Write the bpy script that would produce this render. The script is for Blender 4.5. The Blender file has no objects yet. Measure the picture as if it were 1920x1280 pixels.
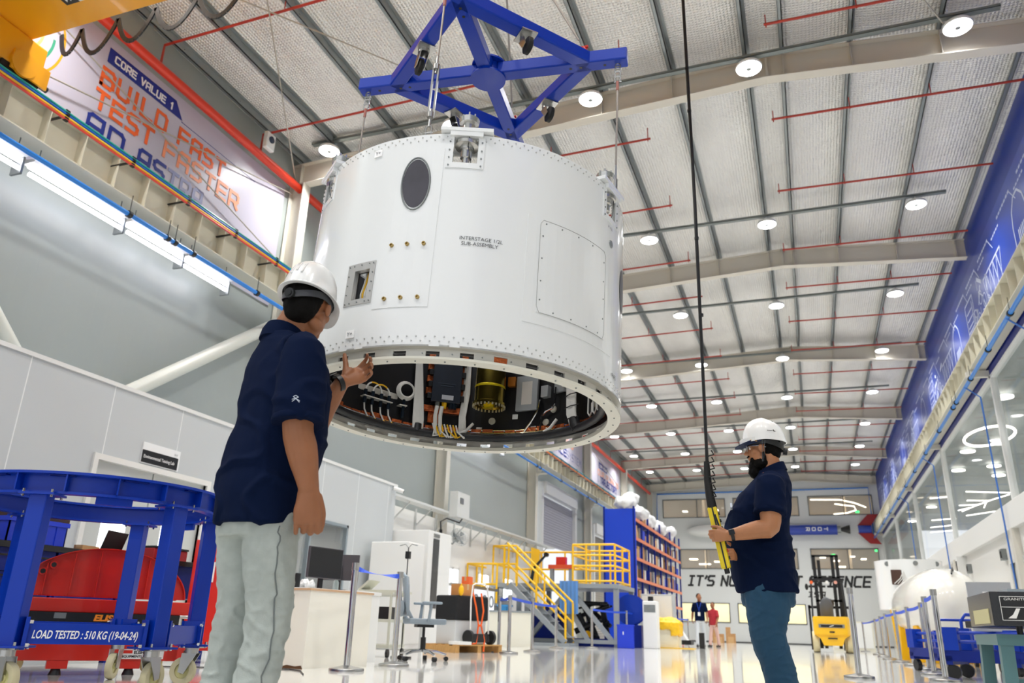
import bpy, bmesh, math, random
from mathutils import Vector, Matrix, noise
PI = math.pi
S = bpy.context.scene
COL = S.collection
random.seed(7)
V = Vector

# ------------------------------------------------------------- camera
YAW, PIT, ROL, FPX, CAMH = math.radians(20.4), math.radians(20.0), math.radians(1.71), 1476.0, 0.42
def make_camera():
    fw = V((-math.sin(YAW)*math.cos(PIT), math.cos(YAW)*math.cos(PIT), math.sin(PIT)))
    r = V((math.cos(YAW), math.sin(YAW), 0)); u = r.cross(fw)
    r2 = math.cos(ROL)*r + math.sin(ROL)*u; u2 = -math.sin(ROL)*r + math.cos(ROL)*u
    cd = bpy.data.cameras.new('camera'); co = bpy.data.objects.new('camera', cd); COL.objects.link(co)
    m = Matrix((r2, u2, -fw)).transposed().to_4x4(); m.translation = (0, 0, CAMH)
    co.matrix_world = m
    cd.sensor_width = 36; cd.lens = 36*FPX/1920; cd.clip_start = 0.05; cd.clip_end = 400
    cd.dof.use_dof = True; cd.dof.focus_distance = 4.2; cd.dof.aperture_fstop = 3.2
    S.camera = co
make_camera()
S.view_settings.view_transform = 'Standard'; S.view_settings.look = 'None'
S.view_settings.gamma = 1; S.view_settings.use_curve_mapping = False
S.view_settings.exposure = 0.4

# ------------------------------------------------------------- sky outside, also added as fill light through the hall's open back
w = bpy.data.worlds.new('World'); S.world = w; w.use_nodes = True
bg = w.node_tree.nodes['Background']; bg.inputs[0].default_value = (0.93, 0.96, 1.0, 1); bg.inputs[1].default_value = 0.8

# ------------------------------------------------------------- high bay lamps (light only; the fittings come later)
LAMP_X = (-8.2, -5.5, -2.86, -0.17, 2.9)
LAMP_Y = (0.0, 5.6, 11.3, 16.9, 21.9, 26.7, 31.6, 36.6, 41.2, 45.8)
LAMP_Z = 9.22
LAMP_POWER = 66
_ld = bpy.data.lights.new('high_bay_light', 'AREA'); _ld.shape = 'DISK'; _ld.size = 0.34; _ld.energy = LAMP_POWER
_ld.color = (1.0, 0.985, 0.955); _ld.spread = math.radians(125)

# ------------------------------------------------------------- colours and materials
def lin(c):
    if isinstance(c, str):
        c = c.lstrip('#'); c = tuple(int(c[i:i+2], 16)/255 for i in (0, 2, 4))
    return tuple((x/12.92 if x <= .04045 else ((x+.055)/1.055)**2.4) for x in c) + (1,)
def mat(name, col, rough=.5, metal=0., emit=0., bump=None, var=0., varscale=6., coat=0., trans=0., stretch=(1, 1, 1), alpha=1., spec=.5, sheen=0., coords='Object'):
    m = bpy.data.materials.new(name); m.use_nodes = True; nt = m.node_tree; b = nt.nodes['Principled BSDF']
    c = lin(col); b.inputs['Base Color'].default_value = c; b.inputs['Roughness'].default_value = rough
    b.inputs['Metallic'].default_value = metal; b.inputs['Coat Weight'].default_value = coat; b.inputs['Coat Roughness'].default_value = .05
    b.inputs['Transmission Weight'].default_value = trans; b.inputs['Alpha'].default_value = alpha
    b.inputs['Specular IOR Level'].default_value = spec
    if sheen: b.inputs['Sheen Weight'].default_value = sheen
    if emit:
        b.inputs['Emission Color'].default_value = c; b.inputs['Emission Strength'].default_value = emit
    if bump or var:
        tc = nt.nodes.new('ShaderNodeTexCoord'); mp = nt.nodes.new('ShaderNodeMapping'); mp.inputs['Scale'].default_value = stretch
        nt.links.new(tc.outputs[coords], mp.inputs[0])
        if var:
            n = nt.nodes.new('ShaderNodeTexNoise'); n.inputs['Scale'].default_value = varscale; n.inputs['Detail'].default_value = 4
            nt.links.new(mp.outputs[0], n.inputs[0])
            r = nt.nodes.new('ShaderNodeMapRange'); r.inputs[1].default_value = .3; r.inputs[2].default_value = .7; r.inputs[3].default_value = 1-var; r.inputs[4].default_value = 1+var*.4
            nt.links.new(n.outputs[0], r.inputs[0])
            x = nt.nodes.new('ShaderNodeVectorMath'); x.operation = 'SCALE'; x.inputs[0].default_value = c[:3]
            nt.links.new(r.outputs[0], x.inputs['Scale']); nt.links.new(x.outputs[0], b.inputs['Base Color'])
        if bump:
            n = nt.nodes.new('ShaderNodeTexNoise'); n.inputs['Scale'].default_value = bump[0]; n.inputs['Detail'].default_value = 5
            nt.links.new(mp.outputs[0], n.inputs[0])
            bp = nt.nodes.new('ShaderNodeBump'); bp.inputs['Strength'].default_value = bump[1]; bp.inputs['Distance'].default_value = bump[2] if len(bump) > 2 else .01
            nt.links.new(n.outputs[0], bp.inputs['Height']); nt.links.new(bp.outputs[0], b.inputs['Normal'])
    return m
def lines_bump(m, axis, pitch, width=.08, strength=.6, dist=.01, dark=None):
    """grooves every `pitch` metres along an axis (panel joints, ribs)"""
    nt = m.node_tree; b = nt.nodes['Principled BSDF']
    tc = nt.nodes.new('ShaderNodeTexCoord'); sp = nt.nodes.new('ShaderNodeSeparateXYZ'); nt.links.new(tc.outputs['Object'], sp.inputs[0])
    d = nt.nodes.new('ShaderNodeMath'); d.operation = 'DIVIDE'; d.inputs[1].default_value = pitch; nt.links.new(sp.outputs[axis], d.inputs[0])
    f = nt.nodes.new('ShaderNodeMath'); f.operation = 'FRACT'; nt.links.new(d.outputs[0], f.inputs[0])
    g = nt.nodes.new('ShaderNodeMath'); g.operation = 'GREATER_THAN'; g.inputs[1].default_value = width; nt.links.new(f.outputs[0], g.inputs[0])
    bp = nt.nodes.new('ShaderNodeBump'); bp.inputs['Strength'].default_value = strength; bp.inputs['Distance'].default_value = dist
    nt.links.new(g.outputs[0], bp.inputs['Height'])
    old = b.inputs['Normal'].links
    if old: nt.links.new(old[0].from_socket, bp.inputs['Normal'])
    nt.links.new(bp.outputs[0], b.inputs['Normal'])
    if dark is not None:
        mx = nt.nodes.new('ShaderNodeMix'); mx.data_type = 'RGBA'; mx.inputs['A'].default_value = lin(dark)
        l = b.inputs['Base Color'].links
        if l: nt.links.new(l[0].from_socket, mx.inputs['B'])
        else: mx.inputs['B'].default_value = b.inputs['Base Color'].default_value
        nt.links.new(g.outputs[0], mx.inputs['Factor']); nt.links.new(mx.outputs['Result'], b.inputs['Base Color'])
    return m

# ------------------------------------------------------------- mesh builder
PM = {}
def rotm(rx=0, ry=0, rz=0):
    return Matrix.Rotation(rz, 4, 'Z') @ Matrix.Rotation(ry, 4, 'Y') @ Matrix.Rotation(rx, 4, 'X')
def frame(p, d, up=V((0, 0, 1))):
    """matrix whose z axis points along d, at p"""
    z = V(d).normalized(); up = V(up)
    if abs(z.dot(up)) > .98: up = V((0, 1, 0)) if abs(z.y) < .9 else V((1, 0, 0))
    x = up.cross(z).normalized(); y = z.cross(x)
    m = Matrix((x, y, z)).transposed().to_4x4(); m.translation = p
    return m
class MB:
    def __init__(s): s.v = []; s.f = []; s.m = []; s.sm = []; s.cur = 0; s.T = None
    def add(s, vs, fs, smooth=False, M=None):
        o = len(s.v)
        for p in vs:
            p = V(p)
            if M is not None: p = M @ p
            if s.T is not None: p = s.T @ p
            s.v.append(p)
        for f in fs: s.f.append([i+o for i in f]); s.m.append(s.cur); s.sm.append(smooth)
        return s
    def box(s, c, d, M=None, taper=1.):
        x, y, z = [q/2 for q in d]; c = V(c); t = taper
        vs = [c+V(q) for q in ((-x, -y, -z), (x, -y, -z), (x, y, -z), (-x, y, -z), (-x*t, -y*t, z), (x*t, -y*t, z), (x*t, y*t, z), (-x*t, y*t, z))]
        return s.add(vs, [(3, 2, 1, 0), (4, 5, 6, 7), (0, 1, 5, 4), (1, 2, 6, 5), (2, 3, 7, 6), (3, 0, 4, 7)], M=M)
    def b2(s, p0, p1, M=None):
        c = [(a+b)/2 for a, b in zip(p0, p1)]; d = [abs(b-a) for a, b in zip(p0, p1)]
        return s.box(c, d, M=M)
    def bar(s, p0, p1, w, h=None, up=(0, 0, 1)):
        p0 = V(p0); p1 = V(p1); h = h or w; L = (p1-p0).length
        return s.box((0, 0, L/2), (w, h, L), M=frame(p0, p1-p0, up))
    def cyl(s, p0, p1, r, r2=None, n=16, caps=True, smooth=True):
        p0 = V(p0); p1 = V(p1); r2 = r if r2 is None else r2; L = (p1-p0).length; M = frame(p0, p1-p0)
        vs = []
        for i in range(n):
            a = 2*PI*i/n; vs.append((r*math.cos(a), r*math.sin(a), 0)); vs.append((r2*math.cos(a), r2*math.sin(a), L))
        fs = [(2*i, 2*((i+1) % n), 2*((i+1) % n)+1, 2*i+1) for i in range(n)]
        s.add(vs, fs, smooth, M)
        if caps:
            s.add([vs[2*i] for i in range(n)], [tuple(reversed(range(n)))], False, M)
            s.add([vs[2*i+1] for i in range(n)], [tuple(range(n))], False, M)
        return s
    def tube(s, pts, r, n=8, closed=False, caps=True):
        pts = [V(p) for p in pts]; N = len(pts); rs = r if isinstance(r, (list, tuple)) else [r]*N
        tang = []
        for i in range(N):
            a = pts[(i-1) % N] if (closed or i > 0) else pts[i]; b = pts[(i+1) % N] if (closed or i < N-1) else pts[i]
            t = (b-a); tang.append(t.normalized() if t.length > 1e-9 else V((0, 0, 1)))
        nrm = V((0, 0, 1)) if abs(tang[0].z) < .9 else V((1, 0, 0)); nrm = (nrm-tang[0]*nrm.dot(tang[0])).normalized()
        vs = []
        for i in range(N):
            nrm = (nrm-tang[i]*nrm.dot(tang[i]))
            nrm = nrm.normalized() if nrm.length > 1e-6 else tang[i].orthogonal().normalized()
            bn = tang[i].cross(nrm)
            for k in range(n):
                a = 2*PI*k/n; vs.append(pts[i]+(nrm*math.cos(a)+bn*math.sin(a))*rs[i])
        fs = []
        for i in range(N if closed else N-1):
            j = (i+1) % N
            for k in range(n):
                k2 = (k+1) % n; fs.append((i*n+k, i*n+k2, j*n+k2, j*n+k))
        s.add(vs, fs, True)
        if caps and not closed:
            s.add(vs[:n], [tuple(reversed(range(n)))]); s.add(vs[-n:], [tuple(range(n))])
        return s
    def lathe(s, prof, M=None, n=24, a0=0., a1=2*PI, smooth=True, close=False):
        full = abs(a1-a0) > 2*PI-1e-6; k = n if full else n+1; vs = []
        for i in range(k):
            a = a0+(a1-a0)*i/n
            for r, z in prof: vs.append((r*math.cos(a), r*math.sin(a), z))
        P = len(prof); fs = []
        for i in range(n):
            j = (i+1) % k
            for q in range(P if close else P-1):
                q2 = (q+1) % P
                fs.append((i*P+q, j*P+q, j*P+q2, i*P+q2))
        s.add(vs, fs, smooth, M)
        if close and not full:
            s.add(vs[:P], [tuple(range(P))], False, M); s.add(vs[-P:], [tuple(reversed(range(P)))], False, M)
        return s
    def prism(s, poly, h, M=None):
        n = len(poly); vs = [(x, y, 0) for x, y in poly]+[(x, y, h) for x, y in poly]
        fs = [tuple(reversed(range(n))), tuple(range(n, 2*n))]+[(i, (i+1) % n, (i+1) % n+n, i+n) for i in range(n)]
        return s.add(vs, fs, False, M)
    def ell(s, c, r, M=None, nu=16, nv=10, z0=-1., z1=1.):
        if not isinstance(r, (tuple, list)): r = (r, r, r)
        prof = []
        t0 = math.asin(z0); t1 = math.asin(z1)
        vs = []; 
        for j in range(nv+1):
            t = t0+(t1-t0)*j/nv
            for i in range(nu):
                a = 2*PI*i/nu; vs.append((c[0]+r[0]*math.cos(t)*math.cos(a), c[1]+r[1]*math.cos(t)*math.sin(a), c[2]+r[2]*math.sin(t)))
        fs = [(j*nu+i, j*nu+(i+1) % nu, (j+1)*nu+(i+1) % nu, (j+1)*nu+i) for j in range(nv) for i in range(nu)]
        return s.add(vs, fs, True, M)
    def loft(s, rings, smooth=True, caps=True, M=None):
        n = len(rings[0]); vs = [p for r in rings for p in r]
        fs = [(j*n+i, j*n+(i+1) % n, (j+1)*n+(i+1) % n, (j+1)*n+i) for j in range(len(rings)-1) for i in range(n)]
        s.add(vs, fs, smooth, M)
        if caps: s.add(rings[0], [tuple(reversed(range(n)))], False, M); s.add(rings[-1], [tuple(range(n))], False, M)
        return s
    def build(s, name, mats, parent=None, label=None, cat=None, group=None, kind=None, world=False, bevel=0, base=True, origin=None):
        if not isinstance(mats, (list, tuple)): mats = [mats]
        me = bpy.data.meshes.new(name); vs = s.v; o = bpy.data.objects.new(name, me); COL.objects.link(o)
        if parent is not None:
            if world:
                inv = PM.get(parent.name, Matrix()).inverted(); vs = [inv @ p for p in vs]
            o.parent = parent; PM[o.name] = PM.get(parent.name, Matrix())
        elif base and vs:
            if origin is None:
                xs = [p.x for p in vs]; ys = [p.y for p in vs]; origin = V(((min(xs)+max(xs))/2, (min(ys)+max(ys))/2, min(p.z for p in vs)))
            origin = V(origin); vs = [p-origin for p in vs]; o.location = origin; PM[o.name] = Matrix.Translation(origin)
        me.from_pydata([tuple(p) for p in vs], [], s.f)
        for m in mats: me.materials.append(m)
        me.polygons.foreach_set('material_index', s.m); me.polygons.foreach_set('use_smooth', s.sm)
        me.update()
        if any(s.sm):
            bm = bmesh.new(); bm.from_mesh(me); bmesh.ops.remove_doubles(bm, verts=bm.verts, dist=1e-5); 
            bm.to_mesh(me); bm.free()
            for e in me.edges: pass
            try: me.set_sharp_from_angle(angle=math.radians(40))
            except Exception: pass
        if bevel:
            md = o.modifiers.new('bevel', 'BEVEL'); md.width = bevel; md.segments = 2; md.limit_method = 'ANGLE'; md.angle_limit = .6
        tag(o, label, cat, group, kind)
        return o
def tag(o, label=None, cat=None, group=None, kind=None):
    if label: o['label'] = label
    if cat: o['category'] = cat
    if group: o['group'] = group
    if kind: o['kind'] = kind
    return o
def thing(name, label, cat, loc=(0, 0, 0), rz=0., group=None, M=None):
    o = bpy.data.objects.new(name, None); COL.objects.link(o); o.empty_display_size = .1
    m = M if M is not None else Matrix.Translation(V(loc)) @ Matrix.Rotation(rz, 4, 'Z')
    o.matrix_world = m; PM[o.name] = m.copy()
    return tag(o, label, cat, group)
def struct(o, label=None):
    o['kind'] = 'structure'
    if label: o['label'] = label
    return o
def dup(o, loc=None, rz=None, label=None, group=None, M=None, parent=None):
    c = o.copy(); COL.objects.link(c)
    if parent is not None: c.parent = parent; PM[c.name] = PM.get(parent.name, Matrix())
    else:
        m = M if M is not None else Matrix.Translation(V(loc)) @ Matrix.Rotation(rz or 0, 4, 'Z')
        c.matrix_world = m; PM[c.name] = m.copy()
    if label: c['label'] = label
    if group: c['group'] = group
    for ch in list(o.children): dup(ch, parent=c)
    return c

# ------------------------------------------------------------- lettering
def text_mesh(txt, size=1., extrude=.004, shear=0., spacing=1., align='LEFT', bold=0.):
    cu = bpy.data.curves.new('t', 'FONT'); cu.body = txt; cu.size = size; cu.extrude = extrude; cu.shear = shear; cu.space_character = spacing
    cu.align_x = align; cu.offset = bold; cu.resolution_u = 3
    o = bpy.data.objects.new('t', cu); COL.objects.link(o); bpy.context.view_layer.update()
    me = bpy.data.meshes.new_from_object(o.evaluated_get(bpy.context.evaluated_depsgraph_get()))
    bpy.data.objects.remove(o); return me
def text(txt, M, size, m, parent, name='lettering', label=None, warp=None, width=None, **k):
    """M maps text plane (x right, y up, z out) to world"""
    me = text_mesh(txt, size, **k)
    if width:
        xs = [v.co.x for v in me.vertices]; sc = width/(max(xs)-min(xs)); x0 = min(xs)
        for v in me.vertices: v.co.x = (v.co.x-(x0 if k.get('align', 'LEFT') == 'LEFT' else 0))*sc
    inv = PM.get(parent.name, Matrix()).inverted()
    for v in me.vertices: v.co = inv @ (V(warp(v.co)) if warp else M @ v.co)
    me.materials.clear(); me.materials.append(m)
    o = bpy.data.objects.new(name, me); COL.objects.link(o); o.parent = parent
    if label: o['label'] = label
    return o
# square technical stroke letters on a 0..2 x 0..3 grid
GL = {'A': [[(0, 0), (0, 2.6), (.4, 3), (2, 3), (2, 0)], [(0, 1.2), (2, 1.2)]], 'B': [[(0, 0), (0, 3), (1.6, 3), (2, 2.6), (2, 1.9), (1.7, 1.6), (0, 1.6)], [(1.7, 1.6), (2, 1.2), (2, .4), (1.6, 0), (0, 0)]],
      'C': [[(2, 3), (.4, 3), (0, 2.6), (0, .4), (.4, 0), (2, 0)]], 'D': [[(0, 0), (0, 3), (1.6, 3), (2, 2.5), (2, .5), (1.6, 0), (0, 0)]], 'E': [[(2, 3), (0, 3), (0, 0), (2, 0)], [(0, 1.5), (1.8, 1.5)]],
      'F': [[(2, 3), (0, 3), (0, 0)], [(0, 1.5), (1.8, 1.5)]], 'I': [[(1, 0), (1, 3)]], 'L': [[(0, 3), (0, 0), (2, 0)]], 'N': [[(0, 0), (0, 3), (2, 0), (2, 3)]], 'M': [[(0, 0), (0, 3), (1, 1.5), (2, 3), (2, 0)]],
      'O': [[(.4, 0), (0, .4), (0, 2.6), (.4, 3), (1.6, 3), (2, 2.6), (2, .4), (1.6, 0), (.4, 0)]], 'R': [[(0, 0), (0, 3), (1.7, 3), (2, 2.6), (2, 1.6), (1.7, 1.2), (0, 1.2)], [(1.1, 1.2), (2, 0)]],
      'S': [[(2, 3), (.4, 3), (0, 2.6), (0, 1.9), (.4, 1.5), (1.6, 1.5), (2, 1.1), (2, .4), (1.6, 0), (0, 0)]], 'T': [[(0, 3), (2, 3)], [(1, 3), (1, 0)]], 'U': [[(0, 3), (0, .4), (.4, 0), (1.6, 0), (2, .4), (2, 3)]],
      'V': [[(0, 3), (1, 0), (2, 3)]], 'K': [[(0, 0), (0, 3)], [(2, 3), (.1, 1.5), (2, 0)]], 'Y': [[(0, 3), (1, 1.5), (2, 3)], [(1, 1.5), (1, 0)]], 'J': [[(0, .4), (.4, 0), (1.6, 0), (2, .4), (2, 3)]],
      '1': [[(.6, 2.4), (1.2, 3), (1.2, 0)]], "'": [[(1, 3), (.7, 2.2)]], 'i': [[(.3, 3), (1.7, 3)], [(.3, 0), (1.7, 0)], [(1, 3), (1, 0)]], 'X': [[(0, 0), (2, 3)], [(0, 3), (2, 0)]], 'P': [[(0, 0), (0, 3), (1.7, 3), (2, 2.6), (2, 1.6), (1.7, 1.2), (0, 1.2)]]}
_L = [0]
def strokes(mb, txt, x0, x1, y0, h, wgt, M, shear=0., th=.006, mirror=False):
    """letters between x0..x1 with height h on plane M (x right, y up)"""
    adv = []; x = 0
    for ch in txt:
        adv.append(x); x += {' ': 2.0, "'": 1.2, 'I': 1.7, '1': 2.2}.get(ch, 2.95)
    tot = x-.95; sx = (x1-x0)/tot; sy = h/3
    for ch, a in zip(txt, adv):
        off = -.6 if ch in ('I', "'") else 0
        for st in GL.get(ch, []):
            pts = [V((x0+(a+off+px)*sx+shear*py*sy, y0+py*sy, 0)) for px, py in st]
            for p, q in zip(pts, pts[1:]):
                d = (q-p).normalized()*wgt*.45; p2 = p-d; q2 = q+d; nn = V((-d.y, d.x, 0)).normalized()*wgt/2
                _L[0] = (_L[0]+1) % 9; mb.add([p2-nn, q2-nn, q2+nn, p2+nn, *[k+V((0, 0, th+.0006*_L[0])) for k in (p2-nn, q2-nn, q2+nn, p2+nn)]], [(0, 1, 2, 3), (4, 5, 6, 7), (0, 1, 5, 4), (1, 2, 6, 5), (2, 3, 7, 6), (3, 0, 4, 7)], M=M)
def plane_x(x, sgn=1):
    """text plane on a wall of constant X; sgn=1 faces +X with text running along +Y (left wall)"""
    if sgn > 0: return Matrix(((0, 0, 1, x), (1, 0, 0, 0), (0, 1, 0, 0), (0, 0, 0, 1)))
    return Matrix(((0, 0, -1, x), (-1, 0, 0, 0), (0, 1, 0, 0), (0, 0, 0, 1)))
def plane_y(y):
    return Matrix(((1, 0, 0, 0), (0, 0, -1, y), (0, 1, 0, 0), (0, 0, 0, 1)))

M_white = mat('white_paint', '#e4e5e3', .45)
M_cream = mat('cream_steel', '#d6d2c0', .4, var=.05, varscale=2)
M_grey = mat('grey_panel', '#b9bfbe', .35, var=.04, varscale=.7)
M_steel = mat('galvanised_steel', '#8d9292', .38, .7, var=.12, varscale=9)
M_chrome = mat('polished_steel', '#c9c9c9', .12, 1.)
M_inox = mat('brushed_steel', '#b4b4b2', .28, 1.)
M_black = mat('black_plastic', '#121315', .4)
M_rubber = mat('black_rubber', '#0d0d0e', .6)
M_blue = mat('blue_paint', '#0234a6', .35, coat=.12, spec=.3)
M_bluedk = mat('deep_blue_paint', '#06227e', .4, spec=.3)
M_red = mat('red_paint', '#cc1c08', .35, coat=.3)
M_redpipe = mat('red_pipe_paint', '#d8381c', .35)
M_sprink = mat('dull_red_pipe_paint', '#b0382a', .45)
M_yellow = mat('yellow_paint', '#f4b900', .35)
M_crane = mat('crane_yellow_paint', '#e8a010', .35, coat=.2, var=.05, varscale=2)
M_navy = mat('navy_cloth', '#16264a', .85, sheen=.3, bump=(60, .15, .002))
M_card = mat('cardboard', '#b98d5e', .8, var=.12, varscale=10)
M_wood = mat('pale_wood', '#c89a5c', .6, var=.2, varscale=12, stretch=(1, 8, 1))
M_orange = mat('orange_print', '#f0682c', .5)
M_bluep = mat('blue_print', '#1b2f8c', .5)
M_lcd = mat('lamp_glow', '#ffffff', .5, emit=14)
M_blackwhite = mat('white_print', '#f2f2f2', .5)
ORD = ['first', 'second', 'third', 'fourth', 'fifth', 'sixth', 'seventh', 'eighth', 'ninth', 'tenth', 'eleventh', 'twelfth', 'thirteenth', 'fourteenth', 'fifteenth', 'sixteenth', 'seventeenth']
# ============================================================= SETTING
HX0, HX1, HY0, HY1 = -9.3, 4.2, -7.0, 51.0
RAFT = (4.0, 11.75, 19.4, 27.1, 35.0, 42.9, 50.6)
def roof_z(x): return 9.95-(.048*(0.1-x) if x < .1 else .083*(x-.1))
def rb_z(x): return 9.27-(.046*(0.1-x) if x < .1 else .079*(x-.1))      # underside of the rafters

# floor
m = mat('glossy_white_floor', '#dcdcd8', .1, var=.05, varscale=.5, coat=.5)
mb = MB(); mb.b2((HX0, HY0, -.1), (HX1, HY1, 0)); struct(mb.build('floor', m, base=False), 'glossy white epoxy hall floor')
# roof lining of crinkled foil
m = mat('foil_lining', '#efeeea', .38, .3, var=.12, varscale=1.3, stretch=(1, .35, 1))
nt = m.node_tree; b = nt.nodes['Principled BSDF']
tc = nt.nodes.new('ShaderNodeTexCoord')
def _wave(axis, sc, rot=0):
    wv = nt.nodes.new('ShaderNodeTexWave'); wv.wave_type = 'BANDS'; wv.bands_direction = axis; wv.inputs['Scale'].default_value = sc; wv.inputs['Distortion'].default_value = 1.2; wv.inputs['Detail'].default_value = 1
    nt.links.new(tc.outputs['Object'], wv.inputs[0]); return wv
wx, wy = _wave('X', 5.6), _wave('Y', 5.6); nz = nt.nodes.new('ShaderNodeTexNoise'); nz.inputs['Scale'].default_value = 5.; nz.inputs['Detail'].default_value = 6; nt.links.new(tc.outputs['Object'], nz.inputs[0])
ad = nt.nodes.new('ShaderNodeMath'); ad.operation = 'MULTIPLY'; nt.links.new(wx.outputs[1], ad.inputs[0]); nt.links.new(wy.outputs[1], ad.inputs[1])
ad2 = nt.nodes.new('ShaderNodeMath'); ad2.operation = 'MULTIPLY_ADD'; ad2.inputs[1].default_value = 3.2; nt.links.new(nz.outputs[0], ad2.inputs[0]); nt.links.new(ad.outputs[0], ad2.inputs[2])
bp = nt.nodes.new('ShaderNodeBump'); bp.inputs['Strength'].default_value = .6; bp.inputs['Distance'].default_value = .035; nt.links.new(ad2.outputs[0], bp.inputs['Height']); nt.links.new(bp.outputs[0], b.inputs['Normal'])
mb = MB()
for x0, x1 in ((HX0-.2, .1), (.1, HX1+.2)):
    n = 40; ny = 24
    vs = []; 
    for j in range(ny+1):
        y = HY0+(HY1+.3-HY0)*j/ny
        for i in range(n+1):
            x = x0+(x1-x0)*i/n; sag = -.045*abs(math.sin((x-.1)/1.34*PI))-.015*noise.noise(V((x*1.5, y*1.2, 0)))
            vs.append((x, y, roof_z(x)+sag))
    mb.add(vs, [(j*(n+1)+i, (j+1)*(n+1)+i, (j+1)*(n+1)+i+1, j*(n+1)+i+1) for j in range(ny) for i in range(n)], True)
    mb.b2((x0, HY0, 10.15), (x1, HY1+.3, 10.2))
struct(mb.build('ceiling', m, base=False), 'crinkled silver foil roof lining sagging between grey purlins')

# left wall: ribbed grey cladding, the white lab wall in front of it, white wall beyond
m_clad = lines_bump(mat('grey_cladding', '#a6aeac', .3, var=.03, varscale=.5), 1, .25, .1, .5, .006)
m_labw = lines_bump(mat('white_lab_panel', '#c4c9cb', .35), 1, 1.2, .012, .9, .004, dark='#e9ecec')
mb = MB(); mb.b2((HX0-.2, HY0, 0), (HX0, 28.2, 9.6)); mb.b2((HX0-.2, 28.2, 5.75), (HX0, 33.6, 9.6)); mb.b2((HX0-.2, 33.6, 0), (HX0, 36.2, 9.6)); mb.b2((HX0-.2, 36.2, 5.2), (HX0, 41.5, 9.6)); mb.b2((HX0-.2, 41.5, 0), (HX0, HY1, 9.6))
struct(mb.build('wall_left', m_clad, base=False), 'pale grey ribbed cladding of the long left wall')
LABX = -7.96
mb = MB()
D0, D1, DZ = 7.15, 9.08, 2.2          # lab door opening
W0, W1, WZ0, WZ1 = 10.6, 12.95, .9, 2.12  # lab window opening
for y0, y1, z0, z1 in ((HY0, D0, 0, 3.13), (D0, D1, DZ, 3.13), (D1, W0, 0, 3.13), (W0, W1, 0, WZ0), (W0, W1, WZ1, 3.13), (W1, 14.72, 0, 3.13)):
    mb.b2((LABX-.1, y0, z0), (LABX, y1, z1))
mb.b2((HX0, 14.62, 0), (LABX-.1, 14.72, 3.13)); mb.b2((HX0, HY0, 3.08), (LABX-.1, 14.72, 3.13))
struct(mb.build('wall_lab', m_labw, base=False), 'smooth white panel wall of the testing lab, with its open doorway')
mb = MB(); mb.b2((LABX-.12, HY0, 3.13), (LABX+.02, 14.75, 3.18)); struct(mb.build('trim_1', M_white, base=False), 'white capping strip on top of the lab wall')
# lab interior: floor strip colour, back window glow
mb = MB(); mb.b2((HX0+.02, 2, .0), (HX0+.06, 14.6, 3.08)); struct(mb.build('wall_lab_back', M_white, base=False))
# lab door frame and half open leaf
fr = MB(); t = .07
fr.b2((LABX-.12, D0-t, 0), (LABX+.03, D0, DZ+t)); fr.b2((LABX-.12, D1, 0), (LABX+.03, D1+t, DZ+t)); fr.b2((LABX-.12, D0, DZ), (LABX+.03, D1, DZ+t))
d1 = struct(fr.build('door_1', mat('white_frame', '#e6e6e2', .35)), 'white framed double door of the testing lab, glazed leaves')
m_pane = mat('door_glass', '#e8f1f4', .05, alpha=.35)
lf = MB()
for y0, y1 in ((D0, (D0+D1)/2-.01), ((D0+D1)/2+.01, D1)):
    yc = (y0+y1)/2
    lf.b2((LABX-.08, y0, 0), (LABX-.04, y0+.28, DZ)); lf.b2((LABX-.08, y1-.28, 0), (LABX-.04, y1, DZ)); lf.b2((LABX-.08, y0+.28, 0), (LABX-.04, y1-.28, .9)); lf.b2((LABX-.08, y0+.28, 1.95), (LABX-.04, y1-.28, DZ))
leaf = lf.build('door_leaf', mat('pale_door_leaf', '#c9cdca', .4), d1, world=True)
lg = MB()
for yc in (D0+.48, D1-.48): lg.b2((LABX-.07, yc-.2, .9), (LABX-.05, yc+.2, 1.95))
lg.build('door_glass', mat('bright_door_glass', '#eef6fb', .2, emit=1.6), d1, world=True)
hb = MB(); hb.cyl((LABX-.0, D1-1.15, .95), (LABX-.0, D1-1.15, 1.25), .012); hb.build('door_handle', M_chrome, d1, world=True)
# lab window, aluminium frame
def window(nm, x0, x1, z0, z1, Y, mull=(), glass=None, m_fr=None, lab=None, axis='y', dep=.1):
    """window in a wall of constant Y (axis y) or X (axis x)"""
    f = MB(); t = .05; P = (lambda a, d, z: (a, Y+d, z)) if axis == 'y' else (lambda a, d, z: (Y-d, a, z))
    for a, b, c, d in ((x0, x1, z0, z0+t), (x0, x1, z1-t, z1), (x0, x0+t, z0, z1), (x1-t, x1, z0, z1), *[(q-t/2, q+t/2, z0, z1) for q in mull]):
        f.b2(P(a, -.03, c), P(b, dep, d))
    o = struct(f.build(nm, m_fr or M_steel, base=True), lab)
    g = MB(); g.b2(P(x0+t, dep*.4, z0+t), P(x1-t, dep*.4+.012, z1-t)); g.build('window_pane', glass, o, world=True)
    return o
m_glass = mat('clear_glass', '#f0f6f6', .02, alpha=.16, spec=.8)
m_alu = mat('aluminium_frame', '#9fabb2', .35, .5)
window('window_1', W0, W1, WZ0, WZ1, LABX, mull=(11.75,), glass=m_glass, m_fr=m_alu, lab='grey aluminium window of the lab above the desk', axis='x')
mb = MB(); mb.b2((HX0+.1, 12.2, .0), (HX0+.6, 14.2, 1.9)); mb.build('lab_cabinet', M_white, label='white cabinet seen through the lab window', cat='cabinet')

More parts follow.
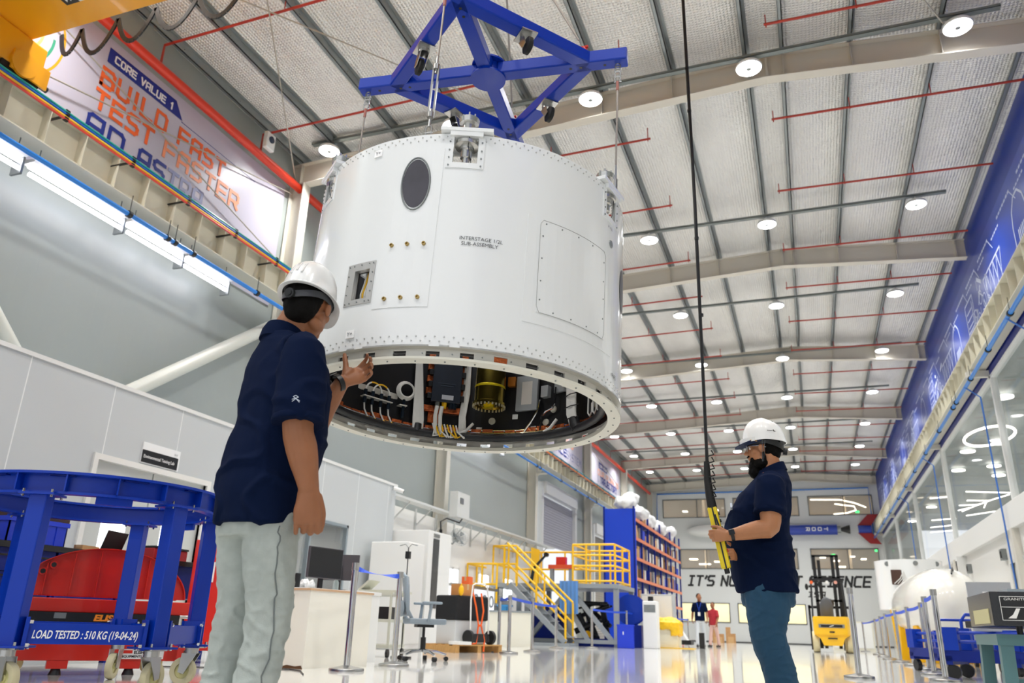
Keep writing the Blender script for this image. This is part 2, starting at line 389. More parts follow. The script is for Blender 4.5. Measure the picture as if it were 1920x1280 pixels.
# white lower wall beyond the lab, with its small bright windows
mb = MB()
ops = [(20.0, 20.9, 1.2, 1.95), (22.3, 23.2, 1.2, 1.95), (24.4, 25.3, 1.2, 1.95)]
ys = [14.72]+[q for o in ops for q in o[:2]]+[28.2]
for i in range(0, len(ys), 2): mb.b2((HX0+.02, ys[i], 0), (HX0+.14, ys[i+1], 3.1))
for y0, y1, z0, z1 in ops: mb.b2((HX0+.02, y0, 0), (HX0+.14, y1, z0)); mb.b2((HX0+.02, y0, z1), (HX0+.14, y1, 3.1))
struct(mb.build('wall_left_lower', mat('white_wall', '#e9e9e6', .5), base=False), 'white lower wall beyond the lab')
m_sky = mat('daylit_glass', '#f4faff', .3, emit=2.6)
for i, (y0, y1, z0, z1) in enumerate(ops):
    window('window_%d' % (i+2), y0, y1, z0, z1, HX0+.14, mull=((y0+y1)/2,), glass=m_sky, m_fr=M_white, lab='%s small bright window low in the white left wall, past the lab' % ORD[i], axis='x')
# roller shutters
def shutter(nm, y0, y1, z0, z1, col, lab, gl=False):
    f = MB(); f.b2((HX0-.1, y0-.25, 0), (HX0+.1, y0, z1+.4)); f.b2((HX0-.1, y1, 0), (HX0+.1, y1+.25, z1+.4)); f.b2((HX0-.15, y0, z1), (HX0+.2, y1, z1+.45))
    o = struct(f.build(nm, M_white), lab)
    c = MB(); n = int((z1-z0)/.1)
    for k in range(n): c.b2((HX0-.1, y0, z0+k*.1), (HX0-.04, y1, z0+k*.1+.09))
    c.build('curtain', mat(nm+'_slats', col, .35, .2), o, world=True)
shutter('door_2', 28.75, 33.2, 3.45, 5.3, '#b7b8c4', 'half raised pale roller shutter with daylight under it')
shutter('door_3', 36.6, 41.2, .05, 4.7, '#8d8681', 'closed dull brown roller shutter behind the blue rack')

# end wall with window openings
m_end = mat('white_end_wall', '#dcdedd', .5)
rows = [((-8.38, -4.5), (-4.04, -.2), (.33, 3.9), 7.24, 8.41), ((-7.4, -4.6), (-4.1, -.5), (.2, 3.9), 4.15, 5.34), ((-7.5, -4.6), (-4.15, -.33), None, 1.08, 2.2)]
mb = MB(); zprev = 0
for r in sorted(rows, key=lambda r: r[3]):
    z0, z1 = r[3], r[4]; mb.b2((HX0, HY1, zprev), (HX1+2, HY1+.15, z0)); xp = HX0
    for w_ in r[:3]:
        if w_: mb.b2((xp, HY1, z0), (w_[0], HY1+.15, z1)); xp = w_[1]
    mb.b2((xp, HY1, z0), (HX1+2, HY1+.15, z1)); zprev = z1
mb.b2((HX0, HY1, zprev), (HX1+2, HY1+.15, 10.1))
struct(mb.build('wall_end', m_end, base=False), 'white end wall with three rows of office windows')
m_dkfr = mat('dark_window_frame', '#6c6f70', .4, .4); k = 5
names = {7.24: 'top', 4.15: 'middle', 1.08: 'bottom'}
for r in rows:
    for j, w_ in enumerate(r[:3]):
        if w_:
            x0, x1 = w_; window('window_%d' % k, x0, x1, r[3], r[4], HY1, mull=((x0+x1)/2+.2,) if r[3] > 2 else (), glass=m_glass, m_fr=m_dkfr, lab='%s office window in the %s row of the end wall' % (('left', 'middle', 'right')[j], names[r[3]])); k += 1
# offices behind the end wall
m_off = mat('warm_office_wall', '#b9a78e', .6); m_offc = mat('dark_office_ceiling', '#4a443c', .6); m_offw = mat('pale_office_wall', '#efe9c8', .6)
mb = MB()
for z0, z1 in ((6.6, 9.4), (3.4, 6.2)):
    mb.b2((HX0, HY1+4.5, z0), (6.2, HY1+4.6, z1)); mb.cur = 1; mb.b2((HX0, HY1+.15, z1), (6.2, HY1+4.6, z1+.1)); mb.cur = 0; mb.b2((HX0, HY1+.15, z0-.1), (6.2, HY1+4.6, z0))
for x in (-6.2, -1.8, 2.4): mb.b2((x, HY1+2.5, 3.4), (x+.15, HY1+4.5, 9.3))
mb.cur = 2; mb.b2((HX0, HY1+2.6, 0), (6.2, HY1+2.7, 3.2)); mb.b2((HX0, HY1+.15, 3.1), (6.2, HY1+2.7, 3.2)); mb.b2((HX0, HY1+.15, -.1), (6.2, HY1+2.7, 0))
struct(mb.build('wall_office', [m_off, m_offc, m_offw], base=False), 'warm lit office rooms behind the end wall windows')
m_led = mat('warm_led', '#fff3dc', .5, emit=3.5)
def led(pts, r, lab, cat='ceiling light', grp=None, mm=None):
    return MB().tube(pts, r, 8).build('linear_light', mm or m_led, label=lab, cat=cat, group=grp)
led([(.5, HY1+1, 8.35), (2.2, HY1+1, 8.3), (3.0, HY1+1.1, 8.1), (3.6, HY1+1.2, 7.85)], .035, 'long bent white light line in the top right office window')
led([(1.9, HY1+2, 8.2), (3.0, HY1+2.1, 8.05), (3.1, HY1+2.3, 7.85), (2.6, HY1+2.4, 7.7), (1.8, HY1+2.5, 7.65)], .035, 'hairpin shaped light line in the top right office window')
led([(2.4, HY1+2.8, 7.4), (3.6, HY1+2.8, 7.62)], .035, 'short slanting light line low in the top right office window')
k = 0
for x, z, wd in ((-7.3, 7.95, .3), (-5.3, 8.0, .25), (-5.6, 7.5, .4), (-3.4, 7.6, .3), (-6.9, 4.9, .5), (-6.2, 4.6, .7), (-5.3, 4.75, .6), (.9, 5.0, .35), (1.6, 4.8, .5), (2.6, 5.05, .25), (1.9, 4.45, .5), (3.2, 4.9, .3)):
    MB().b2((x-wd/2, HY1+2.2, z), (x+wd/2, HY1+2.6, z+.06)).build('panel_light', m_led, label='small ceiling light panel glowing behind the end wall windows', cat='ceiling light', group='small light panels in the end wall offices'); k += 1
for (x, z) in ((2.95, 7.45), (3.75, 5.2), (1.35, 4.95)):
    MB().b2((x, HY1+.6, z), (x+.22, HY1+.64, z+.12)).build('exit_sign', mat('green_sign', '#2fe06a', .5, emit=2.5), label='small green lit exit sign seen through the end wall windows', cat='sign', group='green exit signs in the offices')
for (x0, x1, y, z0, z1) in ((-8.5, 3.9, HY1+2.0, .9, 0),): pass
_lo = bpy.data.lights.new('office_light', 'AREA'); _lo.shape = 'RECTANGLE'; _lo.size = 12; _lo.size_y = 1.5; _lo.energy = 260; _lo.color = (1, .93, .8)
for z, e in ((9.3, 130), (6.1, 130), (3.05, 190)):
    l2 = _lo.copy(); l2.energy = e; o = bpy.data.objects.new('office_light', l2); COL.objects.link(o); o.location = (-2, HY1+1.4, z)

# right wall: lower white wall, spandrel, glass, blue band, mural wall
mb = MB(); RD0, RD1 = 19.3, 20.5
for y0, y1, z0, z1 in ((HY0, RD0, 0, 2.7), (RD0, RD1, 2.05, 2.7), (RD1, HY1, 0, 2.7)): mb.b2((HX1, y0, z0), (HX1+.15, y1, z1))
struct(mb.build('wall_right', mat('white_right_wall', '#e3e3e0', .45), base=False), 'white lower part of the right wall')
mb = MB(); mb.b2((HX1-.12, HY0, 2.68), (HX1+.15, HY1, 3.2)); struct(mb.build('trim_2', M_white, base=False), 'deep white band under the right hand glass')
fr = MB(); fr.b2((HX1-.03, RD0-.06, 0), (HX1+.1, RD0, 2.12)); fr.b2((HX1-.03, RD1, 0), (HX1+.1, RD1+.06, 2.12)); fr.b2((HX1-.03, RD0, 2.05), (HX1+.1, RD1, 2.12)); fr.b2((HX1+.04, RD0, 0), (HX1+.09, RD1, 2.05))
d4 = struct(fr.build('door_4', mat('pale_grey_door', '#d3d5d3', .4)), 'pale grey door in the right wall under the glass')
MB().cyl((HX1+.01, RD0+.12, 1.0), (HX1+.01, RD0+.12, 1.2), .015).build('door_handle', M_chrome, d4, world=True)
mb = MB(); mb.b2((HX1, HY0, 5.98), (HX1+.12, HY1, 6.25)); struct(mb.build('trim_3', M_bluedk, base=False), 'dark blue band above the right hand glass')
mb = MB(); mb.b2((HX1+.05, HY0, 6.25), (HX1+.2, HY1, 9.8)); struct(mb.build('wall_right_upper', mat('royal_blue_wall', '#10359c', .35), base=False), 'royal blue upper part of the right wall')
g = MB(); f = MB()
ms = [-4, 3.6, 11.5, 19.25, 27.1, 35, 42.9, 50.9]
for a, b_ in zip(ms, ms[1:]): g.b2((HX1+.04, a, 3.2), (HX1+.06, b_, 5.98))
for y in ms: f.b2((HX1-.03, y-.06, 3.2), (HX1+.1, y+.06, 5.98))
f.b2((HX1-.03, -4, 5.92), (HX1+.1, 50.9, 5.98)); f.b2((HX1-.03, -4, 3.2), (HX1+.1, 50.9, 3.25))
o = struct(f.build('window_20', M_white), 'tall glazed gallery front along the right wall'); g.build('window_pane', mat('gallery_glass', '#dfeae8', .03, alpha=.22, spec=.9), o, world=True)
m_gal = mat('grey_gallery_wall', '#8f9794', .5); m_gcl = mat('dim_gallery_ceiling', '#6d7472', .5)
mb = MB(); mb.b2((10, HY0, 3.1), (10.1, HY1, 6.4)); mb.b2((HX1+.15, HY0, 3.05), (10, HY1, 3.15)); mb.cur = 1; mb.b2((HX1+.15, HY0, 6.3), (10, HY1, 6.4)); mb.cur = 0
mb.b2((8.6, 30, 3.1), (8.9, 30.3, 6.3))
struct(mb.build('wall_gallery', [m_gal, m_gcl], base=False), 'grey rooms behind the gallery glass')
m_led2 = mat('white_led', '#fffaf0', .5, emit=4)
zL = 6.05
def gled(pts, lab): led([(x, y, zL) for x, y in pts], .022, lab, mm=m_led2)
gled([(6.2, 35.8), (7.95, 36.4)], 'long straight light line above the branching lamp in the gallery')
gled([(7.9, 36.8), (7.5, 38.2), (7.2, 39.6), (6.9, 41.5)], 'stem of the branching light lines in the gallery')
for i, (a, b_) in enumerate((((6.6, 38.2), (7.5, 38.4)), ((6.5, 39.6), (7.3, 39.4)), ((6.7, 41.2), (7.1, 40.2)), ((7.4, 38.6), (7.6, 40.4)))): gled([a, b_], '%s short twig of the branching gallery light' % ORD[i])
gled([(7.3, 43), (8.4, 41.5)], 'bent light line below the branching lamp'); gled([(5.1, 37.4), (5.85, 37)], 'short light line left of the branching lamp')
gled([(6.0, 44.5), (7.0, 44)], 'upper of the stacked light lines behind the far gallery glass'); gled([(6.3, 47.5), (7.2, 46.6)], 'middle of the stacked light lines behind the far gallery glass'); gled([(6.56, 49.7), (7.5, 48.9)], 'lowest of the stacked light lines behind the far gallery glass')
ring = [(5.3+.62*math.cos(a*PI/12), 25.8+1.3*math.sin(a*PI/12), 6.05) for a in range(24)]
MB().tube(ring, .035, 8, closed=True).build('ring_light', m_led2, label='hanging ring shaped lamp behind the gallery glass', cat='ceiling light')
for i, (x, y) in enumerate(((5.9, 27.5), (5.2, 28.6), (6.42, 31.3), (5.4, 31.9), (6.9, 33.2), (5.6, 41), (5.3, 46), (5.0, 22))):
    mb = MB(); mb.cyl((x, y, 6.18), (x, y, 6.22), .22, n=20); mb.build('round_light', m_led2, label='round ceiling light behind the gallery glass', cat='ceiling light', group='round ceiling lights behind the gallery glass')
_lg = bpy.data.lights.new('gallery_light', 'AREA'); _lg.shape = 'RECTANGLE'; _lg.size = 3; _lg.size_y = 30; _lg.energy = 230
o = bpy.data.objects.new('gallery_light', _lg); COL.objects.link(o); o.location = (7, 22, 6.25)

# baseboard line
mb = MB(); mb.b2((HX0+.14, HY1-.02, 0), (HX1, HY1, .06)); struct(mb.build('baseboard_end', mat('dark_skirting', '#3c3f40', .5), base=False))

# ------------------------------------------------------------- frames: columns and rafters
LETT = ['first', 'second', 'third', 'fourth', 'fifth', 'sixth', 'seventh']
m_raft = mat('pale_rafter_steel', '#cfc9bc', .4)
def rafter(i, y):
    t = thing('roof_rafter', 'pale steel portal rafter with a bend at the ridge, %s from the camera' % LETT[i], 'rafter', (HX0, y, 9))
    w_ = MB(); fl = MB(); st = MB(); Hh = .46
    for x0, x1 in ((HX0, .1), (.1, HX1)):
        for (xa, xb) in ((x0, x1),):
            za, zb = rb_z(xa), rb_z(xb)
            w_.add([(xa, y-.008, za), (xb, y-.008, zb), (xb, y-.008, zb+Hh), (xa, y-.008, za+Hh), (xa, y+.008, za), (xb, y+.008, zb), (xb, y+.008, zb+Hh), (xa, y+.008, za+Hh)], [(0, 1, 2, 3), (7, 6, 5, 4), (0, 1, 5, 4), (3, 2, 6, 7)])
            for q in (0, Hh):
                fl.add([(xa, y-.1, za+q-.008), (xb, y-.1, zb+q-.008), (xb, y+.1, zb+q-.008), (xa, y+.1, za+q-.008), (xa, y-.1, za+q+.008), (xb, y-.1, zb+q+.008), (xb, y+.1, zb+q+.008), (xa, y+.1, za+q+.008)], [(3, 2, 1, 0), (4, 5, 6, 7), (0, 1, 5, 4), (1, 2, 6, 5), (2, 3, 7, 6), (3, 0, 4, 7)])
    for x in PURL:
        z = rb_z(x); MB().b2((x-.03, y-.1, z), (x-.02, y+.1, z+Hh+.2)).build('stiffener_plate', m_raft, t, world=True)
    st.b2((.09, y-.1, 9.27), (.12, y+.1, 9.27+Hh))
    w_.build('web', m_raft, t, world=True); fl.build('flanges', m_raft, t, world=True); st.build('ridge_plate', m_raft, t, world=True)
PURL = (-9.05, -8.12, -6.8, -5.45, -4.1, -2.72, -1.46, -.2, .4, 1.45, 2.75, 4.02)
for i, y in enumerate(RAFT): rafter(i, y)
m_purl = mat('galvanised_purlin', '#8f9596', .4, .55, var=.1, varscale=3)
for i, x in enumerate(PURL):
    mb = MB(); z = rb_z(x)+.47; zt = roof_z(x)-.02
    mb.b2((x-.008, HY0, z), (x+.008, HY1, zt)); mb.b2((x-.06, HY0, z), (x+.008, HY1, z+.012)); mb.b2((x-.06, HY0, z), (x-.052, HY1, z+.03)); mb.b2((x, HY0, zt-.012), (x+.06, HY1, zt))
    for k in range(36):
        yy = -2+k*1.45; mb.cyl((x+.008, yy, z+.06), (x+.02, yy, z+.06), .012, n=6)
    mb.build('roof_purlin', m_purl, label='%s lengthwise galvanised roof purlin counting from the left wall' % ORD[i], group='roof purlins', cat='purlin', base=True)
# columns on the left and right walls
m_col = mat('column_steel', '#d9d6cb', .4)
for i, y in enumerate(RAFT):
    t = thing('column', 'pale steel column on the left wall under the %s rafter' % LETT[i], 'column', (-9.1, y, 0))
    mb = MB(); mb.b2((-9.28, y-.12, 0), (-9.265, y+.12, rb_z(-9.1))); mb.b2((-8.97, y-.12, 0), (-8.955, y+.12, rb_z(-9.1))); mb.build('flanges', m_col, t, world=True)
    mb = MB(); mb.b2((-9.265, y-.008, 0), (-8.97, y+.008, rb_z(-9.1))); mb.build('web', m_col, t, world=True)
    mb = MB(); mb.b2((-8.955, y-.1, 5.7), (-8.6, y+.1, 5.72)); mb.b2((-8.955, y-.1, 6.02), (-8.55, y+.1, 6.05)); mb.add([(-8.955, y-.008, 5.6), (-8.6, y-.008, 6.02), (-8.955, y-.008, 6.02), (-8.955, y+.008, 5.6), (-8.6, y+.008, 6.02), (-8.955, y+.008, 6.02)], [(0, 1, 2), (5, 4, 3), (0, 1, 4, 3)]); mb.build('crane_bracket', m_col, t, world=True)
    t = thing('column', 'pale steel pilaster on the right wall under the %s rafter' % LETT[i], 'column', (4.1, y, 0))
    MB().b2((4.06, y-.1, 0), (4.2, y+.1, 2.68)).build('shaft', m_col, t, world=True)
    MB().b2((3.75, y-.06, 6.0), (4.2, y+.06, 6.14)).build('crane_bracket', m_col, t, world=True)
# diagonal wall braces
m_br = mat('brace_tube', '#d5d8d0', .35)
MB().cyl((-9.0, 3.9, 6.0), (-9.0, 7.6, 2.4), .11, n=20).build('wall_brace', m_br, label='pale round diagonal brace sloping down at the far left', cat='brace')
MB().cyl((-9.0, 7.6, 2.9), (-9.0, 11.5, 5.72), .11, n=20).build('wall_brace', m_br, label='pale round diagonal brace rising to the column behind the man', cat='brace')
m_rod = mat('thin_rod', '#b3aea2', .5, .3)
for i, (a, b_) in enumerate((((-9.2, 11.7, 8.9), (-5.0, 4.1, 9.4)), ((-9.2, 4.1, 8.8), (-4.2, 11.6, 9.35)), ((-9.2, 4.1, 6.9), (-9.2, 11.6, 8.6)), ((-9.2, 11.6, 7.0), (-9.2, 4.1, 8.7)), ((-1.2, 4.1, 9.3), (2.9, 11.6, 9.3)), ((-9.2, 35.1, 8.7), (-9.2, 42.8, 7.6)))):
    MB().cyl(a, b_, .012, n=6).build('tie_rod', m_rod, label='thin diagonal tie rod %s' % ('across the foil roof near the banner', 'crossing the first roof rod', 'rising across the large banner', 'falling across the large banner', 'across the roof above the right lamps', 'across the farthest banner')[i], cat='tie rod')

# ------------------------------------------------------------- crane runways
def runway(nm, sx, lab, zt, zb, xw, sgn):
    t = thing(nm, lab, 'crane rail beam', (xw, 0, zb)); y0, y1 = 2.0, 50.4
    MB().b2((xw-.01, y0, zb), (xw+.01, y1, zt)).build('web', M_cream, t, world=True)
    MB().b2((xw-.17, y0, zt), (xw+.17, y1, zt+.02)).b2((xw-.17, y0, zb-.02), (xw+.17, y1, zb)).build('flanges', M_cream, t, world=True)
    y = y0
    while y < y1: MB().b2((xw, y, zb), (xw+.16*sgn, y+.012, zt)).build('stiffener_plate', M_cream, t, world=True); y += .57
    MB().b2((xw-.03, y0, zt+.02), (xw+.03, y1, zt+.07)).build('rail', M_steel, t, world=True)
    return t
runway('runway_beam', 1, 'cream steel crane runway beam with many stiffeners on the left wall', 6.62, 6.08, -8.85, 1)
runway('runway_beam', 1, 'cream steel crane runway beam with many stiffeners on the right wall', 6.72, 6.2, 4.0, -1)
# conductor pipes
for i, (c, nm) in enumerate((('#1b9a8e', 'green'), ('#1660c8', 'blue'), ('#f1c63a', 'yellow'), ('#d9483a', 'red'))):
    z = 6.5-i*.035; x = -8.44
    MB().cyl((x, 2, z), (x, 50.3, z), .017, n=8).build('conductor_bar', mat(nm+'_bar', c, .4), label='thin %s crane conductor bar on the left runway' % nm, cat='conductor bar')
y = 4.9; k = 0
while y < 49:
    MB().b2((-8.85, y-.015, 6.44), (-8.4, y+.015, 6.46)).b2((-8.46, y-.03, 6.37), (-8.425, y+.03, 6.53)).build('conductor_bracket', M_black, label='black bracket holding the coloured conductor bars', cat='bracket', group='black brackets under the conductor bars'); y += 1.12
def pipe(pts, r, m, lab, cat='pipe', clamps=None, nm='pipe', n=12):
    t = thing(nm, lab, cat, pts[0])
    MB().tube(pts, r, n).build('run', m, t, world=True)
    if clamps:
        for p in clamps:
            c = MB(); d = (V(pts[1])-V(pts[0])).normalized(); p = V(p); c.cyl(p-d*.03, p+d*.03, r*1.5, n=12); c.cyl(p, p+V((0, 0, .3)), .006, n=6)
            c.build('clamp', M_black, t, world=True)
    return t
M_airblue = mat('air_pipe_blue', '#2a80d8', .3)
cl = [(-8.6, y, 5.78) for y in (7.4, 8.15, 8.3, 8.7, 10.3, 14, 18, 22, 26, 26.4, 29, 31, 33, 34.5)]
pipe([(-8.6, 2, 5.78), (-8.6, 50.5, 5.78)], .035, M_airblue, 'light blue air pipe hung under the left crane runway', clamps=cl)
cl = [(3.75, y, 5.87) for y in (11, 13.2, 15, 17, 19, 21, 21.5, 24, 27, 30, 33, 36, 40, 44, 48)]
pipe([(3.75, 6, 5.87), (3.75, 50.6, 5.87), (3.75, 50.8, 6.1), (3.75, 50.9, 8.8), (-8.7, 50.9, 8.75), (-8.75, 50.9, 6.4)], .04, M_airblue, 'blue air pipe along the right glass and around the end wall windows', clamps=cl)
for y in (15.2, 19.6, 27.6, 35.4): pipe([(3.72, y, 5.85), (4.0, y, 5.6), (4.03, y, 1.3)], .018, mat('thin_blue_pipe', '#3f73c4', .4), 'thin blue drop pipe down the right wall, %s counting away' % ORD[(15.2, 19.6, 27.6, 35.4).index(y)], nm='drop_pipe')
pipe([(-9.1, 2, 8.75), (-9.1, 50.5, 8.75)], .085, M_redpipe, 'thick red fire main along the top of the left wall', nm='fire_main')
# sprinkler branches
SY = (5.2, 7.8, 10.4, 12.95, 15.6, 18.5, 20.9, 23.5, 26.2, 28.9, 31.5, 34.2, 37.0, 39.6, 42.3, 45.0, 47.8)
for i, y in enumerate(SY):
    z = 9.34
    mb = MB(); mb.tube([(-9.1, y, 8.8), (-9.1, y, 9.2), (-2.1, y, 9.34)], .022, 8)
    for x in (-6.8, -4.1, -2.15): mb.cyl((x, y, z-.05), (x, y, z+.25), .01, n=6)
    mb.build('sprinkler_pipe', M_sprink, label='%s red sprinkler branch on the left roof slope, counting away' % ORD[i], group='sprinkler branches', cat='sprinkler pipe')
    mb = MB(); mb.cyl((.12, y+.1, 9.36), (4.15, y+.1, 9.28), .022, n=8)
    for x in (.15, 1.45, 2.75): mb.cyl((x, y+.1, z-.04), (x, y+.1, z+.2), .01, n=6)
    mb.build('sprinkler_pipe', M_sprink, label='%s red sprinkler branch on the right roof slope, counting away' % ORD[i], group='sprinkler branches', cat='sprinkler pipe')
# cable trays and high bay lamps
m_tray = mat('cable_tray', '#7e8584', .45, .5)
t0 = None
for j, y in enumerate(LAMP_Y):
    x0 = -8.6; x1 = 3.5
    mb = MB(); z = 9.42
    mb.b2((x0, y-.05, z), (x1, y+.05, z+.008)); mb.b2((x0, y-.05, z), (x1, y-.045, z+.05)); mb.b2((x0, y+.045, z), (x1, y+.05, z+.05))
    mb.build('cable_tray', m_tray, label='grey cable tray carrying the %s row of lamps from the camera' % ORD[j], group='cable trays', cat='cable tray')
    for i, x in enumerate(LAMP_X):
        lab = '%s of the %s row of round roof lamps from the camera' % (('leftmost', 'second from left', 'middle one', 'second from right', 'rightmost')[i], ORD[j])
        if t0 is None:
            t0 = t = thing('high_bay_lamp', lab, 'ceiling lamp', (x, y, LAMP_Z), group='round roof lamps')
            h = MB(); h.lathe([(.0, .14), (.08, .14), (.1, .1), (.2, .06), (.215, .02), (.2, .0)], n=24); h.cyl((0, 0, .14), (0, 0, .2), .015, n=8); h.build('housing', M_white, t)
            g_ = MB(); g_.lathe([(.2, .0), (.19, -.01), (.07, -.015), (.05, .005)], n=24); g_.build('lens', M_lcd, t)
            c = MB(); c.lathe([(.05, .005), (.04, -.02), (.0, -.02)], n=16); c.build('sensor', M_steel, t)
        else: dup(t0, (x, y, LAMP_Z), 0, lab)
        lo = bpy.data.objects.new('high_bay_light', _ld); COL.objects.link(lo); lo.location = (x, y, LAMP_Z-.03)
# tube lights on the left wall
m_tube = mat('tube_glow', '#fbf7ff', .5, emit=5)
for i, (y0, y1) in enumerate(((4.2, 5.9), (6.0, 7.55), (7.62, 8.75), (8.8, 9.85), (12.3, 13.6), (14, 15.3), (20.2, 21.5), (22, 23.3))):
    t = thing('tube_lamp', '%s twin tube batten lamp under the left crane runway, counting away' % ORD[i], 'wall lamp', (-8.9, y0, 5.6))
    MB().add([(-8.98, y0, 5.88), (-8.98, y1, 5.88), (-8.72, y1, 5.86), (-8.72, y0, 5.86), (-8.98, y0, 5.82), (-8.98, y1, 5.82), (-8.8, y1, 5.82), (-8.8, y0, 5.82)], [(0, 1, 2, 3), (7, 6, 5, 4), (0, 3, 7, 4), (1, 2, 6, 5), (0, 1, 5, 4), (3, 2, 6, 7)]).build('reflector', M_white, t, world=True)
    for q, x, z in ((0, -8.9, 5.79), (1, -8.86, 5.67)): MB().cyl((x, y0+.03, z), (x, y1-.03, z), .03, n=10).build('tube', m_tube, t, world=True)
    MB().b2((-8.98, y1-.03, 5.58), (-8.8, y1, 5.85)).build('end_cap', M_steel, t, world=True)
    for q in (y0+.1, y1-.1): MB().cyl((-8.85, q, 5.85), (-8.85, q, 6.07), .008, n=6).build('hanger', M_steel, t, world=True)
# ============================================================= INTERSTAGE
_n = V((.0277, .0331, 1)).normalized(); _u = V((0, 1, 0)).cross(_n).normalized(); _v = _n.cross(_u)
TR = Matrix((_u, _v, _n)).transposed().to_4x4(); TR.translation = (-1.592, 3.513, 1.42)
RR = .816
def cp(a, h, r=RR): a = math.radians(a); return V((r*math.cos(a), r*math.sin(a), h))
def cfr(a, h, r=RR):
    """frame on the cylinder: x along increasing angle (right seen from outside), y up, z outwards"""
    t = math.radians(a); m = Matrix(((-math.sin(t), 0, math.cos(t)), (math.cos(t), 0, math.sin(t)), (0, 1, 0))).to_4x4(); m.translation = cp(a, h, r); return m
def wrap(poly_ah, r0, r1, mb, sub=3.):
    """curved plate from a cell grid in angle/height"""
    (a0, h0), (a1, h1) = poly_ah; n = max(1, int(abs(a1-a0)/sub)); vs = []
    for i in range(n+1):
        a = a0+(a1-a0)*i/n
        for r, h in ((r0, h0), (r1, h0), (r1, h1), (r0, h1)): vs.append(cp(a, h, r))
    fs = []
    for i in range(n):
        for q in range(4): fs.append((4*i+q, 4*(i+1)+q, 4*(i+1)+(q+1) % 4, 4*i+(q+1) % 4))
    fs += [(0, 1, 2, 3), (4*n+3, 4*n+2, 4*n+1, 4*n)]
    mb.add(vs, fs, False)
def shell(hs, holes, r0, r1, name, m, parent, extra=()):
    """cylinder wall with rectangular holes [(a0,a1,h0,h1)]"""
    A = sorted(set([float(a) for a in range(-180, 180, 3)]+[q for h in holes for q in (h[0], h[1])]+list(extra))); A = [a for a in A if -180 <= a < 180]; A.append(180.)
    Hs = sorted(set(list(hs)+[q for h in holes for q in (h[2], h[3])]))
    full = [[not any(h[0] <= (A[i]+A[i+1])/2 <= h[1] and h[2] <= (Hs[j]+Hs[j+1])/2 <= h[3] for h in holes) for j in range(len(Hs)-1)] for i in range(len(A)-1)]
    mb = MB(); nA = len(A)-1; nH = len(Hs)-1
    vs = []; 
    for i in range(nA):
        for j in range(nH+1): vs.append(cp(A[i], Hs[j], r1)); vs.append(cp(A[i], Hs[j], r0))
    ix = lambda i, j, o: ((i % nA)*(nH+1)+j)*2+o
    fs = []; fe = []
    for i in range(nA):
        for j in range(nH):
            if not full[i][j]: continue
            fs.append((ix(i, j, 0), ix(i+1, j, 0), ix(i+1, j+1, 0), ix(i, j+1, 0))); fs.append((ix(i, j, 1), ix(i, j+1, 1), ix(i+1, j+1, 1), ix(i+1, j, 1)))
            if j == 0 or not full[i][j-1]: fe.append((ix(i, j, 0), ix(i, j, 1), ix(i+1, j, 1), ix(i+1, j, 0)))
            if j == nH-1 or not full[i][j+1]: fe.append((ix(i, j+1, 0), ix(i+1, j+1, 0), ix(i+1, j+1, 1), ix(i, j+1, 1)))
            if not full[(i-1) % nA][j]: fe.append((ix(i, j, 0), ix(i, j+1, 0), ix(i, j+1, 1), ix(i, j, 1)))
            if not full[(i+1) % nA][j]: fe.append((ix(i+1, j, 0), ix(i+1, j, 1), ix(i+1, j+1, 1), ix(i+1, j+1, 0)))
    mb.add(vs, fs, True); mb.add(vs, fe, False)
    return mb.build(name, m, parent)
def arcpts(r, h, a0, a1, n=40): return [cp(a0+(a1-a0)*i/n, h, r) for i in range(n+1)]

M_shell = mat('glossy_white_shell', '#eceeee', .22, coat=.6)
M_ring = mat('pale_ring_metal', '#c9c7bf', .35, .25)
M_flange = mat('cream_ring_flange', '#dbd9cb', .4)
M_carbon = mat('black_carbon_lining', '#17171a', .38, bump=(90, .25, .002), stretch=(1, 1, .05))
M_copper = mat('copper_foil', '#c4673a', .34, .85, bump=(60, .8, .01))
M_gold = mat('gold_steel', '#b7a04a', .2, 1., var=.35, varscale=9, stretch=(1, 1, .2))
M_wire = mat('white_cable', '#d9d9d5', .45)
M_wirey = mat('yellow_cable', '#e6b313', .45)
M_conn = mat('dark_connector', '#14222f', .35, .3)
M_hose = mat('black_sleeve', '#111318', .55, bump=(50, .4, .004))
M_dark = mat('dark_screen', '#43414a', .35, var=.25, varscale=8)
ist = thing('rocket_interstage', 'large glossy white rocket interstage cylinder hanging from the blue lifting frame', 'rocket part', M=TR)
NOTCH = (-130, -70, -10, 50, 110, 170)
nh = []
for a in NOTCH:
    nh.append((a-3.9, a+3.9, .94, 1.095))
hat = (-103., -97.2, .29, .43)
def clampA(h): 
    return h
sh = shell((.055, .3, .5, .7, .9, 1.095), [h for h in nh if h[1] < 180]+[hat], RR-.018, RR, 'shell', M_shell, ist)
# black lining
shell((.07, .5, .92), [hat], RR-.03, RR-.02, 'inner_lining', M_carbon, ist)
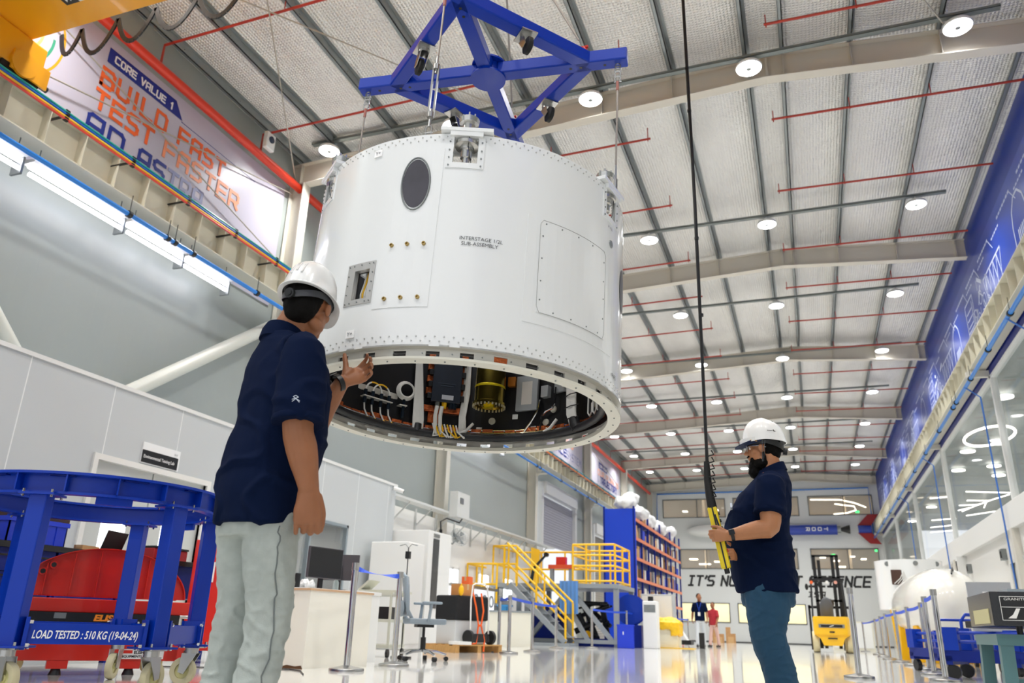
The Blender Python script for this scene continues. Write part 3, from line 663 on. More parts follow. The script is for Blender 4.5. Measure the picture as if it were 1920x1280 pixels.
# lower ring: skirt with windows, flange, inner lip
cut = [(a*10.3-176.+0, a*10.3-176.+4.2, .02, .045) for a in range(34)]
off = -94.5-(-176+8*10.3)
cut = [(c[0]+off-2.1+0, c[1]+off-2.1, c[2], c[3]) for c in cut]; cut = [c for c in cut if c[0] > -180 and c[1] < 180]
shell((.01, .055), cut, RR-.034, RR-.026, 'ring_skirt', M_ring, ist)
mb = MB(); mb.lathe([(RR-.062, 0), (RR, 0), (RR, .01), (RR-.062, .01)], n=120, close=True, smooth=False); mb.lathe([(RR-.062, .01), (RR-.056, .012), (RR-.056, .02), (RR-.062, .02)], n=96, close=True, smooth=False)
mb.build('ring_flange', M_flange, ist)
mb = MB(); mb.lathe([(RR-.034, .052), (RR, .055), (RR, .062), (RR-.034, .06)], n=120, close=True, smooth=False); mb.build('ring_shoulder', M_ring, ist)
fl = [c for c in cut if abs(c[0]+57) < 4 or abs(c[0]-125) < 4]
for c in fl:
    mb = MB(); wrap(((c[0], c[2]), (c[1], c[3])), RR-.036, RR-.033, mb); mb.build('copper_patch', M_copper, ist, label='copper foil patch in a ring window')
for h, name in ((.078, 'lower_rivets'), (.098, 'lower_rivets'), (1.062, 'upper_rivets'), (1.08, 'upper_rivets')):
    mb = MB(); N = 130
    for i in range(N):
        a = -180+360*i/N+(1.3 if h in (.098, 1.08) else 0)
        mb.cyl(cp(a, h, RR-.001), cp(a, h, RR+.004), .0042, .003, n=6, smooth=False)
    mb.build(name, mat('rivet_steel', '#c8c8c6', .3, .6) if h == .078 else bpy.data.materials['rivet_steel'], ist, kind='stuff')
mb = MB()
for i in range(40):
    a = -178+i*9.; mb.cyl(cp(a, -.004, RR-.03), cp(a, .002, RR-.03), .004, n=6); mb.cyl(cp(a+2, .032, RR-.027), cp(a+2, .032, RR-.022), .003, n=6)
mb.build('ring_bolts', M_steel, ist, kind='stuff')
# round dark window
mb = MB(); cx_, ch = -85., .835; vs = [cp(cx_, ch, RR+.003)]; vo = []
for i in range(36):
    t = 2*PI*i/36; da = 4.75*math.cos(t)+.35*math.sin(t)*-1; vs.append(cp(cx_+da*.93, ch+.135*.93*math.sin(t), RR+.003)); vo.append(cp(cx_+da, ch+.135*math.sin(t)*1., RR+.004))
mb.add(vs, [(0, i+1, (i+1) % 36+1) for i in range(36)]); mb.build('round_window', M_dark, ist, label='dark oval vent screen')
mb = MB(); mb.tube(vo, .004, 6, closed=True); mb.build('window_rim', M_steel, ist)
# raised plates
def rplate(a0, a1, h0, h1, dr, name, m, rad=.0, lab=None, bolts=None):
    mb = MB(); wrap(((a0, h0), (a1, h1)), RR-.002, RR+dr, mb); o = mb.build(name, m, ist, lab, bevel=.0)
    if bolts:
        b = MB()
        for a, h in bolts: b.cyl(cp(a, h, RR+dr-.001), cp(a, h, RR+dr+.002), .0035, n=6)
        b.build('plate_screws', M_steel, o)
    return o
rplate(-94.6, -76.6, .23, 1.015, .0022, 'side_doubler', M_shell)
rplate(-48.3, -8.5, .215, .735, .0022, 'panel_doubler', M_shell)
bl = [(a, .705) for a in (-42, -36, -29, -22)]+[(a, .285) for a in (-38, -31, -24, -18)]+[(-43, h) for h in (.64, .53, .42, .33)]+[(-15, h) for h in (.66, .56, .47, .37)]
rplate(-44., -14., .27, .72, .0045, 'access_panel', M_shell, lab='large rounded access panel', bolts=bl)
mb = MB(); q = []
for (a, h) in ((-44, .30), (-44, .70), (-43, .72), (-15, .72), (-14, .70), (-14, .30), (-15, .27), (-43, .27)): q.append((a, h))
pts = []
for i in range(len(q)):
    a, b_ = q[i], q[(i+1) % len(q)]
    for k in range(10): pts.append(cp(a[0]+(b_[0]-a[0])*k/10, a[1]+(b_[1]-a[1])*k/10, RR+.0047))
mb.tube(pts, .0012, 4, closed=True); mb.build('panel_seam', mat('seam_grey', '#9a9a98', .5), ist)
# brass inserts
for a, h in ((-90.4, .528), (-85.2, .528), (-79.9, .527), (-90.5, .272), (-85.2, .273), (-79.9, .273)):
    mb = MB(); M_ = cfr(a, h, RR+.002); mb.lathe([(.0, .003), (.004, .003), (.005, .009), (.0085, .009), (.0095, 0)], M_, n=14); mb.build('brass_insert', bpy.data.materials.get('brass') or mat('brass', '#b39a62', .3, .8), ist)
# small hatch with frame and screws
mb = MB()
for a0, a1, h0, h1 in ((-106.1, -103, .264, .466), (-97.2, -95.3, .264, .466), (-103, -97.2, .264, .29), (-103, -97.2, .43, .466)): wrap(((a0, h0), (a1, h1)), RR-.02, RR+.004, mb, 2)
hf = mb.build('hatch_frame', mat('bare_hatch_metal', '#c3c2c0', .38, .5), ist, 'bare metal hatch frame around an opening full of cables')
for a in (-105.4, -103.5, -100.5, -97.5, -96): 
    for h in (.275, .455): MB().cyl(cp(a, h, RR+.003), cp(a, h, RR+.007), .0032, n=8).build('screw', M_steel, hf)
for h in (.32, .365, .41): 
    for a in (-105.4, -96): MB().cyl(cp(a, h, RR+.003), cp(a, h, RR+.007), .0032, n=8).build('screw', M_steel, hf)
for k in range(7):
    a = -102.5+k*.8; MB().tube([cp(a, .28, RR-.05), cp(a+.6, .33, RR-.035), cp(a+1.2, .38, RR-.04), cp(a+.4, .45, RR-.06)], .005, 6).build('hatch_cable', (M_wire, M_wirey, M_wire, M_wire, M_conn, M_wire, M_gold)[k], ist)
# separation fittings in the notches
m_fit = mat('fitting_aluminium', '#c9c9c5', .25, .9)
def fitting(a, lab):
    f = MB()
    for a0, a1, h0, h1 in ((a-6, a-3.9, .912, 1.085), (a+3.9, a+6, .912, 1.085), (a-3.9, a+3.9, .912, .94)): wrap(((a0, h0), (a1, h1)), RR-.01, RR+.004, f, 2)
    fo = f.build('notch_frame', M_shell, ist, lab)
    for da in (-5.1, 5.1):
        for h in (.925, .965, 1.005, 1.05): MB().cyl(cp(a+da, h, RR+.003), cp(a+da, h, RR+.008), .004, n=8).build('screw', M_steel, fo)
    M_ = Matrix.Rotation(math.radians(a), 4, 'Z')
    b = MB(); b.T = M_; b.b2((RR-.13, -.12, 1.1), (RR+.02, .12, 1.118)); b.b2((RR-.1, -.075, 1.075), (RR+.018, .075, 1.1)); b.b2((RR-.13, -.12, 1.06), (RR-.12, .12, 1.1)); b.build('fitting_bracket', M_shell, ist)
    c = MB(); c.T = M_ @ Matrix.Translation((RR-.035, 0, 0))
    c.lathe([(0, .955), (.018, .955), (.018, .98), (.026, .985), (.026, 1.02), (.034, 1.025), (.034, 1.04), (.055, 1.045), (.055, 1.062), (.03, 1.07), (.03, 1.075)], n=20)
    c.lathe([(.04, 1.118), (.04, 1.13), (.03, 1.135), (.03, 1.165), (.045, 1.17), (.048, 1.195), (.036, 1.2), (.03, 1.2), (.03, 1.19), (.01, 1.19), (.01, 1.225), (0, 1.23)], n=20)
    for k in range(6): c.box((.03*math.cos(k), .03*math.sin(k), 1.2), (.008, .006, .04))
    c.build('separation_nut', m_fit, ist)
    w_ = MB(); w_.T = M_; w_.tube([(RR-.01, .012, 1.13), (RR+.012, .014, 1.1), (RR+.008, .01, 1.03), (RR+.0, .02, .97), (RR-.02, .03, .945)], .0016, 5); w_.tube([(RR-.03, 0, .955), (RR-.02, .015, .94), (RR-.01, .05, .945)], .004, 6); w_.build('fitting_wire', M_black, ist)
for a in NOTCH: fitting(a, 'notched frame holding a silver separation nut')
# small round port near the right edge + dark oval on the far right
mb = MB(); mb.lathe([(.0, .004), (.018, .004), (.02, 0)], cfr(-9.5, .80), n=20); mb.build('port_cover', M_steel, ist)
mb = MB(); vs = [cp(6, .64, RR+.003)]+[cp(6+4.6*math.cos(2*PI*i/24), .64+.12*math.sin(2*PI*i/24), RR+.003) for i in range(24)]; mb.add(vs, [(0, i+1, (i+1) % 24+1) for i in range(24)]); mb.build('round_window', M_dark, ist, label='second dark oval vent seen edge on')
# lettering wrapped round the shell
m_ink = mat('grey_ink', '#45474c', .6); m_stk = mat('white_sticker', '#fafafa', .5)
def cyl_text(txt, a, h, size, vertical=False, sticker=False):
    def wp(co):
        x, y = (co.x, co.y); 
        return TR @ cp(a+math.degrees(x/RR), h+y, RR+.0075 if sticker else RR+.003)
    text(txt, None, size, m_ink, ist, name='lettering', warp=wp, extrude=.0, align='CENTER')
    if sticker:
        mb = MB(); d = math.degrees(size*.85/RR); wrap(((a-d, h-size*.35), (a+d, h+size*1.0)), RR, RR+.0062, mb); mb.build('sticker', m_stk, ist)
cyl_text('INTERSTAGE 1/2L', -62.6, .552, .0245); cyl_text('SUB-ASSEMBLY', -62.9, .526, .0245)
cyl_text('Y+', -101.2, .118, .026, sticker=True); cyl_text('Y+', -100.5, 1.028, .026, sticker=True)
cyl_text('P-IF5', -4.6, .125, .03); cyl_text('P-1S5', -10.5, .873, .022)
# ------------- equipment inside
def inner_box(name, a, h0, h1, wdt, dep, m, r=RR-.03, lab=None, bev=.004):
    mb = MB(); M_ = cfr(a, 0, r); mb.box((0, (h0+h1)/2, -dep/2), (wdt, h1-h0, dep), M=M_); return mb.build(name, m, ist, lab, bevel=bev)
bx = inner_box('avionics_box', 120.8, .27, .56, .175, .07, mat('graphite_box', '#1a222e', .4), lab='dark graphite avionics box with cable sockets')
M_ = cfr(120.8, 0, RR-.1)
M2 = M_ @ Matrix.Rotation(PI, 4, 'Y')
MB().box((-.01, .30, -.001), (.07, .028, .003), M=M_).build('label_plate', mat('label_silver', '#b8bcc4', .4), bx)
m_deb = mat('embossed_grey', '#2b3442', .5)
for k, w_ in ((0, .11), (1, .08)): MB().box((.0, .385-.014*k, -.001), (w_, .006, .003), M=M_).build('embossed_text_line', m_deb, bx)
for x in (-.1, .1):
    for k in range(4): inner_box('mount_lug', 120.8+x*73, .29+k*.075, .325+k*.075, .035, .05, M_black, lab=None)
    for k in range(4): inner_box('copper_strap', 120.8+x*76, .325+k*.075, .365+k*.075, .04, .025, M_copper)
inner_box('copper_strap', 120.8, .215, .255, .25, .03, M_copper); inner_box('copper_strap', 124.5, .15, .215, .09, .012, M_copper)
for k, (x, m) in enumerate(((-.055, M_conn), (-.035, M_conn), (.005, M_wirey), (.045, M_steel))):
    p0 = M_ @ V((x, .27, .02)); p1 = M_ @ V((x, .235, .02)); MB().cyl(p0, p1, .016, .014, n=14).build('socket', m, ist)
# gold canister
cx = cp(99.3, 0, .69)
mb = MB(); mb.T = Matrix.Translation(cx); mb.lathe([(.0, .262), (.078, .262), (.078, .255), (.1, .255), (.1, .27), (.09, .275), (.09, .56), (.0, .56)], n=40); can = mb.build('gold_canister', M_gold, ist, 'gold tinted steel canister with a ring of bolts')
for k in range(26):
    t = 2*PI*k/26; p = cx+V((.094*math.cos(t), .094*math.sin(t), .243)); MB().cyl(p, p+V((0, 0, .014)), .0055, n=8).build('flange_bolt', mat('pale_bolt', '#c9c1a4', .3, .7) if k == 0 else bpy.data.materials['pale_bolt'], can)
mb = MB(); mb.T = Matrix.Translation(cx); mb.lathe([(.0915, .36), (.093, .362), (.093, .372), (.0915, .374)], n=40); mb.b2((-.03, -.012, .245), (.03, .012, .262)); mb.build('canister_band', mat('yellow_gold', '#d8c118', .25, .6), can)
inner_box('copper_strap', 90.5, .4, .46, .05, .03, mat('amber_film', '#b06a1c', .4, .3))
# bolted grey frame with pink ribbon
M_ = cfr(82.2, 0, RR-.05); gf = MB(); m_gf = mat('light_alloy', '#a9adb0', .4, .5)
for x0, x1, y0, y1 in ((-.07, .07, .24, .275), (-.07, .07, .42, .455), (-.07, -.035, .275, .42), (.035, .07, .275, .42)): gf.b2((x0, y0, -.02), (x1, y1, .0), M=M_)
gfo = gf.build('alloy_frame', m_gf, ist, 'grey alloy frame with a bright opening and a pink ribbon')
MB().b2((-.035, .275, -.018), (.035, .42, -.012), M=M_).build('frame_pane', mat('pale_pane', '#c9c4bd', .3), gfo)
for x in (-.055, 0, .055):
    for y in (.255, .3, .35, .395, .437):
        if x == 0 and .28 < y < .42: continue
        MB().cyl(M_ @ V((x, y, 0)), M_ @ V((x, y, .005)), .006, n=8).build('frame_bolt', M_steel, gfo)
MB().bar(M_ @ V((-.05, .425, .004)), M_ @ V((.045, .36, .004)), .014, .002, up=M_.to_3x3() @ V((0, 0, 1))).build('ribbon', mat('pink_ribbon', '#f0604e', .5), gfo)
inner_box('alloy_bracket', 64, .33, .43, .13, .02, m_gf); inner_box('alloy_bracket', 73, .31, .38, .05, .04, m_gf)
# white cable bundles
def bundle(name, pts, r, m, n=8, lab=None): return MB().tube(pts, r, n).build(name, m, ist, lab)
for k in range(9):
    d = (k-4)*.5; bundle('cable_bundle', [cp(132.3+d, .07, RR-.075-.004*(k % 3)), cp(132.6+d*1.1, .15, RR-.08), cp(133.2+d*.9, .28, RR-.07), cp(134.5+d*.6, .5, RR-.06)], .007, M_wire)
for k in range(9):
    d = (k-4)*.65; bundle('cable_bundle', [cp(51.5+d*.7, .08, RR-.09), cp(53+d, .16, RR-.1), cp(54.5+d, .28, RR-.09), cp(57+d*.8, .34, RR-.07), cp(62+d*.4, .36, RR-.06)], .0085, M_wire)
for k in range(3): bundle('cable_tie', [cp(48+i*1.1, .13+.07*k, RR-.112+.003*abs(i-4.5)) for i in range(10)], .003, M_black)
for k in range(6):
    bundle('cable_bundle', [cp(110+k*.6, .07, RR-.07), cp(111+k*.5, .2, RR-.06), cp(110+k*.5, .35, RR-.055), cp(110.5+k*.5, .55, RR-.05)], .0055, M_wire)
for k in range(5):
    pts = []
    for i in range(20):
        t = 2*PI*i/20; pts.append(cp(139.5, .31, RR-.06-.005*k)+V((math.cos(t)*.055*(1-.05*k)*-math.sin(math.radians(139)), math.cos(t)*.055*math.cos(math.radians(139))*(1-.05*k), math.sin(t)*.055*(1-.05*k))))
    MB().tube(pts, .006, 6, closed=True).build('cable_coil', M_wire, ist, 'coil of white cable')
# connector bracket with loops
inner_box('connector_bracket', 153, .213, .22, .2, .05, M_ring); inner_box('inner_rail', 152, .255, .29, .38, .012, M_ring); inner_box('connector_bracket', 140.3, .213, .22, .05, .05, M_ring)
cs = (159.5, 155.5, 151, 147)
for i, a in enumerate(cs):
    MB().cyl(cp(a, .222, RR-.06), cp(a, .255, RR-.06), .0105, n=12).build('connector', M_conn, ist); MB().cyl(cp(a, .175, RR-.06), cp(a, .21, RR-.06), .011, n=12).build('connector', M_conn, ist)
    bundle('cable_tail', [cp(a, .175, RR-.06), cp(a-.5, .14, RR-.06), cp(a-2, .1, RR-.07), cp(a-4, .07, RR-.08)], .005, M_wire); bundle('cable_tail', [cp(a-2, .1, RR-.07), cp(a-3.2, .075, RR-.085), cp(a-5, .07, RR-.09)], .005, M_wirey)
for a, b_ in ((cs[0], cs[2]), (cs[1], cs[3])):
    pts = [cp(a+(b_-a)*(1-math.cos(t*PI/14))/2, .255+.055*math.sin(t*PI/14), RR-.06) for t in range(15)]
    bundle('jumper_cable', pts[:6], .0048, M_wire); bundle('jumper_cable', pts[5:11], .0048, M_wirey); bundle('jumper_cable', pts[10:], .0048, M_wire)
MB().cyl(cp(139.8, .14, RR-.06), cp(139.8, .27, RR-.06), .01, n=12).build('connector', M_conn, ist)
for i, (a, m) in enumerate(((124.8, M_wire), (122.4, M_wire))):
    bundle('cable_tail', [cp(a, .235, RR-.12), cp(a+.4, .18, RR-.115), cp(a, .12, RR-.11), cp(a-1, .07, RR-.1)], .012, m)
for k in range(9): a = 126-k*1.4; bundle('cable_tail', [cp(a, .13, RR-.11), cp(a-1, .09, RR-.12), cp(a-.6-2*(k % 3), .055, RR-.115), cp(a-4, .07, RR-.1)], .005, M_wirey if k % 2 else M_wire)
for a in (108, 66): bundle('cable_tail', [cp(a+5, .09, RR-.09), cp(a+2, .11, RR-.08), cp(a-1, .16, RR-.07)], .009, M_wire)
# ring of hose, pipes and copper foil
bundle('black_hose', arcpts(RR-.085, .072, 0, 359.9, 90), .021, M_hose, 12)
bundle('black_hose', [cp(133, .07, RR-.085), cp(132.5, .09, RR-.08), cp(132.4, .12, RR-.075)], .024, M_hose, 12); bundle('black_hose', [cp(50, .07, RR-.085), cp(51, .09, RR-.09), cp(51.8, .13, RR-.09)], .03, M_hose, 12)
bundle('steel_pipe', arcpts(RR-.06, .105, 5, 175, 60), .006, M_chrome); bundle('steel_pipe', arcpts(RR-.05, .125, 60, 125, 40), .005, M_chrome)
for k in range(30):
    a = 20+k*5.2; mb = MB(); wrap(((a, .085+.01*(k % 2)), (a+4.6, .12+.02*random.random())), RR-.055, RR-.04-.005*random.random(), mb, 1); mb.build('copper_wrap', M_copper, ist)
bundle('steel_pipe', [cp(76, .3, RR-.05), cp(76, .24, RR-.06), cp(80, .17, RR-.05), cp(83.5, .1, RR-.06)], .0065, M_chrome)
bundle('steel_pipe', [cp(67, .36, RR-.06), cp(67.3, .26, RR-.06), cp(69, .24, RR-.05), cp(72.6, .225, RR-.05), cp(74.6, .2, RR-.05), cp(74.8, .09, RR-.06)], .0065, M_chrome)
for a, h in ((69.5, .238), (73.2, .165), (44, .2), (99, .19)): MB().lathe([(0, .006), (.02, .006), (.022, 0)], cfr(a, h, RR-.03) @ Matrix.Rotation(PI, 4, 'Y'), n=16).build('grey_disc', mat('pale_pad', '#b5b3a6', .6) if not bpy.data.materials.get('pale_pad') else bpy.data.materials['pale_pad'], ist)
for a, h in ((104.5, .12), (79.5, .12), (88.5, .2)): inner_box('small_tag', a, h, h+.03, .035, .004, M_white)
for a in (46, 42, 38): bundle('steel_pipe', [cp(a, .34, RR-.05), cp(a, .15, RR-.05), cp(a-1.5, .13, RR-.05), cp(a-3, .15, RR-.05), cp(a-3, .2, RR-.05)], .005, M_wire)
# ============================================================= LIFTING FRAME
ang = math.radians(5.9)
TF = TR @ Matrix.Rotation(ang, 4, 'Z') @ Matrix.Translation((0, 0, 2.13))
fr_ = thing('lifting_frame', 'glossy blue cross shaped lifting frame with a diamond of beams and casters below', 'lifting frame', M=TF)
A_, W_ = .83, .082; DJ = .60
def sq(p0, p1, name): 
    mb = MB(); mb.bar(p0, p1, W_, W_); return mb.build(name, M_blue, fr_, bevel=.008)
for d in ((1, 0), (0, 1), (-1, 0), (0, -1)):
    o = sq((d[0]*.06, d[1]*.06, 0), (d[0]*A_, d[1]*A_, 0), 'arm')
    for r_ in (.5, .56, .7):
        p = V((d[0]*r_, d[1]*r_, -W_/2-.001)); MB().cyl(p, p+V((0, 0, .002)), .009, n=12).build('bolt_hole', M_black, o)
c4 = [(DJ, 0), (0, DJ), (-DJ, 0), (0, -DJ)]
for i in range(4):
    a, b_ = V((*c4[i], 0)), V((*c4[(i+1) % 4], 0)); sq(a, b_, 'diamond_beam')
mb = MB(); mb.cyl((0, 0, -.053), (0, 0, -.041), .105, n=40); mb.cyl((0, 0, .041), (0, 0, .053), .105, n=40); mb.cyl((0, 0, -.041), (0, 0, .041), .07, n=24, caps=False); mb.build('hub', M_blue, fr_)
def caster(parent, p, d, sc=1.):
    T0 = Matrix.Translation(p) @ Matrix.Rotation(d, 4, 'Z') @ Matrix.Scale(sc, 4)
    mb = MB(); mb.T = T0; mb.b2((-.045, -.035, -.006), (.045, .035, 0)); mb.cyl((0, 0, -.025), (0, 0, -.006), .024, n=16)
    for y in (-.018, .018): mb.add([(-.025, y-.0015, -.025), (.025, y-.0015, -.025), (.045, y-.0015, -.075), (.015, y-.0015, -.08), (-.025, y+.0015, -.025), (.025, y+.0015, -.025), (.045, y+.0015, -.075), (.015, y+.0015, -.08)], [(0, 1, 2, 3), (7, 6, 5, 4), (0, 1, 5, 4), (1, 2, 6, 5), (2, 3, 7, 6), (3, 0, 4, 7)])
    o = mb.build('caster', M_inox, parent)
    mb = MB(); mb.T = T0; mb.lathe([(.0, -.012), (.028, -.012), (.036, -.008), (.036, .008), (.028, .012), (0, .012)], Matrix.Translation((.03, 0, -.072)) @ Matrix.Rotation(PI/2, 4, 'X'), n=24); mb.build('wheel', M_rubber, o)
for i, (x, y, d) in enumerate(((-.30, -.30, 2.3), (.30, -.30, -.9), (.30, .30, -.9), (-.30, .30, 1.2))): caster(fr_, V((x, y, -.041)), d, 1.35)
# four hanging cables
m_cab = mat('twisted_wire_rope', '#9c948c', .4, .6)
NM = {(0, -1): 'nearest the camera', (1, 0): 'on the right', (-1, 0): 'on the left', (0, 1): 'on the far side'}
def shackle(mb, z, s=1.):
    mb.tube([(-.012*s, 0, z), (-.016*s, 0, z+.02*s), (-.01*s, 0, z+.036*s), (0, 0, z+.04*s), (.01*s, 0, z+.036*s), (.016*s, 0, z+.02*s), (.012*s, 0, z)], .004*s, 6); mb.cyl((-.02*s, 0, z), (.02*s, 0, z), .004*s, n=8)
for d in ((0, -1), (1, 0), (-1, 0), (0, 1)):
    t = thing('sling_cable', 'wire sling %s between the blue frame and the white cylinder' % NM[d], 'lifting cable', M=TF @ Matrix.Translation((d[0]*.775, d[1]*.775, -1.03)))
    tb = d == (0, -1)
    z0, z1 = (.0, .99)
    mb = MB(); mb.tube([(0, 0, .30 if not tb else .48), (.001, 0, .6), (0, 0, .86)], .0055, 8); mb.build('wire_rope', m_cab, t)
    for k, z in enumerate((.0, .035, .86, .895, .93, .95)): mb = MB(); shackle(mb, z, 1.); mb.build('shackle', M_inox, t)
    mb = MB(); zb, zt_ = (.07, .48) if tb else (.09, .30)
    if tb:
        mb.cyl((0, 0, zb), (0, 0, zb+.1), .006, n=8); mb.cyl((0, 0, zt_-.1), (0, 0, zt_), .006, n=8); mb.b2((-.017, -.006, zb+.06), (-.009, .006, zt_-.06)); mb.b2((.009, -.006, zb+.06), (.017, .006, zt_-.06)); mb.cyl((0, 0, zb+.05), (0, 0, zb+.08), .016, n=12); mb.cyl((0, 0, zt_-.08), (0, 0, zt_-.05), .016, n=12)
    else: mb.cyl((0, 0, zb), (0, 0, zt_), .006, n=8); mb.cyl((0, 0, zb), (0, 0, zb+.12), .011, n=10)
    mb.build('turnbuckle', M_inox, t)
    mb = MB(); mb.cyl((0, 0, .80), (0, 0, .86), .0085, n=10); mb.build('red_sleeve', mat('faded_red_sleeve', '#a5655a', .5) if not bpy.data.materials.get('faded_red_sleeve') else bpy.data.materials['faded_red_sleeve'], t)
# hook block, slings above the frame and hoist rope
HK = TF @ V((0, 0, 1.25))
for d in ((1, 0), (-1, 0), (0, 1), (0, -1)):
    p = TF @ V((d[0]*DJ, d[1]*DJ, .045)); q = HK
    t = thing('top_sling', 'thin wire sling from the crane hook down to the blue frame %s' % NM[d], 'lifting cable', p)
    MB().cyl(p.lerp(q, .1), q, .006, n=8).build('wire_rope', m_cab, t, world=True)
    mb = MB(); mb.cyl(p, p.lerp(q, .05), .014, n=10); mb.cyl(p.lerp(q, .05)-V((.03, 0, 0)), p.lerp(q, .05)+V((.03, 0, 0)), .009, n=8); mb.build('red_shackle', M_red, t, world=True)
mb = MB(); mb.T = Matrix.Translation(HK); mb.tube([(0, 0, .25), (0, 0, .12), (.06, 0, .05), (.05, 0, -.03), (0, 0, -.05), (-.05, 0, -.02)], .022, 10); mb.cyl((0, -.05, .35), (0, .05, .35), .14, n=24); mb.build('crane_hook', M_crane, label='yellow crane hook block above the lifting frame', cat='hook')
mb = MB()
for x in (-.04, .04): mb.cyl(HK+V((x, 0, .35)), V((HK.x+x, HK.y, 7.5)), .009, n=6)
mb.build('hoist_rope', M_steel, label='twin steel hoist ropes above the crane hook', cat='rope')
# crane bridge
t = thing('crane_bridge', 'yellow overhead crane bridge entering at the top left corner', 'crane', (-8.85, 5.2, 6.7))
MB().b2((-8.7, 4.72, 7.3), (4.0, 5.5, 8.3)).build('girder', M_crane, t, world=True)
MB().b2((-8.7, 1.8, 7.3), (4.0, 2.5, 8.3)).build('girder', M_crane, t, world=True)
MB().b2((-9.02, 1.2, 6.78), (-8.66, 5.72, 7.28)).build('end_truck', M_crane, t, world=True, bevel=.02)
mb = MB(); mb.cyl((-8.66, 5.45, 6.86), (-8.62, 5.45, 6.86), .17, n=28); mb.b2((-8.66, 5.3, 6.72), (-8.63, 5.8, 7.0)); mb.build('wheel_cover', M_crane, t, world=True)
mb = MB(); mb.cyl((-8.92, 5.45, 6.84), (-8.78, 5.45, 6.84), .15, n=24); mb.b2((-8.8, 5.2, 6.7), (-8.67, 5.72, 6.78)); mb.cyl((-8.8, 5.82, 6.85), (-8.8, 5.92, 6.85), .04, n=12); mb.build('wheel', M_black, t, world=True)
mb = MB(); mb.b2((3.82, 1.2, 6.82), (4.1, 5.72, 7.28)); mb.build('end_truck', M_crane, t, world=True)
mb = MB(); mb.b2((-2.3, 2.2, 8.3), (-.8, 5.0, 8.7)); mb.b2((-1.9, 2.9, 7.5), (-1.1, 4.2, 8.3)); mb.build('trolley', M_crane, t, world=True)
sg = MB(); sg.b2((-7.75, 5.0, 7.294), (-7.35, 5.18, 7.3)); so = sg.build('direction_sign', M_white, t, world=True)
mb = MB(); mb.b2((-7.75, 5.0, 7.29), (-7.55, 5.18, 7.296)); mb.add([(-7.52, 5.09, 7.29), (-7.45, 5.03, 7.29), (-7.45, 5.15, 7.29)], [(0, 1, 2)]); mb.add([(-7.45, 5.09, 7.29), (-7.38, 5.03, 7.29), (-7.38, 5.15, 7.29)], [(0, 1, 2)]); mb.build('black_print', M_black, so, world=True)
mb = MB(); mb.add([(-7.58, 5.09, 7.287), (-7.64, 5.04, 7.287), (-7.64, 5.14, 7.287)], [(0, 1, 2)]); mb.add([(-7.64, 5.09, 7.287), (-7.7, 5.04, 7.287), (-7.7, 5.14, 7.287)], [(0, 1, 2)]); mb.build('white_print', M_white, so, world=True)
# festoon cable loops
for i, (x0, x1, dz) in enumerate(((-8.5, -8.15, .35), (-8.15, -7.55, .45), (-7.55, -6.95, .42), (-6.95, -6.3, .4), (-6.3, -5.6, .42))):
    pts = [(x0+(x1-x0)*k/12, 5.72, 7.5-dz*4*(k/12)*(1-k/12)) for k in range(13)]
    mb = MB(); mb.T = None
    for a, b_ in zip(pts, pts[1:]): mb.bar(a, b_, .06, .018, up=(0, 1, 0))
    mb.build('festoon_cable', M_black, label='black flat crane cable loop, %s along the yellow girder' % LETT[i], cat='cable')
# pendant cable and controller
PX = (-.562, 5.23)
t = thing('pendant_cable', 'long black pendant cable hanging from the crane to the yellow controller', 'cable', (PX[0], PX[1], 1.3))
mb = MB(); mb.tube([(PX[0]+.01, PX[1], 8.6), (PX[0]+.02, PX[1], 5.2), (PX[0]+.02, PX[1], 3.4), (PX[0]+.005, PX[1], 1.6), (PX[0], PX[1], 1.34)], .011, 8); mb.tube([(PX[0]+.03, PX[1], 8.6), (PX[0]+.03, PX[1], 3.4), (PX[0]+.01, PX[1], 1.45)], .004, 5); mb.build('cable', M_black, t, world=True)
for z in (4.6, 4.2, 3.1, 2.5): MB().cyl((PX[0]+.02, PX[1], z), (PX[0]+.02, PX[1], z+.02), .016, n=8).build('cable_tie', M_black, t, world=True)
mb = MB(); mb.tube([(PX[0], PX[1], 1.48), (PX[0], PX[1], 1.36), (PX[0]+.008, PX[1], 1.26), (PX[0]+.02, PX[1], 1.18)], [.018, .024, .027, .03], 12)
for k in range(7): mb.tube([(PX[0]+.01, PX[1]-.02, 1.24+.045*k), (PX[0]+.05, PX[1]-.02, 1.25+.045*k), (PX[0]+.035, PX[1]-.01, 1.28+.045*k)], .005, 5)
mb.build('strain_relief', M_rubber, t, world=True)
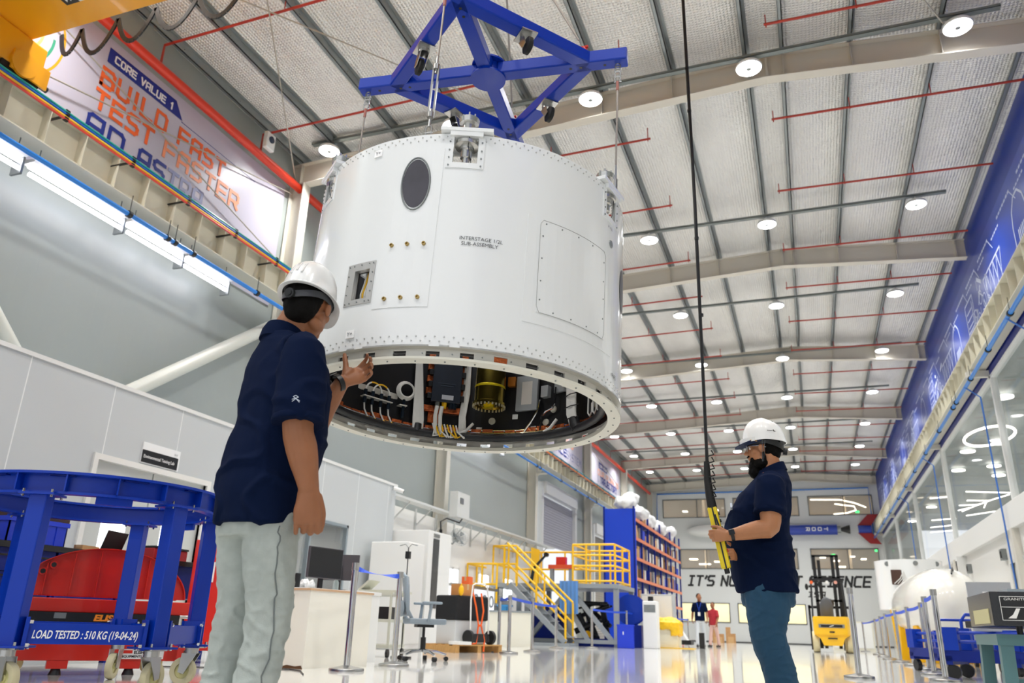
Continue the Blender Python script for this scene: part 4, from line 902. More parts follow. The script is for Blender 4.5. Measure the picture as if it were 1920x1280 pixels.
# ============================================================= PEOPLE
from mathutils.bvhtree import BVHTree
def chain(mb, pts, rad, side=None, n=16, cap0=True, cap1=True, sub=3):
    """closed tapered limb through points; rad = r or (r_side, r_other); Catmull-Rom smoothed"""
    P = [V(p) for p in pts]; R_ = [(r, r) if not isinstance(r, tuple) else r for r in rad]; N = len(P); pp = []; rr = []
    for i in range(N-1):
        p0, p1, p2, p3 = P[max(i-1, 0)], P[i], P[i+1], P[min(i+2, N-1)]; m = sub if i < N-2 else sub+1
        for k in range(m):
            t = k/sub; a = .5*(2*p1+(p2-p0)*t+(2*p0-5*p1+4*p2-p3)*t*t+(3*p1-p0-3*p2+p3)*t**3)
            s_ = t*t*(3-2*t); pp.append(a); rr.append(tuple(R_[i][q]*(1-s_)+R_[i+1][q]*s_ for q in (0, 1)))
    T = [(pp[min(i+1, len(pp)-1)]-pp[max(i-1, 0)]).normalized() for i in range(len(pp))]
    side = V(side) if side is not None else (V((1, 0, 0)) if abs(T[0].x) < .8 else V((0, 1, 0)))
    rings = []
    def ring(c, t, ra, rb):
        x = (side-t*side.dot(t)).normalized(); y = t.cross(x); return [c+x*ra*math.cos(2*PI*k/n)+y*rb*math.sin(2*PI*k/n) for k in range(n)]
    if cap0:
        for q in (.15, .6): 
            f = math.sqrt(max(0, 1-(1-q)**2)); rings.append(ring(pp[0]-T[0]*min(rr[0])*(1-q)*.9, T[0], rr[0][0]*f, rr[0][1]*f))
    for c, t, r in zip(pp, T, rr): rings.append(ring(c, t, *r))
    if cap1:
        for q in (.6, .15):
            f = math.sqrt(max(0, 1-(1-q)**2)); rings.append(ring(pp[-1]+T[-1]*min(rr[-1])*(1-q)*.9, T[-1], rr[-1][0]*f, rr[-1][1]*f))
    mb.loft(rings)
def fuse(mb, name, m, parent, M=None, voxel=.006, smooth=3, disp=None, label=None):
    """union of closed shapes as one continuous skin"""
    me = bpy.data.meshes.new(name); me.from_pydata([tuple((M @ p) if M is not None else p) for p in mb.v], [], mb.f); me.update()
    bm = bmesh.new(); bm.from_mesh(me); bmesh.ops.remove_doubles(bm, verts=bm.verts, dist=1e-6); bmesh.ops.recalc_face_normals(bm, faces=bm.faces); bm.to_mesh(me); bm.free()
    o = bpy.data.objects.new(name, me); COL.objects.link(o)
    r = o.modifiers.new('r', 'REMESH'); r.mode = 'VOXEL'; r.voxel_size = voxel; r.use_smooth_shade = True
    s_ = o.modifiers.new('s', 'SMOOTH'); s_.factor = .5; s_.iterations = smooth
    bpy.context.view_layer.update(); me2 = bpy.data.meshes.new_from_object(o.evaluated_get(bpy.context.evaluated_depsgraph_get()))
    bpy.data.objects.remove(o); o = bpy.data.objects.new(name, me2); COL.objects.link(o)
    if disp:
        ns = [v.normal.copy() for v in me2.vertices]
        for v, nn in zip(me2.vertices, ns): v.co += nn*disp(v.co)
        me2.update()
    inv = PM.get(parent.name, Matrix()).inverted()
    for v in me2.vertices: v.co = inv @ v.co
    for p in me2.polygons: p.use_smooth = True
    me2.materials.clear(); me2.materials.append(m); o.parent = parent
    if label: o['label'] = label
    return o
def limbchain(mb, a, b, c, ra, rb, rc, **k): chain(mb, [a, V(a).lerp(V(b), .5), b, V(b).lerp(V(c), .4), c], [ra, (ra+rb)/2 if not isinstance(ra, tuple) else ra, rb, rb*1.02 if not isinstance(rb, tuple) else rb, rc], **k)
def hand(mb, W, D, Nn, T_, curls, s=1., spread=.0, thumb=None, thick=1.):
    """W wrist, D towards the fingers, Nn palm normal (the way the palm faces), T_ towards the thumb side.
    curls: four lists of joint bends in degrees, index to little"""
    D = V(D).normalized(); Nn = V(Nn); Nn = (Nn-D*Nn.dot(D)).normalized(); T_ = V(T_); T_ = (T_-D*T_.dot(D)-Nn*T_.dot(Nn)).normalized(); W = V(W)
    chain(mb, [W-D*.02*s, W+D*.025*s, W+D*.06*s, W+D*.088*s], [(.027*s, .021*s), (.034*s, .019*s*thick), (.041*s, .017*s*thick), (.04*s, .013*s)], side=T_, n=18)
    chain(mb, [W+D*.015*s+T_*.018*s+Nn*.008*s, W+D*.05*s+T_*.03*s+Nn*.012*s], [(.016*s, .014*s), (.014*s, .012*s)], side=T_)   # thumb pad
    L = ((.045, .027, .021), (.049, .031, .022), (.046, .029, .022), (.036, .022, .019)); r0 = (.0086, .009, .0086, .0076)
    for i in range(4):
        p = W+D*(.088-(.0, -.003, .001, .008)[i])*s+T_*(.031-.0205*i)*s; ang = 0; pts = [p-D*.02*s, p]; rad = [r0[i]*s*1.05, r0[i]*s*1.08]
        sp = spread*(1.5-i)
        d0 = (D+T_*sp).normalized()
        for k in range(3):
            ang += math.radians(curls[i][k]); d = d0*math.cos(ang)+Nn*math.sin(ang); p = p+d*L[i][k]*s; pts.append(p); rad.append(r0[i]*s*(.98, .92, .74)[k])
        chain(mb, pts, rad, side=T_, n=12, sub=3)
    tb = thumb or ((.55, .75, .35), (.8, .55, .25), (.9, .4, .2))
    p = W+D*.02*s+T_*.026*s+Nn*.004*s; pts = [p]; rad = [.0145*s]
    for k, (a, b_, c_) in enumerate(tb):
        d = (D*a+T_*b_+Nn*c_).normalized(); p = p+d*(.042, .032, .026)[k]*s; pts.append(p); rad.append((.0125, .0112, .009)[k]*s)
    chain(mb, pts, rad, side=Nn, n=12)
def head(mb, H_, s=1., nose=1.):
    T0 = H_ @ Matrix.Scale(s, 4); old = mb.T; mb.T = T0
    mb.ell((0, -.012, .032), (.077, .097, .098)); mb.ell((0, .03, -.028), (.063, .066, .092)); mb.ell((0, .06, -.09), (.034, .03, .025))
    for q in (-1, 1):
        mb.ell((q*.038, .02, -.068), (.026, .046, .032)); mb.ell((q*.045, .058, -.018), (.021, .024, .022)); mb.ell((q*.028, .084, .026), (.026, .012, .008))
        mb.ell((q*.083, .004, -.004), (.011, .02, .032), M=Matrix.Rotation(.18*q, 4, 'Z')); mb.ell((q*.0115, .101, -.03), (.009, .011, .008))
        mb.ell((q*.031, .079, .008), (.016, .012, .009))
    chain(mb, [(0, .086, .02), (0, .102, -.005), (0, .114*nose, -.026)], [(.008, .009), (.009, .011), (.012, .012)], side=(1, 0, 0), n=12)
    mb.ell((0, .096, -.055), (.023, .0085, .0055)); mb.ell((0, .094, -.066), (.02, .009, .006)); mb.ell((0, .087, -.045), (.02, .01, .014))
    mb.T = old
def wav(amp, sc, seed=0., zfun=None):
    def f(co):
        n1 = noise.noise(V((co.x*sc+seed, co.y*sc, co.z*sc*.55+seed))); n2 = noise.noise(V((co.x*sc*2.3, co.y*sc*2.3+seed, co.z*sc*1.6)))
        r = 1-2*abs(noise.noise(V((co.x*sc*.8+co.z*sc*.9+seed, co.y*sc*.8, co.z*sc*1.1-co.x*sc*.5))))
        w_ = zfun(co) if zfun else 1.
        return amp*w_*(n1*.8+n2*.35+max(0, r-.55)*1.6)
    return f
def torso_loft(mb, rings, n=28, p=2.35, M=None):
    """rings: (cx, cy, z, rx, ry) superellipse sections; closed"""
    out = []
    for cx, cy, z, rx, ry in rings:
        rg = []
        for k in range(n):
            t = 2*PI*k/n; c, s_ = math.cos(t), math.sin(t); f = (abs(c)**p+abs(s_)**p)**(-1/p); rg.append(V((cx+rx*c*f, cy+ry*s_*f, z)))
        out.append(rg)
    mb.loft(out, M=M)
M_skinA = mat('brown_skin', '#9c6543', .5, var=.1, varscale=14, bump=(120, .1, .001)); M_skinB = mat('tan_skin', '#b67c55', .5, var=.1, varscale=14, bump=(120, .1, .001))
for m in (M_skinA, M_skinB): m.node_tree.nodes['Principled BSDF'].inputs['Subsurface Weight'].default_value = .08; m.node_tree.nodes['Principled BSDF'].inputs['Subsurface Radius'].default_value = (.02, .008, .004)
M_hair = mat('black_hair', '#080605', .75, bump=(180, .5, .003), stretch=(1, 1, .2), spec=.15)
M_polo = mat('navy_polo_cloth', '#071532', .95, spec=.12, bump=(350, .35, .0015))
M_helmet = mat('white_helmet_plastic', '#ebeceb', .25, coat=.5)
M_strap = mat('grey_strap', '#5f666b', .5)

# ---------------- man on the left, seen from behind, reaching up to the ring
th = math.radians(20)
f_ = V((math.sin(th), math.cos(th), 0)); r_ = V((f_.y, -f_.x, 0))
ML = Matrix((r_, f_, V((0, 0, 1)))).transposed().to_4x4(); ML.translation = (-1.87, 2.44, 0)
manL = thing('person', 'person from behind in navy polo and pale jeans, reaching up to the cylinder rim', 'person', M=ML)
b = MB()
HL = Matrix.Translation((.06, .05, 1.605)) @ Matrix.Rotation(math.radians(23), 4, 'Z') @ Matrix.Rotation(math.radians(-8), 4, 'X')
head(b, HL, 1.0)
chain(b, [(.0, -.03, 1.38), (.01, -.015, 1.46), (.035, .01, 1.54), (.045, .03, 1.6)], [(.085, .07), (.062, .062), (.058, .062), (.055, .06)], side=(1, 0, 0))
torso_loft(b, [(0, 0, .82, .14, .11), (0, 0, .95, .155, .12), (0, .01, 1.1, .15, .12), (0.01, 0, 1.25, .165, .115), (.02, .0, 1.38, .165, .09), (.02, -.01, 1.44, .10, .07)])
shR, elR, wrR = V((.185, -.03, 1.375)), V((.225, -.04, 1.07)), V((.262, .01, .86))
chain(b, [shR, shR.lerp(elR, .5), elR, elR.lerp(wrR, .35), wrR], [.065, .066, .055, .056, (.032, .038)], side=(1, 0, 0))
hd = wrR-elR
hand(b, wrR+V((0, .0, -.005)), (.0, .08, -1), (-.75, .55, 0), (.55, .8, 0), [(48, 70, 45), (52, 74, 45), (50, 72, 42), (26, 45, 30)], s=1.2, thumb=((.9, .3, .2), (.95, .05, .3), (.9, -.1, .4)), thick=1.25)
iML = ML.inverted()
shL = V((-.145, .04, 1.365)); elL = V((.0, .19, 1.16)); wrL = iML @ V((-1.70, 2.62, 1.335))
chain(b, [shL, shL.lerp(elL, .5), elL, elL.lerp(wrL, .35), wrL], [.056, .05, .044, .043, (.027, .031)], side=(1, 0, 0))
# left hand under the ring, thumb on the outside
Wd = (iML.to_3x3() @ (V((-1.645, 2.70, 1.395))-V((-1.70, 2.62, 1.335)))).normalized()
tow_cam = iML.to_3x3() @ V((.30, -.62, .1)); upL = iML.to_3x3() @ V((-.45, .05, .9))
hand(b, wrL+Wd*.01, Wd, tow_cam, upL, [(46, 40, 22), (50, 44, 24), (52, 46, 26), (52, 46, 28)], s=.98, spread=.10, thumb=((.55, .8, .1), (.45, .9, .0), (.5, .85, -.1)))
for q in (-1, 1):
    hp, kn, an = V((q*.09, 0, .86)), V((q*.095, .02, .48)), V((q*.1, -.02, .09)); chain(b, [hp, hp.lerp(kn, .5), kn, kn.lerp(an, .35), an], [.085, .075, .055, .055, .038], side=(1, 0, 0))
bodyL = fuse(b, 'body', M_skinA, manL, ML, voxel=.0038, smooth=3)
# eyes
for q in (-1, 1):
    e = MB(); e.ell((q*.031, .0835, .009), .0115); eo = e.build('eye', mat('eye_white', '#e8e4de', .3) if not bpy.data.materials.get('eye_white') else bpy.data.materials['eye_white'], manL)
    for v in eo.data.vertices: v.co = HL @ v.co
# hair below the helmet
h = MB(); h.T = HL; h.ell((0, -.02, .03), (.083, .1, .1)); h.ell((0, -.048, -.02), (.07, .068, .07)); h.ell((0, -.06, -.055), (.055, .045, .04)); h.T = None
hairL = fuse(h, 'hair', M_hair, manL, ML, voxel=.006, smooth=3, disp=wav(.002, 60))
# carve the face side: shift hair back so the face stays free
inv = HL.inverted()
for v in hairL.data.vertices:
    c = inv @ v.co
    if c.y > -.02 and c.z < .06: c.y = -.02+(c.y+.02)*.05; c.x *= .86; v.co = HL @ c
# polo shirt
s_ = MB()
torso_loft(s_, [(0, -.01, .742, .172, .145), (0, -.005, .85, .18, .152), (.005, .01, .97, .18, .158), (.022, .028, 1.1, .178, .158), (.035, .02, 1.22, .182, .15), (.035, .01, 1.33, .184, .13), (.028, -.0, 1.40, .155, .104), (.022, -.005, 1.45, .095, .085), (0.02, -.008, 1.475, .078, .078)])
chain(s_, [shR+V((-.05, 0, .0)), shR+V((.0, 0, -.01)), shR.lerp(elR, .45), shR.lerp(elR, .94)], [.074, .08, (.083, .088), (.088, .096)], side=(1, 0, 0), n=22, cap1=False)
chain(s_, [shL+V((.05, 0, .0)), shL+V((.0, .01, -.01)), shL.lerp(elL, .45), shL.lerp(elL, .84)], [.066, .068, .069, (.074, .074)], side=(1, 0, 0), n=22, cap1=False)
fz = lambda co: .45+1.0*max(0, min(1, (1.36-co.z)/.25))
shirtL = fuse(s_, 'polo_shirt', M_polo, manL, ML, voxel=.007, smooth=5, disp=wav(.011, 6., 3.1, fz))
c = MB(); c.T = None
for k, (rr_, z) in enumerate(((.078, 1.462), (.073, 1.495))): pass
cl = []
for (cx, cy, z, rx, ry) in ((.003, -.016, 1.45, .086, .084), (.006, -.014, 1.475, .081, .08), (.012, -.008, 1.5, .0755, .0745), (.014, -.006, 1.503, .07, .069), (.008, -.012, 1.47, .07, .07), (.005, -.015, 1.45, .074, .074)):
    cl.append([V((cx+rx*math.cos(2*PI*k/32), cy+ry*math.sin(2*PI*k/32), z-.022*math.sin(2*PI*k/32)*(1 if z > 1.46 else .5))) for k in range(32)])
c.loft(cl, caps=False); c.add([p for r in (cl[-1], cl[0]) for p in r], [(k, (k+1) % 32, 32+(k+1) % 32, 32+k) for k in range(32)], True); c.build('shirt_collar', M_polo, manL)
# sleeve hem ribs and logo
hm = MB(); ax = (elR-shR).normalized(); p0 = shR.lerp(elR, .87); chain(hm, [p0, shR.lerp(elR, .91), shR.lerp(elR, .95)], [(.0895, .0965), (.0905, .0985), (.0895, .0975)], side=(1, 0, 0), n=28, cap0=False, cap1=False); fuse(hm, 'sleeve_hem', M_polo, manL, ML, voxel=.005, smooth=2)
lg = MB(); P = ML @ (shR.lerp(elR, .66)+V((.084, .0, 0))); wd = V((.80, .60, 0))
q0 = ML @ (shR.lerp(elR, .72)+V((.06, -.072, 0))); nn = V((.45, -.88, 0)).normalized(); xx = V((.88, .45, 0)).normalized(); Lm = Matrix((xx, V((0, 0, 1)), nn)).transposed().to_4x4(); Lm.translation = q0+nn*.006+xx*.012
for a, b_ in (((-.012, -.012), (.0, .0)), ((.0, .0), (.013, -.013)), ((-.01, .006), (-.002, .012)), ((-.002, .012), (.008, .006)), ((.008, .006), (-.013, -.004)), ((-.01, .006), (.014, -.008))):
    lg.bar(Lm @ V((*a, 0)), Lm @ V((*b_, 0)), .0022, .0015, up=nn)
lo_ = lg.build('sleeve_logo', mat('white_thread', '#c9d2e0', .6), manL, 'small white line logo', world=True)
t_ = BVHTree.FromPolygons([v.co for v in shirtL.data.vertices], [list(p.vertices) for p in shirtL.data.polygons]); out_ = (iML.to_3x3() @ nn)
for v in lo_.data.vertices:
    h_ = t_.ray_cast(v.co+out_*.15, -out_)
    if h_[0] is not None: v.co = h_[0]+out_*(.0025 if (v.co-h_[0]).dot(out_) > -.5 else 0)
# jeans
j = MB(); torso_loft(j, [(0, -.005, .70, .15, .125), (0, -.005, .78, .16, .13), (0, 0, .86, .158, .128), (0, 0, .9, .15, .12)])
for q in (-1, 1): chain(j, [(q*.078, 0, .84), (q*.083, .005, .65), (q*.092, .025, .46), (q*.098, .01, .28), (q*.1, -.015, .09)], [(.092, .118), (.088, .098), (.075, .08), (.07, .072), (.066, .07)], side=(1, 0, 0), n=22)
fj = lambda co: .5+.9*max(0, min(1, (.62-co.z)/.2))+(.5 if co.z > .68 else 0)
jm = mat('pale_grey_denim', '#b3bbb6', .9, var=.1, varscale=25, bump=(260, .5, .002))
jo = fuse(j, 'jeans', jm, manL, ML, voxel=.007, smooth=4, disp=wav(.006, 15., 1.7, fj))
def on_skin(o, pts, lift=.001):
    t_ = BVHTree.FromPolygons([v.co for v in o.data.vertices], [list(p.vertices) for p in o.data.polygons]); out = []
    for i in range(len(pts)-1):
        for k in range(5):
            p = V(pts[i]).lerp(V(pts[i+1]), k/5); a, nn, _, _ = t_.find_nearest(p); out.append(a+nn*lift)
    return out
sm_ = MB(); sm_.tube(on_skin(jo, [(.23, -.05, .74), (.24, -.05, .66), (.24, -.04, .56), (.23, -.03, .46), (.23, -.03, .3), (.23, -.03, .12)]), .0024, 6); sm_.build('jeans_seam', mat('dark_seam_thread', '#6d7474', .8), manL)  # side seam as a thin darker thread
for q in (-1, 1):
    k = MB(); k.T = None; chain(k, [(q*.1, -.08, .045), (q*.1, -.02, .05), (q*.102, .08, .045), (q*.105, .16, .03)], [(.04, .045), (.045, .05), (.048, .042), (.04, .028)], side=(1, 0, 0)); fuse(k, 'shoe', M_black, manL, ML, voxel=.007, smooth=2)
# watch
def wristband(parent, Mx, W, D, r1, name='watch', lab=None, face=None):
    D = V(D).normalized(); F_ = frame(V(W), D, up=(0, 0, 1)); mb = MB(); mb.lathe([(r1, -.011), (r1+.004, -.01), (r1+.004, .01), (r1, .011)], F_, n=28, close=True)
    o = mb.build(name, M_black, parent, lab)
    if face is not None:
        fc = V(face); fc = (fc-D*fc.dot(D)).normalized(); p = V(W)+fc*(r1+.002); g_ = MB(); g_.bar(p, p+fc*.009, .034, .036, up=D); g_.build('watch_case', M_black, o, bevel=.003); g2 = MB(); g2.bar(p+fc*.009, p+fc*.0098, .028, .03, up=D); g2.build('watch_screen', mat('dark_glass', '#20262c', .08), o)
    return o
wristband(manL, ML, wrL-Wd*.018, Wd, .033, lab='black wrist watch', face=tow_cam*-.2+upL)
# hard hat
def hard_hat(parent, H_, name='hard_hat', fwd_peak=.06, navy=False, logo=False):
    mb = MB(); mb.T = H_; prof = []
    rings = []
    for t, z in ((1.0, .0), (1.0, .012), (.97, .05), (.90, .09), (.76, .125), (.55, .15), (.3, .162), (.02, .166)):
        rings.append([V((.108*t*math.cos(2*PI*k/40), -.012+.131*t*math.sin(2*PI*k/40), .035+z)) for k in range(40)])
    inner = [[V((p.x*.955, (p.y+.012)*.955-.012, .035+(p.z-.035)*.95-.002)) for p in r] for r in rings]
    def brim(sc, dz): 
        out = []
        for k in range(40):
            a = 2*PI*k/40; s_ = math.sin(a); e = (.014+(fwd_peak*max(0, s_)**3)); out.append(V(((.108+min(e, .02))*sc*math.cos(a), -.012+(.131+e)*sc*s_, .031+dz-(.02*max(0, s_)**3)+.004*max(0, -s_))))
        return out
    rings = [inner[-1], inner[-3], inner[-5], inner[2], inner[0], brim(.995, -.004), brim(1., .0)]+rings[1:]
    mb.loft(rings, caps=True)
    for x in (-.024, 0, .024):
        pts = []
        for k in range(13):
            t = -1.0+2.0*k/12; y = -.012+.126*t; zz = .037+.165*math.sqrt(max(0, 1-t*t*.86-(x/.108)**2)); pts.append((x, y, zz))
        mb.tube(pts, [.004]+[.0075]*11+[.004], 8)
    o = mb.build(name, M_helmet, parent)
    # dark suspension band and rear wheel
    bd = MB(); bd.T = H_
    rr = []
    for (sc, z) in ((.93, .0), (.935, .03), (.91, .03), (.905, .0)): rr.append([V((.096*sc/.93*math.cos(2*PI*k/40), -.012+.118*sc/.93*math.sin(2*PI*k/40), .012+z-.03*max(0, -math.sin(2*PI*k/40))**2-.012*max(0, -math.sin(2*PI*k/40)))) for k in range(40)])
    bd.loft(rr+[rr[0]], caps=False); bo = bd.build('suspension_band', mat('suspension_grey', '#3b3d42', .45) if not bpy.data.materials.get('suspension_grey') else bpy.data.materials['suspension_grey'], o)
    kb = MB(); kb.T = H_; kb.cyl((0, -.135, -.018), (0, -.148, -.022), .021, n=24); kb.cyl((0, -.146, -.021), (0, -.152, -.023), .012, n=20); kb.build('adjusting_wheel', M_black, o)
    pad = MB(); pad.T = H_; pad.loft([[V((.1*math.cos(2*PI*k/32), -.012+.122*math.sin(2*PI*k/32), .045)) for k in range(32)], [V((.09*math.cos(2*PI*k/32), -.012+.11*math.sin(2*PI*k/32), .07)) for k in range(32)]]); pad.build('inner_pad', M_black, o)
    return o
hatL = hard_hat(manL, HL @ Matrix.Rotation(math.radians(-4), 4, 'X') @ Matrix.Scale(.96, 4), fwd_peak=.04)

# ---------------- bearded man on the right in profile holding the controller
f2 = V((-.995, -.08, 0)).normalized(); r2 = V((f2.y, -f2.x, 0))
MR = Matrix((r2, f2, V((0, 0, 1)))).transposed().to_4x4(); MR.translation = (-.265, 5.5, 0)
iMR = MR.inverted()
manR = thing('person', 'bearded person in profile with glasses and white hard hat, holding the yellow crane controller', 'person', M=MR)
wl = lambda *p: iMR @ V(p)
b = MB()
HR = Matrix.Translation((0, -.05, 1.60)) @ Matrix.Rotation(math.radians(-2), 4, 'X') @ Matrix.Rotation(math.radians(4), 4, 'Z')
head(b, HR, 1.0, 1.02)
chain(b, [(0, -.10, 1.36), (0, -.10, 1.44), (0, -.085, 1.52), (0, -.07, 1.58)], [(.09, .075), (.068, .066), (.062, .066), (.06, .065)], side=(1, 0, 0))
torso_loft(b, [(0, .0, .78, .15, .14), (0, .02, .95, .16, .15), (0, .02, 1.08, .16, .15), (0, -.02, 1.22, .16, .13), (0, -.07, 1.36, .17, .09), (0, -.09, 1.43, .12, .08)])
sL, eL, wL = V((-.2, -.07, 1.33)), wl(-.2, 5.22, 1.055), wl(-.447, 5.185, 1.0)
chain(b, [sL, sL.lerp(eL, .5), eL, eL.lerp(wL, .3), wL], [.07, .07, .06, .056, (.03, .034)], side=(1, 0, 0))
dL = (wl(-.53, 5.165, 1.0)-wL).normalized(); nL = iMR.to_3x3() @ V((.1, 1, 0)); tL = iMR.to_3x3() @ V((-.1, 0, 1))
hand(b, wL, dL, nL, tL, [(55, 75, 45), (58, 76, 45), (60, 76, 45), (62, 76, 42)], s=.98, thumb=((.8, .55, .1), (.9, .3, .45), (.6, .1, .8)))
sR, eR, wR = V((.2, -.07, 1.33)), wl(-.2, 5.75, 1.03), wl(-.40, 5.40, .90)
chain(b, [sR, sR.lerp(eR, .5), eR, eR.lerp(wR, .3), wR], [.066, .062, .052, .05, (.028, .031)], side=(1, 0, 0))
dR = (wl(-.47, 5.275, .90)-wR).normalized(); nR = iMR.to_3x3() @ V((-.35, -1, 0)); hand(b, wR, dR, iMR.to_3x3() @ V((-.8, .3, -.1)), iMR.to_3x3() @ V((0, 0, 1)), [(40, 60, 35), (44, 62, 36), (46, 62, 36), (48, 60, 36)], s=.95)
for q in (-1, 1):
    hp, kn, an = V((q*.1, .01, .84)), V((q*.11, .03, .47)), V((q*.12, -.06, .09)); chain(b, [hp, hp.lerp(kn, .5), kn, kn.lerp(an, .35), an], [.1, .09, .065, .06, .04], side=(1, 0, 0))
fuse(b, 'body', M_skinB, manR, MR, voxel=.005, smooth=3)
h = MB(); h.T = HR; h.ell((0, -.025, .025), (.083, .098, .1)); h.ell((0, -.06, -.02), (.068, .055, .06)); h.T = None
ho = fuse(h, 'hair', M_hair, manR, MR, voxel=.006, smooth=3, disp=wav(.002, 60)); inv = HR.inverted()
for v in ho.data.vertices:
    c = inv @ v.co
    if c.y > -.005 and c.z < .06: c.y = -.005; c.x *= .86; v.co = HR @ c
# beard and moustache
bd = MB(); bd.T = HR
bd.ell((0, .056, -.112), (.046, .048, .042)); bd.ell((0, .066, -.15), (.042, .042, .045))
for q in (-1, 1):
    bd.ell((q*.042, .025, -.098), (.03, .05, .034)); bd.ell((q*.065, .004, -.06), (.009, .012, .04)); bd.ell((q*.014, .101, -.0455), (.016, .006, .0055)); bd.ell((q*.036, .08, -.078), (.01, .014, .02))
bd.T = None
fuse(bd, 'beard', M_hair, manR, MR, voxel=.0045, smooth=2, disp=wav(.004, 45))
for q in (-1, 1):
    e = MB(); e.ell((q*.031, .0845, .009), .0115); eo = e.build('eye', bpy.data.materials['eye_white'], manR)
    e2 = MB(); e2.ell((q*.031, .0935, .007), (.006, .004, .006)); ir = e2.build('iris', mat('dark_iris', '#2a1a12', .2) if not bpy.data.materials.get('dark_iris') else bpy.data.materials['dark_iris'], eo)
    eb = MB(); eb.tube([(q*.015, .098, .03), (q*.032, .098, .036), (q*.05, .088, .03)], [.003, .0045, .0025], 6); ebo = eb.build('eyebrow', M_hair, manR)
    for oo in (eo, ir, ebo):
        for v in oo.data.vertices: v.co = HR @ v.co
g = MB(); g.T = HR; gl = MB(); gl.T = HR
for q in (-1, 1):
    rim = [(q*.032+.023*math.cos(2*PI*k/24), .108-.004*abs(math.cos(2*PI*k/24)), .004+.019*math.sin(2*PI*k/24)) for k in range(24)]; g.tube(rim, .0014, 6, closed=True); gl.add([(q*.032, .108, .004)]+rim, [(0, k+1, (k+1) % 24+1) for k in range(24)])
    g.tube([(q*.055, .104, .01), (q*.076, .07, .014), (q*.083, .01, .012), (q*.082, -.012, .0)], .0016, 6)
g.tube([(-.01, .108, .008), (0, .112, .011), (.01, .108, .008)], .0014, 6)
go = g.build('glasses', M_chrome, manR, 'thin round metal glasses'); gl.build('lenses', mat('lens_glass', '#e9eef4', .02, alpha=.25, spec=1.), go)
# shirt
s_ = MB()
torso_loft(s_, [(0, -.01, .675, .205, .192), (0, .0, .8, .205, .198), (0, .02, .93, .205, .206), (0, .035, 1.05, .205, .204), (0, .01, 1.17, .208, .196), (0, -.035, 1.28, .21, .172), (0, -.08, 1.37, .19, .13), (0, -.10, 1.425, .12, .098), (0, -.10, 1.455, .085, .084)])
chain(s_, [sL+V((.05, -.01, .0)), sL+V((-.005, 0, 0)), sL.lerp(eL, .42), sL.lerp(eL, .72)], [.085, .09, (.09, .095), (.09, .098)], side=(1, 0, 0), n=22, cap1=False)
chain(s_, [sR+V((-.05, -.01, .0)), sR+V((.005, 0, 0)), sR.lerp(eR, .42), sR.lerp(eR, .72)], [.085, .088, .09, .09], side=(1, 0, 0), n=22, cap1=False)
fuse(s_, 'polo_shirt', M_polo, manR, MR, voxel=.008, smooth=5, disp=wav(.012, 5.5, 8.3, lambda co: .5+.8*max(0, min(1, (1.3-co.z)/.25))))
hm = MB(); chain(hm, [sL.lerp(eL, .63), sL.lerp(eL, .72)], [(.094, .1), (.094, .101)], side=(1, 0, 0), n=28, cap0=False, cap1=False); fuse(hm, 'sleeve_hem', M_polo, manR, MR, voxel=.006, smooth=2)
c = MB(); cl = []
for (z, rx, ry) in ((1.43, .1, .098), (1.46, .09, .088), (1.485, .081, .08), (1.487, .075, .074), (1.455, .076, .075), (1.43, .085, .084)):
    cl.append([V((rx*math.cos(2*PI*k/32), -.098+ry*math.sin(2*PI*k/32), z-.03*math.sin(2*PI*k/32))) for k in range(32)])
c.loft(cl, caps=False); c.build('shirt_collar', M_polo, manR)
lg = MB(); q0 = V((-.12, .18, 1.2)); 
for a, b_ in (((0, 0), (.02, .03)), ((.02, .03), (.04, 0)), ((.005, .006), (.04, -.012)), ((-.01, -.012), (.05, -.012))): lg.bar(q0+V((a[0], 0, a[1])), q0+V((b_[0], 0, b_[1])), .003, .012, up=(0, 1, 0))
lg.build('chest_logo', bpy.data.materials['white_thread'], manR, 'small white chest logo')
j = MB(); torso_loft(j, [(0, -.01, .6, .165, .16), (0, -.01, .72, .18, .175), (0, 0, .86, .18, .175)])
for q in (-1, 1): chain(j, [(q*.09, -.01, .80), (q*.1, .0, .6), (q*.11, .01, .43), (q*.115, -.03, .26), (q*.12, -.06, .08)], [(.105, .15), (.1, .135), (.09, .105), (.082, .095), (.08, .09)], side=(1, 0, 0), n=22)
fuse(j, 'trousers', mat('teal_blue_denim', '#1d4763', .85, var=.08, varscale=20, bump=(260, .4, .002)), manR, MR, voxel=.008, smooth=4, disp=wav(.007, 12., 5.2))
for q in (-1, 1):
    k = MB(); chain(k, [(q*.12, -.12, .045), (q*.12, -.06, .05), (q*.12, .04, .045), (q*.12, .12, .03)], [(.04, .045), (.046, .05), (.05, .042), (.04, .028)], side=(1, 0, 0)); fuse(k, 'shoe', M_black, manR, MR, voxel=.008, smooth=2)
wristband(manR, MR, wL-(wL-eL).normalized()*.02, wL-eL, .034, lab='black square wrist watch', face=iMR.to_3x3() @ V((0, -1, .35)))
